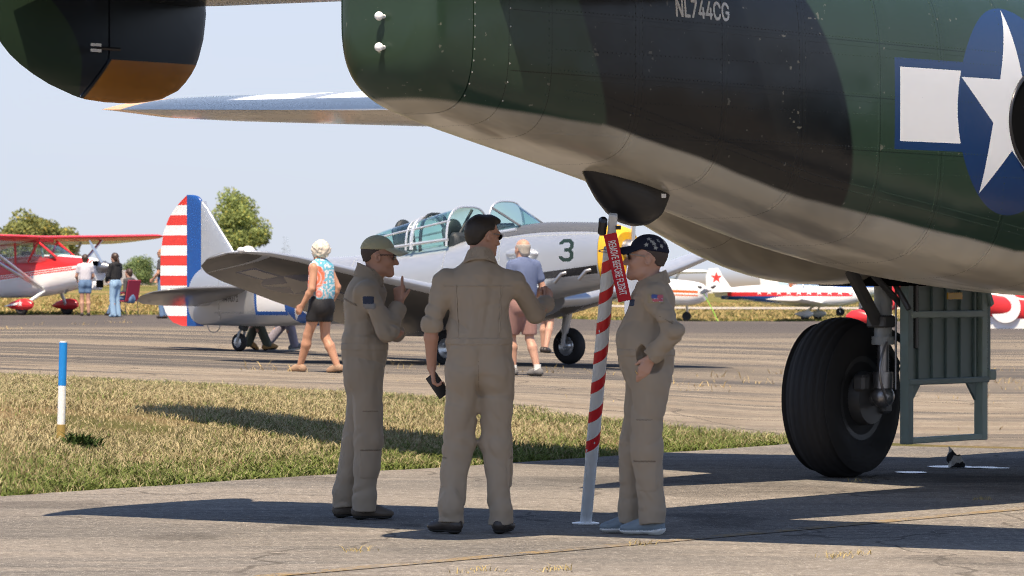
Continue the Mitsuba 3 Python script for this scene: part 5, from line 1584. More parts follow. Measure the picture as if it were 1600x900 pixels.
def surface_nets(D, lo, h):
    D = D.copy()
    for s in (np.s_[0], np.s_[-1]):
        D[s] = np.maximum(D[s], 0.01); D[:, s] = np.maximum(D[:, s], 0.01); D[:, :, s] = np.maximum(D[:, :, s], 0.01)
    S = D < 0
    c = [S[i:S.shape[0] - 1 + i, j:S.shape[1] - 1 + j, k:S.shape[2] - 1 + k] for i in (0, 1) for j in (0, 1) for k in (0, 1)]
    n = sum(x.astype(np.uint8) for x in c)
    act = (n > 0) & (n < 8)
    I = np.argwhere(act)
    idx = np.full(act.shape, -1, np.int64)
    idx[act] = np.arange(len(I))
    corner = np.array([(i, j, k) for i in (0, 1) for j in (0, 1) for k in (0, 1)])
    val = np.stack([D[I[:, 0] + i, I[:, 1] + j, I[:, 2] + k] for i, j, k in corner], 1)
    acc, cnt = np.zeros((len(I), 3)), np.zeros(len(I))
    for a in range(8):
        for b in range(a + 1, 8):
            if np.abs(corner[a] - corner[b]).sum() != 1:
                continue
            m = (val[:, a] < 0) != (val[:, b] < 0)
            t = val[m, a] / (val[m, a] - val[m, b])
            acc[m] += corner[a] + t[:, None] * (corner[b] - corner[a])
            cnt[m] += 1
    V = (I + acc / np.maximum(cnt, 1)[:, None]) * h + lo
    F = []
    for ax in range(3):
        A, B = [np.s_[1:-1]] * 3, [np.s_[1:-1]] * 3
        A[ax], B[ax] = np.s_[:-1], np.s_[1:]
        sa, sb = S[tuple(A)], S[tuple(B)]
        e = np.argwhere(sa != sb)
        flip = sa[tuple(e.T)]
        base = e.copy()
        for o in range(3):
            if o != ax:
                base[:, o] += 1
        u, w = [o for o in range(3) if o != ax]
        q = []
        for du, dw in ((0, 0), (-1, 0), (-1, -1), (0, -1)):
            p = base.copy()
            p[:, u] += du
            p[:, w] += dw
            q.append(idx[p[:, 0], p[:, 1], p[:, 2]])
        q = np.stack(q, 1)
        q[flip if ax != 1 else ~flip] = q[flip if ax != 1 else ~flip][:, ::-1]
        F.append(q)
    Q = np.concatenate(F)
    Q = Q[(Q >= 0).all(1)]
    m = tm(V, np.vstack([Q[:, [0, 1, 2]], Q[:, [0, 2, 3]]]))
    if len(m.faces) and m.volume < 0:
        m.invert()
    return m


def rough(x, y, z, f, seed=0, fx=1.0, fy=1.0, fz=1.0):
    """Cheap smooth noise on a grid, about -1 to 1: a few skewed sines."""
    g = np.random.default_rng(seed)
    out = 0
    for i in range(5):
        a = g.normal(0, 1, 3)
        a = a / np.linalg.norm(a) * f * (0.7 + 0.35 * i)
        out = out + np.sin(a[0] * fx * x + a[1] * fy * y + a[2] * fz * z + g.uniform(0, 6.3)) / (1 + 0.35 * i)
    return out / 2.6


def bend(v, axis, a):
    return rot(axis, a) @ v


def hand(f, wrist, fwd, nrm, side, curl=(0.5, 0.55, 0.6, 0.65), spread=0.12, size=1.0, thumb=0.5):
    """Palm, four fingers and a thumb blended into f. fwd: towards the fingers; nrm: out of the palm; side: +1 if the thumb is at fwd x nrm."""
    fwd = np.asarray(fwd, float) / np.linalg.norm(fwd)
    nrm = np.asarray(nrm, float)
    nrm = nrm - fwd * (nrm @ fwd)
    nrm /= np.linalg.norm(nrm)
    lat = np.cross(fwd, nrm) * side
    w = np.asarray(wrist, float)
    L = (0.072, 0.080, 0.075, 0.060)
    for i in range(4):
        o = (1.5 - i) * 0.0195 * size
        kn = w + fwd * (0.092 - 0.004 * abs(i - 1)) * size + lat * o
        f.cap(w + lat * o * 0.55 + fwd * 0.012, kn, 0.0150 * size, 0.0125 * size, 0.012)
        ax = np.cross(fwd, nrm)
        d = bend(fwd, nrm, (1.5 - i) * spread * side * (1 if side > 0 else 1))
        p, r = kn, 0.0098 * size
        for s, frac in enumerate((0.45, 0.31, 0.24)):
            d = bend(d, ax, curl[i] * (0.9, 1.15, 0.8)[s])
            q = p + d * L[i] * frac * size
            f.cap(p, q, r, r * 0.92, 0.006)
            p, r = q, r * 0.92
    t0 = w + fwd * 0.022 * size + lat * 0.026 * size
    td = fwd * 0.70 + lat * (0.70 - 0.45 * thumb) + nrm * 0.6 * thumb
    td /= np.linalg.norm(td)
    t1 = t0 + td * 0.042 * size
    td2 = bend(td, np.cross(td, nrm) + 1e-6, 0.35 * thumb)
    td2 = td2 * 0.8 + fwd * 0.35
    td2 /= np.linalg.norm(td2)
    f.cap(t0, t1, 0.0145 * size, 0.0115 * size, 0.010)
    f.cap(t1, t1 + td2 * 0.032 * size, 0.0112 * size, 0.0095 * size, 0.006)
    return f


def head(f, c, R, s=1.0):
    """Head blended into f; c the middle of the head, R its axes (right, front, up)."""
    P = lambda *q: c + R @ (np.array(q) * s)
    rr = lambda *q: np.array(q) * s
    f.ell(P(0, -0.014, 0.030), rr(0.077, 0.098, 0.088), R, 0.01)
    f.ell(P(0, 0.026, -0.030), rr(0.060, 0.064, 0.085), R, 0.03)
    f.cap(P(-0.042, 0.012, -0.076), P(-0.012, 0.066, -0.096), 0.020 * s, 0.020 * s, 0.025)
    f.cap(P(0.042, 0.012, -0.076), P(0.012, 0.066, -0.096), 0.020 * s, 0.020 * s, 0.025)
    f.ell(P(0, 0.074, -0.098), rr(0.022, 0.018, 0.018), R, 0.02)
    for x in (-1, 1):
        f.ell(P(0.038 * x, 0.056, -0.028), rr(0.026, 0.026, 0.026), R, 0.02)
        f.ell(P(0.031 * x, 0.097, 0.006), rr(0.017, 0.016, 0.011), R, 0.012, cut=True)
        f.ell(P(0.031 * x, 0.076, 0.005), rr(0.013, 0.012, 0.011), R, 0.004)
        f.ell(P(0.080 * x, -0.008, -0.006), rr(0.009, 0.021, 0.032), R @ rot((0, 0, 1), -0.35 * x), 0.006)
        f.ell(P(0.086 * x, -0.004, -0.004), rr(0.006, 0.010, 0.018), R, 0.006, cut=True)
        f.ell(P(0.013 * x, 0.094, -0.036), rr(0.010, 0.012, 0.009), R, 0.008)
    f.cap(P(-0.036, 0.082, 0.024), P(0.036, 0.082, 0.024), 0.011 * s, None, 0.02)
    f.cap(P(0, 0.088, 0.008), P(0, 0.110, -0.033), 0.008 * s, 0.0125 * s, 0.012)
    f.cap(P(-0.020, 0.083, -0.060), P(0.020, 0.083, -0.060), 0.0085 * s, None, 0.008)
    f.cap(P(-0.016, 0.083, -0.073), P(0.016, 0.083, -0.073), 0.009 * s, None, 0.008)
    f.cap(P(-0.03, 0.100, -0.0665), P(0.03, 0.100, -0.0665), 0.0001, None, 0.0)
    return f


def cap_hat(key, c, R, s, put, mat, brim_mat=None, tilt=0.0, low=0.045):
    """A baseball cap on the head: a crown shell and a curved visor."""
    f = Field(c - 0.2 * s, c + 0.24 * s, 0.006)
    P = lambda *q: c + R @ (np.array(q) * s)
    f.ell(P(0, -0.014, 0.034), np.array([0.087, 0.108, 0.098]) * s, R, 0.0)
    x, y, z = f.xyz()
    q = [x - c[0], y - c[1], z - c[2]]
    up = R[0, 2] * q[0] + R[1, 2] * q[1] + R[2, 2] * q[2]
    fr = R[0, 1] * q[0] + R[1, 1] * q[1] + R[2, 1] * q[2]
    d = np.maximum(f.d + 0.0016 * rough(x, y, z, 60, 4), (low * s - 0.16 * (fr - 0.0) * -1 * 0.25) - up)
    put(key + '__cap', f.mesh(d.astype(np.float32)), mat, True)
    rows = []
    for t in np.linspace(0, 1, 12):
        row = []
        for a in np.linspace(-1.15, 1.15, 25):
            rin = np.array([0.083 * math.sin(a), -0.014 + 0.102 * math.cos(a), low + 0.012 * math.cos(a) + 0.004])
            out = np.array([0.075 * math.sin(a) * 1.02, 0.094 + 0.080 * math.cos(a * 1.1), low + 0.004 - 0.030 * math.sin(a) ** 2 - 0.012])
            row.append(P(*(rin + (out - rin) * t)))
        rows.append(row)
    top = np.array(rows)
    thick = R @ np.array([0, 0, -0.004 * s])
    ring = [np.vstack([r, (r + thick)[::-1]]) for r in top]
    put(key + '__cap__visor', loft(ring), brim_mat or mat, 40)


def shades(key, c, R, s, put, lens='m_lens', wire='m_paint_black'):
    P = lambda *q: c + R @ (np.array(q) * s)
    for x in (-1, 1):
        rows = []
        for a in np.linspace(-1, 1, 9):
            for_ = []
            for b in np.linspace(-1, 1, 7):
                k = math.sqrt(max(0.0, 1 - 0.45 * abs(b) ** 3))
                for_.append(P(x * (0.036 + 0.027 * a * k), 0.104 - 0.010 * (0.5 + 0.5 * a) ** 2 - 0.006 * b * b, 0.006 + 0.020 * b * (1 - 0.25 * max(a, 0) ** 2)))
            rows.append(for_)
        g = np.array(rows)
        back = g - R @ np.array([0, 0.004 * s, 0])
        put(key + '__sunglasses__lens', loft([np.vstack([r, q[::-1]]) for r, q in zip(g, back)]), lens, 40)
    frame = [tube([P(0.066 * x, 0.092, 0.016), P(0.078 * x, 0.05, 0.014), P(0.083 * x, -0.005, 0.010)], 0.0028 * s, 6) for x in (-1, 1)]
    put(key + '__sunglasses', joined(*frame, tube([P(-0.014, 0.108, 0.014), P(0.014, 0.108, 0.014)], 0.003 * s, 6)), wire, 40)


scene['m_lens'] = principled((0.012, 0.012, 0.014), 0.08, spec=0.6)


def skin_bump(p, n, uv):
    return 0.0012 * fbm(p.x * 60, p.y * 60, p.z * 60, 2)


def cloth_bump(p, n, uv):
    s = p.x + 0.6 * p.y
    return 0.010 * fbm(s * 9, p.z * 3.2, p.y * 4, 3) + 0.004 * fbm(p.x * 26, p.z * 20, p.y * 26, 2)


def cloth(rgb, sheen=0.3):
    return {'type': 'twosided', 'bsdf': {'type': 'bumpmap', 'arbitrary': mikit.proc(cloth_bump, 4e-3), 'scale': 1.0, 'bsdf': {'type': 'principled', 'base_color': {'type': 'rgb', 'value': list(rgb)}, 'roughness': 0.85, 'specular': 0.2, 'sheen': sheen}}}


def skin(rgb):
    return principled(rgb, 0.5, spec=0.4)


scene['m_flight_suit'] = cloth((0.315, 0.254, 0.186))
scene['m_suit_seam'] = cloth((0.215, 0.168, 0.118))
scene['m_skin_a'] = skin((0.42, 0.225, 0.15))
scene['m_skin_b'] = skin((0.46, 0.26, 0.18))
scene['m_skin_tan'] = skin((0.45, 0.235, 0.145))
scene['m_hair_dark'] = principled((0.030, 0.023, 0.018), 0.55, spec=0.4)
scene['m_hair_short'] = principled((0.06, 0.042, 0.032), 0.7)
scene['m_hair_grey'] = principled((0.36, 0.33, 0.29), 0.6)
scene['m_hair_blond'] = principled((0.58, 0.52, 0.43), 0.6)
scene['m_hair_brown'] = principled((0.05, 0.028, 0.018), 0.5)
scene['m_cap_olive'] = cloth((0.40, 0.375, 0.235))
scene['m_cap_olive_light'] = cloth((0.50, 0.46, 0.30))
scene['m_cap_navy'] = cloth((0.012, 0.014, 0.028))
scene['m_boot'] = principled((0.035, 0.026, 0.020), 0.45)
scene['m_boot_tan'] = principled((0.085, 0.065, 0.046), 0.6)
scene['m_sole_dark'] = principled((0.02, 0.018, 0.016), 0.7)
scene['m_sole_white'] = principled((0.7, 0.7, 0.66), 0.6)
scene['m_runner_blue'] = principled((0.17, 0.21, 0.24), 0.7)
scene['m_patch_navy'] = principled((0.03, 0.04, 0.07), 0.8)
scene['m_patch_grey'] = principled((0.22, 0.21, 0.20), 0.8)
scene['m_patch_tan'] = principled((0.30, 0.24, 0.15), 0.8)


class Figure:
    """One person: local axes right, front, up; parts placed in the world."""

    def __init__(self, key, pos, yaw, label, scale=1.0, group=None):
        self.key, self.pos, self.R, self.s = key, np.asarray(pos, float), rot_z(yaw), scale
        say(key, label, 'person', group)

    def put(self, key, mesh, mat, smooth=True, label=None, **kw):
        if len(mesh.faces) == 0:
            return
        m = tm(np.array(mesh.vertices) * self.s @ self.R.T + self.pos, mesh.faces)
        return add(key, m, mat, smooth, label=label, **kw)

    def child(self, name, mesh, mat, smooth=True, label=None, **kw):
        return self.put(f'{self.key}__{name}', mesh, mat, smooth, label, **kw)


def shoe(fig, ankle, yaw, L=0.28, mat='m_boot', sole='m_sole_dark', name='shoe', high=0.10, h=0.007, pitch=0.0):
    """A shoe under the ankle (x, y), pointing along yaw; sole with a heel, laces on a close one."""
    R = rot_z(yaw)
    f = Field((-0.09, -0.12, -0.01), (0.09, 0.25, 0.17), h)
    f.cap((0, -0.030, 0.055), (0, -0.012, high + 0.01), 0.040, 0.036, 0.02)
    f.ell((0, -0.035, 0.050), (0.038, 0.050, 0.044), None, 0.02)
    f.ell((0, 0.03, 0.058), (0.037, 0.085, 0.042), None, 0.03)
    f.ell((0.004, L - 0.165, 0.040), (0.044, 0.062, 0.030), None, 0.03)
    x, y, z = f.xyz()
    white = sole == 'm_sole_white'
    top_ = 0.030 if white else 0.024
    up = np.maximum(f.d, top_ - 0.003 - z)
    so = np.maximum(f.d - (0.007 if white else 0.005), z - top_ - 0.010 * np.clip(-y / 0.06, 0, 1) * white)
    so = np.maximum(so, (0.0 if white else 0.006 * np.clip((y + 0.012) / 0.008, 0, 1) * np.clip((0.045 - y) / 0.008, 0, 1)) - z)
    M = rot((1, 0, 0), pitch)

    def at_(m):
        v = np.array(m.vertices) @ M.T @ R.T + np.array([ankle[0], ankle[1], ankle[2] if len(ankle) > 2 else 0])
        return tm(v, m.faces)

    k = fig.child(name, at_(f.mesh(up.astype(np.float32))), mat, True)
    fig.put(k + '__sole', at_(f.mesh(so.astype(np.float32))), sole, 40)
    if h < 0.01:
        for i in range(4):
            yy = 0.045 + 0.018 * i
            zz = 0.098 - 0.010 * i - 0.0012 * i * i
            fig.put(k + '__lace', at_(tube([(-0.022, yy - 0.004, zz - 0.008), (0, yy, zz + 0.003), (0.022, yy + 0.004, zz - 0.008)], 0.0035, 6)), 'm_lace', True)


scene['m_lace'] = principled((0.30, 0.29, 0.26), 0.8)


def aviator(key, pos, yaw, label, J, belly=0.0, chest=1.0, head_yaw=0.0, head_pitch=0.0, head_roll=0.0, hands=None, skin_mat='m_skin_a', hs=1.0, cuff=(0.0, 0.0), lean=0.0, seed=1, foot_yaw=(0.2, -0.2), scale=1.0, shoes=('m_boot', 'm_sole_dark'), collar=0.036, fold=0.8):
    """A man in a one piece flight suit. J: joints by name, in metres."""
    F_ = Figure(key, pos, yaw, label, scale)
    g = {k: np.asarray(v, float) for k, v in J.items()}
    A = np.array(list(g.values()))
    lo, hi = A.min(0) - 0.22, A.max(0) + 0.22
    lo[2], hi[2] = -0.02, g['head'][2] + 0.2
    Rh = rot_z(head_yaw) @ rot((1, 0, 0), head_pitch) @ rot((0, 1, 0), head_roll)
    # skin: one body, mostly under the suit
    b = Field(lo, hi, 0.0058)
    head(b, g['head'], Rh, hs)
    b.cap(g['head'] + Rh @ np.array([0, -0.022, -0.05]), g['neck'] + [0, 0, -0.04], 0.054, 0.064, 0.03)
    b.cap(g['neck'] + [0, 0, -0.02], g['chest'], 0.065, 0.085, 0.04)
    b.cap(g['chest'], g['pelvis'], 0.08, 0.08, 0.04)
    for s in ('l', 'r'):
        b.cap(g['chest'] + [0, 0, 0.05], g['sh_' + s], 0.06, 0.04, 0.03)
        b.cap(g['sh_' + s], g['el_' + s], 0.036, 0.034, 0.02)
        mid = g['el_' + s] * 0.7 + g['wr_' + s] * 0.3
        b.cap(g['el_' + s], mid, 0.034, 0.040, 0.015)
        b.cap(mid, g['wr_' + s], 0.040, 0.027, 0.015)
        b.cap(g['pelvis'], g['hip_' + s], 0.075, 0.065, 0.03)
        b.cap(g['hip_' + s], g['kn_' + s], 0.065, 0.048, 0.03)
        b.cap(g['kn_' + s], g['an_' + s], 0.05, 0.036, 0.03)
        if hands and s in hands:
            hand(b, g['wr_' + s], **hands[s])
    bm = b.mesh()
    add(key, tm(np.array(bm.vertices) * scale @ F_.R.T + F_.pos, bm.faces), skin_mat, True)
    # the suit
    h = 0.0062
    f = Field(lo, hi, h)
    pel, che = g['pelvis'], g['chest']
    ax = che - pel
    f.ell(che + [0, -0.005, 0.02], (0.178 * chest, 0.122, 0.20), None, 0.02)
    f.cap(g['sh_l'] + [0.03, 0, -0.03], g['sh_r'] + [-0.03, 0, -0.03], 0.066, 0.066, 0.05)
    for s in ('l', 'r'):
        f.cap(g['neck'] + [0, -0.01, -0.055], g['sh_' + s], 0.070, 0.060, 0.04)
    f.cap(g['neck'] + [0, -0.01, -0.075], g['neck'] + [0, -0.008, 0.0], 0.115, 0.078, 0.05)
    f.ell(pel + ax * 0.48 + [0, 0.012 + belly * 0.55, 0], (0.168 * chest + belly * 0.2, 0.128 + belly * 0.5, 0.20), None, 0.06)
    f.ell(pel + [0, 0.0, 0.02], (0.182, 0.135 + belly * 0.4, 0.20), None, 0.06)
    f.cap(pel + ax * 0.25 + [-0.06, 0, 0], pel + ax * 0.25 + [0.06, 0, 0], 0.118 + belly * 0.4, None, 0.06)
    for s, sg in (('l', -1), ('r', 1)):
        f.ell(g['hip_' + s] + [0, -0.040, -0.03], (0.088, 0.084, 0.11), None, 0.05)
        f.cap(g['sh_' + s], g['el_' + s], 0.074, 0.059, 0.035)
        w = g['el_' + s] + (g['wr_' + s] - g['el_' + s]) * (1 - cuff[0 if s == 'l' else 1])
        f.cap(g['el_' + s], w, 0.058, 0.050, 0.02)
        if cuff[0 if s == 'l' else 1] > 0.02:                                 # rolled-up sleeve: a thick uneven roll
            dv = (g['wr_' + s] - g['el_' + s]); dv /= np.linalg.norm(dv)
            f.cap(w - dv * 0.05, w + dv * 0.01, 0.061, 0.060, 0.010)
        f.cap(g['hip_' + s] + [0, 0, 0.0], g['kn_' + s], 0.110, 0.089, 0.045)
        f.cap(g['kn_' + s], g['an_' + s] + [0, -0.008, 0.06], 0.088, 0.079, 0.05)
        f.cap(g['an_' + s] + [0, -0.008, 0.08], g['an_' + s] + [0, 0.0, -0.10], 0.078, 0.084, 0.02)
    # folds, worked out only near the surface: slack rings at elbows, knees and ankles, long folds down the trunk
    near_ = np.argwhere(np.abs(f.d) < 0.035)
    x, y, z = (f.ax[i][near_[:, i]] for i in range(3))
    leg = np.clip((g['hip_l'][2] - 0.02 - z) / 0.1, 0, 1)

    def crease(f_, sd, a, b, c, wd=0.20):
        return np.exp(-((rough(x, y, z, f_, sd, a, b, c) / wd) ** 2))

    def about(q, w):
        return np.exp(-(((x - q[0]) ** 2 + (y - q[1]) ** 2 + (z - q[2]) ** 2) / w**2))

    waist = pel[2] + ax[2] * 0.30
    body_ = np.abs(x) < 0.26
    r_ = 0.0036 * rough(x, y, z, 34, seed, 1, 1, 0.22) + 0.0030 * rough(x, y, z, 17, seed + 5, 1, 1, 0.4)
    ank = np.exp(-((z - 0.20) / 0.12) ** 2)
    r_ = r_ + fold * ank * 0.006 * rough(x, y, z, 44, seed + 1, 0.5, 0.5, 1.2)
    r_ = r_ + leg * (0.0085 * crease(14, seed + 31, 1.0, 1.0, 0.18) + 0.0060 * crease(22, seed + 32, 0.8, 0.8, 0.9))
    r_ = r_ + (1 - leg) * (0.0075 * crease(15, seed + 33, 1.1, 1.0, 0.28) + 0.0050 * crease(24, seed + 34, 0.7, 0.7, 0.9))
    r_ = r_ + fold * ank * 0.0130 * crease(28, seed + 35, 0.35, 0.35, 1.25, 0.28) + np.exp(-((z - g['kn_l'][2]) / 0.10) ** 2) * fold * 0.0075 * crease(24, seed + 36, 0.6, 0.6, 1.0)
    for s in ('l', 'r'):
        for j, amp, wd in (('el_', 0.0065, 0.11), ('kn_', 0.0045, 0.13), ('sh_', 0.0035, 0.12)):
            r_ = r_ + about(g[j + s], wd) * amp * rough(x, y, z, 52, seed + 2, 0.7, 0.7, 1.0)
        r_ = r_ + about(g['el_' + s], 0.14) * 0.0130 * crease(30, seed + 37, 0.8, 0.8, 1.0, 0.26)
        r_ = r_ + about(g['sh_' + s] + [0, 0, -0.09], 0.13) * 0.0100 * crease(22, seed + 39, 0.9, 0.9, 0.5, 0.24)
        r_ = r_ + about(g['hip_' + s] + [0, -0.05, -0.12], 0.15) * 0.0110 * crease(20, seed + 38, 1.0, 0.6, 1.0, 0.24)
    r_ = r_ + 0.003 * np.exp(-((z - waist) / 0.03) ** 2) * body_ - 0.009 * np.exp(-((z - waist - 0.08) / 0.06) ** 2) * body_
    r_ = r_ + (np.exp(-((z - waist - 0.05) / 0.06) ** 2) + np.exp(-((z - waist + 0.06) / 0.06) ** 2)) * body_ * 0.0080 * crease(26, seed + 3, 1.0, 1.0, 0.25, 0.3)
    f.d[tuple(near_.T)] += r_.astype(np.float32)
    # hems
    nz = g['neck'][2]
    x, y, z = f.xyz()
    f.d = np.maximum(f.d, 0.060 + 0.010 * np.sin(9 * x + 14 * y + seed) - z).astype(np.float32)
    for s in ('l', 'r'):
        i = 0 if s == 'l' else 1
        w = g['el_' + s] + (g['wr_' + s] - g['el_' + s]) * (1 - cuff[i])
        dv = (g['wr_' + s] - g['el_' + s]); dv /= np.linalg.norm(dv)
        sl, bx, by, bz = f.block(w - 0.1, w + 0.1, 0.0)
        cutp = (bx - w[0]) * dv[0] + (by - w[1]) * dv[1] + (bz - w[2]) * dv[2]
        near = np.sqrt((bx - w[0]) ** 2 + (by - w[1]) ** 2 + (bz - w[2]) ** 2) < 0.099
        f.d[sl] = np.where(near, np.maximum(f.d[sl], cutp), f.d[sl])
    F_.child('flight_suit', f.mesh(), 'm_flight_suit', True)

    def patch(name, c, half, off, mat, R=None, smooth=True, d=None, **kw):
        """A piece that follows the suit's surface inside a box."""
        c, half = np.asarray(c, float), np.asarray(half, float)
        m = np.linalg.norm(half)
        sl, bx, by, bz = f.block(c - m, c + m, 0.012)
        q = [bx - c[0], by - c[1], bz - c[2]]
        if R is not None:
            q = [R[0, i] * q[0] + R[1, i] * q[1] + R[2, i] * q[2] for i in range(3)]
        bd = np.maximum(np.maximum(np.abs(q[0]) - half[0], np.abs(q[1]) - half[1]), np.abs(q[2]) - half[2])
        D = np.maximum(f.d[sl] - off, bd)
        D = np.maximum(D, -(f.d[sl] + 0.012)) if False else D
        lo_ = np.array([f.ax[i][sl[i]][0] for i in range(3)], float)
        return F_.child(name, surface_nets(D.astype(np.float32), lo_, f.h), mat, smooth, **kw)

    patch('waist_band', (0, 0, waist), (0.24, 0.3, 0.021), 0.0055, 'm_flight_suit')
    # collar: a turned-down ring about the neck
    cf = Field(g['neck'] - 0.16, g['neck'] + 0.16, 0.0058)
    cf.cap(g['neck'] + [0, -0.012, -0.06], g['neck'] + [0, -0.012, 0.085], 0.122, 0.066, 0.0)
    cx, cy, cz = cf.xyz()
    pl = (cz - (nz + collar)) + 0.42 * (cy - g['neck'][1])
    shell = np.maximum(np.maximum(cf.d, -(cf.d + 0.008)), np.abs(pl + 0.008) - 0.044)
    shell = np.maximum(shell, (cy - g['neck'][1]) - 0.085 + 0.5 * np.maximum(0.03 - np.abs(cx), 0))
    F_.child('collar', cf.mesh(shell.astype(np.float32)), 'm_flight_suit', True)
    for s, i in (('l', 0), ('r', 1)):
        shoe(F_, (g['an_' + s][0], g['an_' + s][1]), foot_yaw[i], 0.28, shoes[0], shoes[1], 'shoe')
    # leg pockets
    for s, sg in (('l', -1), ('r', 1)):
        kn, an = g['kn_' + s], g['an_' + s]
        q = kn + (an - kn) * 0.38 + [sg * 0.06, 0.02, 0]
        patch('leg_pocket', q, (0.05, 0.07, 0.085), 0.0045, 'm_flight_suit')
        patch('leg_pocket__zip', q + [0, 0, 0.088], (0.05, 0.065, 0.005), 0.0062, 'm_suit_seam')
        q = g['hip_' + s] * 0.42 + kn * 0.58 + [sg * 0.06, 0.02, 0]
        patch('thigh_seam', q, (0.06, 0.05, 0.0045), 0.0045, 'm_suit_seam')
    return F_, g, f, patch, Rh


# --- the three airmen
p1 = on_ground(566, 811)
s1 = F_PX / p1[1]
A1 = 'person'
fig, g, f, patch, Rh = aviator(A1, p1, -math.pi / 2, 'airman in an olive cap raising one finger, leftmost of the three in tan flight suits', dict(
    head=(0.0, 0.105, 1.600), neck=(0, 0.045, 1.465), chest=(0, 0.012, 1.28), pelvis=(0, 0.012, 0.955),
    sh_l=(-0.175, 0.01, 1.385), sh_r=(0.175, 0.03, 1.385), el_r=(0.215, 0.165, 1.145), wr_r=(0.075, 0.228, 1.318), el_l=(-0.23, 0.10, 1.14), wr_l=(0.02, 0.215, 1.13),
    hip_l=(-0.085, 0.005, 0.90), hip_r=(0.085, 0.02, 0.90), kn_l=(-0.10, -0.03, 0.49), kn_r=(0.095, 0.045, 0.49), an_l=(-0.11, -0.105, 0.09), an_r=(0.10, 0.02, 0.09)),
    hands={'r': dict(fwd=(-0.05, -0.04, 1.0), nrm=(-0.75, 0.60, 0.05), side=-1, curl=(0.06, 1.35, 1.45, 1.5), spread=0.03, thumb=0.9), 'l': dict(fwd=(1.0, 0.1, -0.1), nrm=(0, -0.6, 0.8), side=1, curl=(0.7, 0.75, 0.8, 0.8))},
    head_pitch=-0.06, seed=3, foot_yaw=(0.05, -0.05), cuff=(0.02, 0.12), shoes=('m_boot_tan', 'm_sole_dark'), chest=0.97)
cap_hat(A1, g['head'], Rh, 1.0, fig.put, 'm_cap_olive', 'm_cap_olive_light')
shades(A1, g['head'], Rh, 1.0, fig.put)
patch('shoulder_patch', (0.245, 0.045, 1.335), (0.05, 0.034, 0.026), 0.005, 'm_patch_navy')
patch('shoulder_patch', (0.25, 0.05, 1.30), (0.05, 0.040, 0.018), 0.0065, 'm_patch_grey')
patch('back_yoke', (0.10, -0.09, 1.335), (0.10, 0.07, 0.006), 0.005, 'm_suit_seam', rot((1, 0, 0), -0.5))


def buzz(fig, c, R, s, name, mat, low=-0.01, front=0.03, off=0.004, rough_=0.0, top=True, seed=0, drop=0.055, quiff=False):
    """Hair: the skull grown outward, kept above the hair line."""
    hf = Field(c - 0.17, c + 0.2, 0.0055)
    hf.ell(c + R @ (np.array([0, -0.016, 0.030]) * s), np.array([0.077, 0.098, 0.088]) * s + off, R, 0.0)
    hf.ell(c + R @ (np.array([0, -0.045, -0.035]) * s), np.array([0.066, 0.060, 0.07]) * s + off * 0.6, R, 0.02)
    if quiff:
        hf.ell(c + R @ np.array([0.0, 0.045, 0.098]), np.array([0.056, 0.040, 0.026]), R, 0.03)
        hf.ell(c + R @ np.array([0.0, 0.080, 0.088]), np.array([0.045, 0.020, 0.016]), R, 0.02)
    x, y, z = hf.xyz()
    q = [x - c[0], y - c[1], z - c[2]]
    up = R[0, 2] * q[0] + R[1, 2] * q[1] + R[2, 2] * q[2]
    fr = R[0, 1] * q[0] + R[1, 1] * q[1] + R[2, 1] * q[2]
    line = np.where(fr < -0.02, low - drop * np.clip((-fr - 0.02) / 0.05, 0, 1), np.where(fr < 0.03, low + 0.02 * np.clip((fr + 0.02) / 0.05, 0, 1), 0.062))
    line = line + 0.5 * np.maximum(fr - front - 0.02, 0)
    d = hf.d + rough_ * rough(x, y, z, 70, seed) + (off + 0.004) * np.clip((line + 0.032 - up) / 0.034, 0, 1.6)
    d = np.maximum(d, line - 0.012 - up)
    if not top:
        d = np.maximum(d, up - 0.055)
    fig.child(name, hf.mesh(d.astype(np.float32)), mat, True)


buzz(fig, g['head'], Rh, 1.0, 'hair', 'm_hair_short', 0.012, 0.03, 0.0025, drop=0.035)

p2 = on_ground(748, 834)
A2 = 'person_001'
fig, g, f, patch, Rh = aviator(A2, p2, 0.0, 'dark haired airman seen from behind in a tan flight suit, phone in his left hand', dict(
    head=(0.025, 0.055, 1.715), neck=(0.008, 0.0, 1.560), chest=(0, 0, 1.355), pelvis=(0, 0, 1.00),
    sh_l=(-0.195, -0.01, 1.445), sh_r=(0.195, 0.01, 1.445), el_l=(-0.275, -0.03, 1.205), wr_l=(-0.272, 0.06, 0.955), el_r=(0.325, 0.14, 1.265), wr_r=(0.402, 0.36, 1.34),
    hip_l=(-0.092, 0, 0.94), hip_r=(0.098, 0, 0.94), kn_l=(-0.122, 0.03, 0.51), kn_r=(0.108, 0.03, 0.51), an_l=(-0.162, -0.02, 0.09), an_r=(0.128, 0.0, 0.09)),
    hands={'l': dict(fwd=(0.10, 0.12, -1.0), nrm=(0.9, 0.1, 0.2), side=-1, curl=(0.75, 0.8, 0.85, 0.9), spread=0.02), 'r': dict(fwd=(0.02, 0.75, 0.65), nrm=(-0.8, 0.4, -0.4), side=-1, curl=(1.2, 1.25, 1.3, 1.3), spread=0.02, thumb=0.8)},
    head_yaw=-0.95, head_pitch=-0.12, seed=11, foot_yaw=(0.85, -0.30), fold=1.0, collar=0.026, cuff=(0.86, 0.16), chest=1.08)
buzz(fig, g['head'], Rh, 1.0, 'hair', 'm_hair_dark', 0.004, 0.055, 0.0062, 0.0026, True, 4, drop=0.056, quiff=True)
shades(A2, g['head'], Rh, 1.0, fig.put, wire='m_steel')
for sx in (-1, 1):
    patch('back_pleat', (0.125 * sx, -0.12, 1.28), (0.006, 0.09, 0.155), 0.0055, 'm_flight_suit', rot((0, 1, 0), 0.05 * sx))
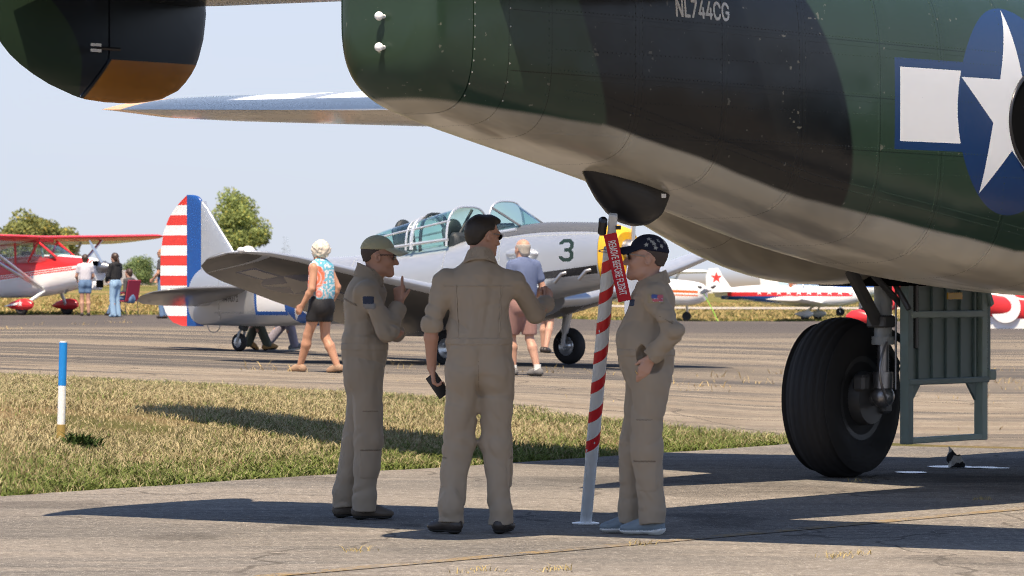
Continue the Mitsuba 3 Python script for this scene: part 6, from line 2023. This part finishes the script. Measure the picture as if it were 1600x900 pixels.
patch('back_yoke', (0, -0.12, 1.425), (0.20, 0.09, 0.005), 0.0045, 'm_flight_suit')
patch('seat_seam', (0.0, -0.13, 0.86), (0.0035, 0.09, 0.14), 0.003, 'm_suit_seam')
ph = box((0, 0, 0), (0.074, 0.010, 0.148), None, 0.004)
Rp_ = rot_z(0.35) @ rot((0, 1, 0), -0.62)
v = np.array(ph.vertices) @ Rp_.T + np.array([-0.238, 0.055, 0.852]) + p2
add('phone', tm(v, ph.faces), 'm_paint_black', label='black phone held in the left hand of the middle airman', cat='phone')

p3 = on_ground(1006, 835)
A3 = 'person_002'
fig, g, f, patch, Rh = aviator(A3, p3, math.pi / 2, 'stout airman in a navy star patterned cap with hand on hip, beside the striped pole', dict(
    head=(0.0, -0.012, 1.582), neck=(0, -0.050, 1.435), chest=(0, -0.03, 1.25), pelvis=(0, -0.02, 0.955),
    sh_l=(-0.18, -0.055, 1.375), sh_r=(0.18, -0.04, 1.375), el_l=(-0.315, -0.165, 1.165), wr_l=(-0.215, -0.035, 1.015), el_r=(0.31, -0.16, 1.16), wr_r=(0.215, -0.06, 1.0),
    hip_l=(-0.09, -0.03, 0.90), hip_r=(0.09, -0.01, 0.90), kn_l=(-0.095, -0.01, 0.49), kn_r=(0.09, 0.05, 0.49), an_l=(-0.10, -0.035, 0.09), an_r=(0.10, 0.075, 0.09)),
    hands={'l': dict(fwd=(0.12, 0.50, -0.86), nrm=(1.0, -0.1, 0.05), side=-1, curl=(0.10, 0.14, 0.18, 0.22), spread=0.17, size=0.93), 'r': dict(fwd=(-0.1, 0.3, -0.9), nrm=(-0.9, -0.2, 0.1), side=1, curl=(0.3, 0.3, 0.35, 0.4))},
    head_pitch=0.10, fold=0.35, collar=0.018, belly=0.042, seed=23, hs=1.08, foot_yaw=(-0.05, 0.08), cuff=(0.06, 0.06), skin_mat='m_skin_b', shoes=('m_runner_blue', 'm_sole_white'), chest=1.04)
cap_hat(A3, g['head'], Rh, 1.08, fig.put, 'm_cap_navy')
shades(A3, g['head'], Rh, 1.08, fig.put, wire='m_steel')
buzz(fig, g['head'], Rh, 1.08, 'hair', 'm_hair_short', 0.012, 0.03, 0.002, drop=0.035)
# white stars on the rear panel of his cap
stars = []
for a, up in ((0.25, 0.05), (-0.25, 0.08), (-0.75, 0.045), (-0.1, 0.13), (-0.65, 0.15), (-1.15, 0.10), (-0.35, 0.02), (-1.3, 0.04), (0.15, 0.19)):
    s_ = flat(star_poly((0, 0), 0.0165, inner=0.5, rot0=90 + 40 * a))
    n_ = np.array([-math.cos(a), math.sin(a), 0.25 + 5 * up])
    n_ /= np.linalg.norm(n_)
    q = np.array([0.087, 0.108, 0.098]) * 1.08
    ctr = n_ / np.linalg.norm(n_ / q)
    t_ = np.cross([0, 0, 1.0], n_); t_ /= np.linalg.norm(t_)
    bt = np.cross(n_, t_)
    vv_ = np.array(s_.vertices)
    stars.append(tm((ctr * 1.035 + vv_[:, :1] * t_ + vv_[:, 1:2] * bt) @ Rh.T + g['head'] + Rh @ np.array([0, -0.014, 0.034]), s_.faces))
scene['m_cap_star'] = principled((0.30, 0.30, 0.28), 0.8)
for s_ in stars:
    fig.child('cap__star', s_, 'm_cap_star', False)
k = patch('flag_patch', (-0.262, -0.062, 1.355), (0.05, 0.048, 0.028), 0.005, 'm_patch_tan', label='small flag patch on the sleeve')
patch('flag_patch__stripes', (-0.262, -0.072, 1.355), (0.06, 0.033, 0.023), 0.0066, 'm_flag_red')
for i in range(3):
    patch('flag_patch__white_stripe', (-0.262, -0.072, 1.340 + 0.0135 * i), (0.06, 0.033, 0.0036), 0.0076, 'm_patch_white')
patch('flag_patch__canton', (-0.262, -0.052, 1.366), (0.06, 0.018, 0.0125), 0.0086, 'm_flag_blue')
scene['m_flag_red'] = principled((0.45, 0.10, 0.13), 0.8)
scene['m_flag_blue'] = principled((0.06, 0.09, 0.28), 0.8)
scene['m_patch_white'] = principled((0.5, 0.46, 0.46), 0.8)
patch('sleeve_pocket', (-0.33, -0.115, 1.26), (0.06, 0.045, 0.035), 0.005, 'm_flight_suit')
patch('sleeve_pocket__zip', (-0.335, -0.115, 1.235), (0.06, 0.045, 0.004), 0.007, 'm_suit_seam', rot((1, 0, 0), 0.5))
patch('chest_patch', (-0.06, 0.10, 1.33), (0.04, 0.06, 0.02), 0.005, 'm_patch_navy')
patch('front_zip', (0.0, 0.15, 1.15), (0.008, 0.12, 0.30), 0.003, 'm_suit_seam')
rg = g['wr_l'] + np.array([0.012, 0.083, -0.083])
t = np.linspace(0, 2 * np.pi, 14)
scene['m_gold'] = principled((0.75, 0.5, 0.15), 0.3, metal=1.0)
fig.child('ring', tube(rg + np.stack([0.012 * np.cos(t), 0.007 * np.sin(t), 0.009 * np.sin(t)], 1), 0.0022, 6, False), 'm_gold', True)


# --- walkers and bystanders
def casual(key, pos, yaw, label, J, skin_mat, top=None, bottom=None, shoe_mat=('m_boot', 'm_sole_dark'), hs=1.0, head_yaw=0.0, head_pitch=0.0, h=0.012, seed=1, sleeve=0.5, leg=0.5, hands=True, girth=1.0, foot=((0, 0), (0, 0)), group=None, female=False, flare=0.0, feet_z=(0, 0)):
    F_ = Figure(key, pos, yaw, label, 1.0, group)
    g = {k: np.asarray(v, float) for k, v in J.items()}
    A = np.array(list(g.values()))
    lo, hi = A.min(0) - 0.24, A.max(0) + 0.24
    lo[2] = -0.02
    Rh = rot_z(head_yaw) @ rot((1, 0, 0), head_pitch)
    b = Field(lo, hi, min(h, 0.010))
    head(b, g['head'], Rh, hs)
    b.cap(g['head'] + Rh @ np.array([0, -0.02, -0.05]), g['neck'] + [0, 0, -0.05], 0.050, 0.06, 0.03)
    b.ell(g['chest'] + [0, 0, 0.02], (0.15 * girth, 0.105 * girth, 0.19), None, 0.03)
    b.cap(g['sh_l'], g['sh_r'], 0.052, 0.052, 0.06)
    b.ell((g['pelvis'] + g['chest']) / 2, (0.135 * girth, 0.10 * girth, 0.2), None, 0.05)
    b.ell(g['pelvis'], (0.155, 0.115, 0.14), None, 0.05)
    for s in ('l', 'r'):
        b.cap(g['sh_' + s], g['el_' + s], 0.050, 0.039, 0.03)
        mid = g['el_' + s] * 0.7 + g['wr_' + s] * 0.3
        b.cap(g['el_' + s], mid, 0.039, 0.040, 0.015)
        b.cap(mid, g['wr_' + s], 0.040, 0.026, 0.015)
        b.cap(g['hip_' + s], g['kn_' + s], 0.082, 0.052, 0.04)
        cm = g['kn_' + s] * 0.68 + g['an_' + s] * 0.32 + np.array([0, -0.012, 0])
        b.cap(g['kn_' + s], cm, 0.050, 0.056, 0.02)
        b.cap(cm, g['an_' + s], 0.056, 0.035, 0.02)
        if hands:
            d = g['wr_' + s] - g['el_' + s]
            hand(b, g['wr_' + s], d + np.array([0, 0.05, -0.05]), (1.0 if s == 'l' else -1.0, 0.2, 0.0), -1 if s == 'l' else 1, (0.5, 0.55, 0.6, 0.6))
    bm = b.mesh()
    add(key, tm(np.array(bm.vertices) @ F_.R.T + F_.pos, bm.faces), skin_mat, True)
    if top:
        f = Field(lo, hi, h)
        f.ell(g['chest'] + [0, 0, 0.02], (0.168 * girth, 0.122 * girth, 0.20), None, 0.03)
        f.ell((g['pelvis'] + g['chest']) / 2 + [0, 0, -0.02], (0.16 * girth + flare, 0.122 * girth + flare, 0.23), None, 0.06)
        f.cap(g['sh_l'], g['sh_r'], 0.064, 0.064, 0.06)
        f.cap(g['neck'] + [0, 0, -0.07], g['neck'] + [0, 0, -0.015], 0.09, 0.062, 0.04)
        if sleeve > 0:
            for s in ('l', 'r'):
                if sleeve <= 1:
                    f.cap(g['sh_' + s], g['sh_' + s] + (g['el_' + s] - g['sh_' + s]) * sleeve, 0.068, 0.062, 0.03)
                else:
                    f.cap(g['sh_' + s], g['el_' + s], 0.066, 0.058, 0.03)
                    f.cap(g['el_' + s], g['wr_' + s], 0.056, 0.046, 0.03)
        x, y, z = f.xyz()
        f.d += (0.004 * rough(x, y, z, 26, seed, 1, 1, 0.5)).astype(np.float32)
        D = np.maximum(f.d, (g['pelvis'][2] - 0.02) - z)
        if sleeve == 0:
            D = np.maximum(D, np.abs(x) - 0.155)
        F_.child('top', f.mesh(D.astype(np.float32)), top, True)
    if bottom:
        f = Field(lo, hi, h)
        f.ell(g['pelvis'], (0.170, 0.130, 0.15), None, 0.03)
        for s in ('l', 'r'):
            f.ell(g['hip_' + s] + [0, -0.04, -0.02], (0.085, 0.085, 0.10), None, 0.04)
            if leg <= 1:
                f.cap(g['hip_' + s], g['hip_' + s] + (g['kn_' + s] - g['hip_' + s]) * leg, 0.10, 0.092, 0.03)
            else:
                f.cap(g['hip_' + s], g['kn_' + s], 0.096, 0.072, 0.03)
                f.cap(g['kn_' + s], g['an_' + s], 0.070, 0.062 + (0.012 if leg > 2 else 0), 0.03)
        x, y, z = f.xyz()
        f.d += (0.004 * rough(x, y, z, 26, seed + 7, 1, 1, 0.5)).astype(np.float32)
        D = np.maximum(f.d, z - (g['pelvis'][2] + 0.09))
        if leg <= 1:
            zc = g['hip_l'][2] + (g['kn_l'][2] - g['hip_l'][2]) * leg - 0.045
            D = np.maximum(D, zc - z)
        else:
            D = np.maximum(D, 0.045 - z)
        F_.child('trousers' if leg > 1 else 'shorts', f.mesh(D.astype(np.float32)), bottom, True)
    for i, s in enumerate(('l', 'r')):
        yw, pt = foot[i]
        a = g['an_' + s]
        shoe(F_, (a[0], a[1], feet_z[i]), yw, 0.26, shoe_mat[0], shoe_mat[1], 'shoe', 0.06, 0.012, pt)
    return F_, g, Rh


def stand(H=1.7, w=0.0, **kw):
    """Joints of a person standing, H tall."""
    k = H / 1.75
    J = dict(head=(0, 0.03, 1.635), neck=(0, 0.0, 1.49), chest=(0, 0, 1.30), pelvis=(0, 0, 0.97), sh_l=(-0.17, 0, 1.42), sh_r=(0.17, 0, 1.42), el_l=(-0.23, -0.03, 1.13), el_r=(0.23, -0.03, 1.13),
             wr_l=(-0.24, 0.06, 0.89), wr_r=(0.24, 0.06, 0.89), hip_l=(-0.085, 0, 0.91), hip_r=(0.085, 0, 0.91), kn_l=(-0.09, 0.02, 0.49), kn_r=(0.09, 0.02, 0.49), an_l=(-0.095, -0.02, 0.085), an_r=(0.095, -0.02, 0.085))
    J.update(kw)
    return {n: np.asarray(v, float) * np.array([k, k, k]) for n, v in J.items()}


def print_col(p, n, uv):
    """The woman's sleeveless top: turquoise with white rings and an orange field."""
    u, w = (p.x - wp_[0]) * 1.0, p.z - wp_[2]
    o = smoothstep(0.42, 0.58, noise(u * 6 + 3.0, w * 5 + 1.0, 2.0) + 0.35 * smoothstep(0.02, -0.08, u))
    r1 = dr.sqrt(dr.square(u + 0.02) + dr.square(w - 0.90))
    r2 = dr.sqrt(dr.square(u + 0.09) + dr.square(w - 1.08))
    rings = dr.maximum(smoothstep(0.2, 0.7, dr.sin(r1 * 190)) * (1 - smoothstep(0.10, 0.12, r1)), smoothstep(0.2, 0.7, dr.sin(r2 * 150)) * (1 - smoothstep(0.10, 0.13, r2)))
    c = mix((0.13, 0.40, 0.50), (0.55, 0.60, 0.62), smoothstep(0.55, 0.62, noise(u * 60, w * 60, 3.0)))
    inner = dr.maximum(1 - smoothstep(0.12, 0.16, r2 + 0.06 * (noise(u * 40, w * 40, 5.0) - 0.5)), 0.8 * (1 - smoothstep(0.03, 0.05, r1)))
    c = mix(c, (0.72, 0.16, 0.08), dr.minimum(inner, 1))
    return mix(c, (0.62, 0.42, 0.40), rings * 0.8)


wp_ = on_ground(502, 583)
scene['m_print_top'] = principled(mikit.proc(print_col), 0.8)
scene['m_shorts_black'] = principled((0.012, 0.012, 0.014), 0.7)
scene['m_denim'] = principled((0.12, 0.20, 0.33), 0.85)
scene['m_denim_pale'] = principled((0.26, 0.40, 0.56), 0.85)
scene['m_tee_blue'] = principled((0.105, 0.135, 0.235), 0.85)
scene['m_tee_white'] = principled((0.6, 0.58, 0.62), 0.85)
scene['m_tee_grey'] = principled((0.06, 0.058, 0.062), 0.85)
scene['m_hoodie_black'] = principled((0.016, 0.016, 0.018), 0.85)
scene['m_shorts_pink'] = principled((0.27, 0.15, 0.13), 0.85)
scene['m_shorts_grey'] = principled((0.30, 0.36, 0.42), 0.85)
scene['m_trousers_olive'] = principled((0.075, 0.08, 0.055), 0.85)
scene['m_leggings_grey'] = principled((0.24, 0.22, 0.26), 0.85)
scene['m_sandal'] = principled((0.30, 0.19, 0.12), 0.7)
scene['m_boot_yellow'] = principled((0.40, 0.22, 0.07), 0.7)
scene['m_sneaker_grey'] = principled((0.16, 0.17, 0.17), 0.8)
scene['m_chair_red'] = principled((0.32, 0.02, 0.05), 0.7)
scene['m_shoe_grey'] = principled((0.15, 0.145, 0.14), 0.8)

W = 'person_003'
k = 1.0
J = stand(1.47, head=(0.0, 0.03, 1.64), kn_l=(-0.09, 0.16, 0.52), an_l=(-0.07, 0.30, 0.11), kn_r=(0.09, 0.0, 0.49), an_r=(0.10, -0.20, 0.085), el_l=(-0.25, -0.02, 1.14), wr_l=(-0.27, 0.12, 0.92), el_r=(0.24, -0.10, 1.16), wr_r=(0.22, -0.02, 0.96))
fig, g, Rh = casual(W, wp_, 1.0, 'woman with curly white hair in a turquoise and orange top walking past the silver wing', J, 'm_skin_tan', 'm_print_top', 'm_shorts_black', ('m_sandal', 'm_sole_dark'), head_yaw=-0.3, hs=0.92, h=0.010, sleeve=0, leg=0.42, female=True, flare=0.02, foot=((0, 0), (0, -0.1)), girth=1.0)
hf = Field(g['head'] - 0.2, g['head'] + 0.2, 0.008)
hf.ell(g['head'] + [0, -0.02, 0.025], (0.098, 0.112, 0.108), None, 0.02)
x, y, z = hf.xyz()
front = np.sqrt(((x - g['head'][0]) / 0.075) ** 2 + ((y - g['head'][1] - 0.10) / 0.09) ** 2 + ((z - g['head'][2] + 0.03) / 0.10) ** 2) - 1
D = np.maximum(hf.d + 0.013 * rough(x, y, z, 95, 5) + 0.007 * rough(x, y, z, 190, 6), -front * 0.07)
fig.child('hair', hf.mesh(D.astype(np.float32)), 'm_hair_blond', True, label='curly white blond hair')

bp_ = on_ground(818, 588)
J = stand(1.60, kn_r=(0.09, 0.0, 0.49), an_r=(0.11, -0.16, 0.10), kn_l=(-0.085, 0.16, 0.51), an_l=(-0.07, 0.14, 0.09), el_r=(0.27, -0.03, 1.15), wr_r=(0.27, 0.16, 1.00), el_l=(-0.25, 0.0, 1.14), wr_l=(-0.22, 0.18, 1.02))
fig, g, Rh = casual('person_004', bp_, 0.55, 'balding man in a blue t shirt and pinkish cargo shorts walking past the trainer', J, 'm_skin_b', 'm_tee_blue', 'm_shorts_pink', ('m_shoe_grey', 'm_sole_dark'), head_yaw=0.1, h=0.010, sleeve=0.6, leg=0.82, girth=1.06, foot=((0.0, 0.0), (0.35, 0.0)))
buzz(fig, g['head'], Rh, 1.0, 'hair', 'm_hair_grey', -0.03, 0.02, 0.005, 0.002, False, 5)
for s in ('l', 'r'):
    q = g['an_' + s]
    fig.child('sock', tube([q + [0, -0.005, -0.02], q + [0, -0.003, 0.05]], 0.042, 16), 'm_sole_white', 40)

# two walkers behind the trainer's tail: legs and a pale hat show
qp = on_ground(384, 548)
J = stand(1.44, kn_l=(-0.08, 0.18, 0.52), an_l=(-0.07, 0.02, 0.11), kn_r=(0.08, 0.16, 0.50), an_r=(0.09, 0.34, 0.08))
fig, g, Rh = casual('person_005', qp + [0, 0.4, 0], -1.35, 'person in olive trousers and tan boots walking behind the trainer tail wheel', J, 'm_skin_b', 'm_tee_grey', 'm_trousers_olive', ('m_boot_yellow', 'm_sole_dark'), h=0.014, leg=1.5, foot=((0, -0.5), (0, 0.1)), feet_z=(0.05, 0))
cap_hat('person_005', g['head'], Rh, 1.0, fig.put, 'm_tee_white')
qp = on_ground(432, 549)
J = stand(1.34, kn_l=(-0.08, 0.10, 0.50), an_l=(-0.08, -0.22, 0.11), kn_r=(0.08, 0.20, 0.51), an_r=(0.08, 0.30, 0.10))
fig, g, Rh = casual('person_006', qp + [0, 0.5, 0], -1.45, 'person in grey leggings and grey sneakers walking behind the trainer fuselage', J, 'm_skin_b', 'm_tee_grey', 'm_leggings_grey', ('m_sneaker_grey', 'm_sole_white'), h=0.014, leg=1.5, foot=((0, -0.35), (0, 0.25)))
buzz(fig, g['head'], Rh, 1.0, 'hair', 'm_hair_brown', -0.03, 0.03, 0.01, 0.002)
qp = on_ground(853, 553)
J = stand(1.68, kn_l=(-0.08, 0.12, 0.50), an_l=(-0.08, 0.10, 0.09), kn_r=(0.08, 0.02, 0.50), an_r=(0.09, -0.20, 0.10), wr_r=(0.30, 0.05, 0.93))
fig, g, Rh = casual('person_007', qp + [0, 0.6, 0], -0.4, 'person in pale grey shorts and dark shoes standing behind the trainer nose', J, 'm_skin_b', 'm_tee_grey', 'm_shorts_grey', ('m_boot', 'm_sole_dark'), h=0.014, leg=0.75)
buzz(fig, g['head'], Rh, 1.0, 'hair', 'm_hair_brown', -0.03, 0.03, 0.01, 0.002)

# far bystanders by the red and white plane
qp = on_ground(133, 494)
fig, g, Rh = casual('person_008', qp, 0.25, 'woman in a white top and denim shorts behind the silver propeller', stand(1.64, el_l=(-0.24, 0.05, 1.14), wr_l=(-0.2, 0.2, 1.05), el_r=(0.24, 0.05, 1.14), wr_r=(0.18, 0.22, 1.05)), 'm_skin_b', 'm_tee_white', 'm_denim', ('m_boot', 'm_sole_dark'), h=0.018, sleeve=0.5, leg=0.5)
buzz(fig, g['head'], Rh, 1.0, 'hair', 'm_hair_brown', -0.05, 0.03, 0.016, 0.003)
qp = on_ground(180, 496)
fig, g, Rh = casual('person_009', qp, 0.9, 'woman in a black hoodie and pale blue jeans standing with her back to us', stand(1.66, el_l=(-0.23, 0.06, 1.13), wr_l=(-0.12, 0.2, 1.02), el_r=(0.23, 0.04, 1.13), wr_r=(0.13, 0.2, 1.02)), 'm_skin_b', 'm_hoodie_black', 'm_denim_pale', ('m_denim_pale', 'm_sole_dark'), h=0.018, sleeve=1.5, leg=2.5, girth=1.03)
buzz(fig, g['head'], Rh, 1.0, 'hair', 'm_hair_brown', -0.06, 0.03, 0.018, 0.003)
fig.child('ponytail', tube([g['head'] + [0, -0.10, 0.02], g['head'] + [0, -0.14, -0.1], g['head'] + [0, -0.13, -0.24]], [0.03, 0.035, 0.012], 10), 'm_hair_brown', True)
fig.child('hood', ball(g['neck'] + [0, -0.08, -0.03], 0.1, 3, (1, 0.6, 0.75)), 'm_hoodie_black', True)
qp = on_ground(254, 498)
fig, g, Rh = casual('person_010', qp, 1.3, 'bald man in a dark grey t shirt half hidden by the striped rudder', stand(1.78, el_l=(-0.24, 0.03, 1.13), wr_l=(-0.2, 0.18, 0.98), el_r=(0.24, 0.0, 1.13), wr_r=(0.2, 0.17, 0.98)), 'm_skin_tan', 'm_tee_grey', 'm_denim', ('m_boot', 'm_sole_dark'), h=0.018, sleeve=0.6, leg=1.5, girth=1.05)
shades('person_010', g['head'], Rh, 1.0, fig.put)
qp = on_ground(196, 494) + np.array([0, 0.8, 0])
J = stand(1.68)
for n in J:
    if n[:2] not in ('kn', 'an'):
        J[n] = J[n] + np.array([0, -0.05, -0.42])
J['kn_l'], J['kn_r'], J['an_l'], J['an_r'] = np.array([-0.1, 0.40, 0.47]), np.array([0.12, 0.40, 0.47]), np.array([-0.12, 0.55, 0.08]), np.array([0.14, 0.50, 0.08])
J['wr_l'], J['wr_r'] = J['el_l'] + [0.05, 0.22, -0.05], J['el_r'] + [-0.05, 0.22, -0.05]
fig, g, Rh = casual('person_011', qp, 1.0, 'seated person in dark clothes in the red camp chair beyond the standing woman', J, 'm_skin_b', 'm_tee_grey', 'm_denim', ('m_boot', 'm_sole_dark'), h=0.018, sleeve=1.5, leg=1.5)
buzz(fig, g['head'], Rh, 1.0, 'hair', 'm_hair_brown', -0.04, 0.03, 0.012, 0.002)
CH = 'camp_chair'
say(CH, 'red folding camp chair with the seated person by the far grass', 'chair')
Rc = rot_z(1.0)
pl_ = lambda m: tm(np.array(m.vertices) @ Rc.T + qp, m.faces)
add(CH + '__seat', pl_(box((0, 0.12, 0.40), (0.56, 0.48, 0.03), None, 0.01)), 'm_chair_red')
add(CH + '__backrest', pl_(box((0, -0.17, 0.68), (0.56, 0.03, 0.58), rot((1, 0, 0), 0.18), 0.01)), 'm_chair_red')
for sx in (-1, 1):
    add(CH + '__armrest', pl_(box((sx * 0.3, 0.1, 0.62), (0.07, 0.42, 0.02), None, 0.005)), 'm_chair_red')
    add(CH + '__leg', pl_(tube([(sx * 0.3, 0.33, 0.62), (-sx * 0.24, 0.30, 0.0)], 0.012, 6)), 'm_paint_black')
    add(CH + '__leg', pl_(tube([(sx * 0.28, -0.2, 0.92), (sx * 0.28, -0.1, 0.4), (sx * 0.26, -0.15, 0.0)], 0.012, 6)), 'm_paint_black')
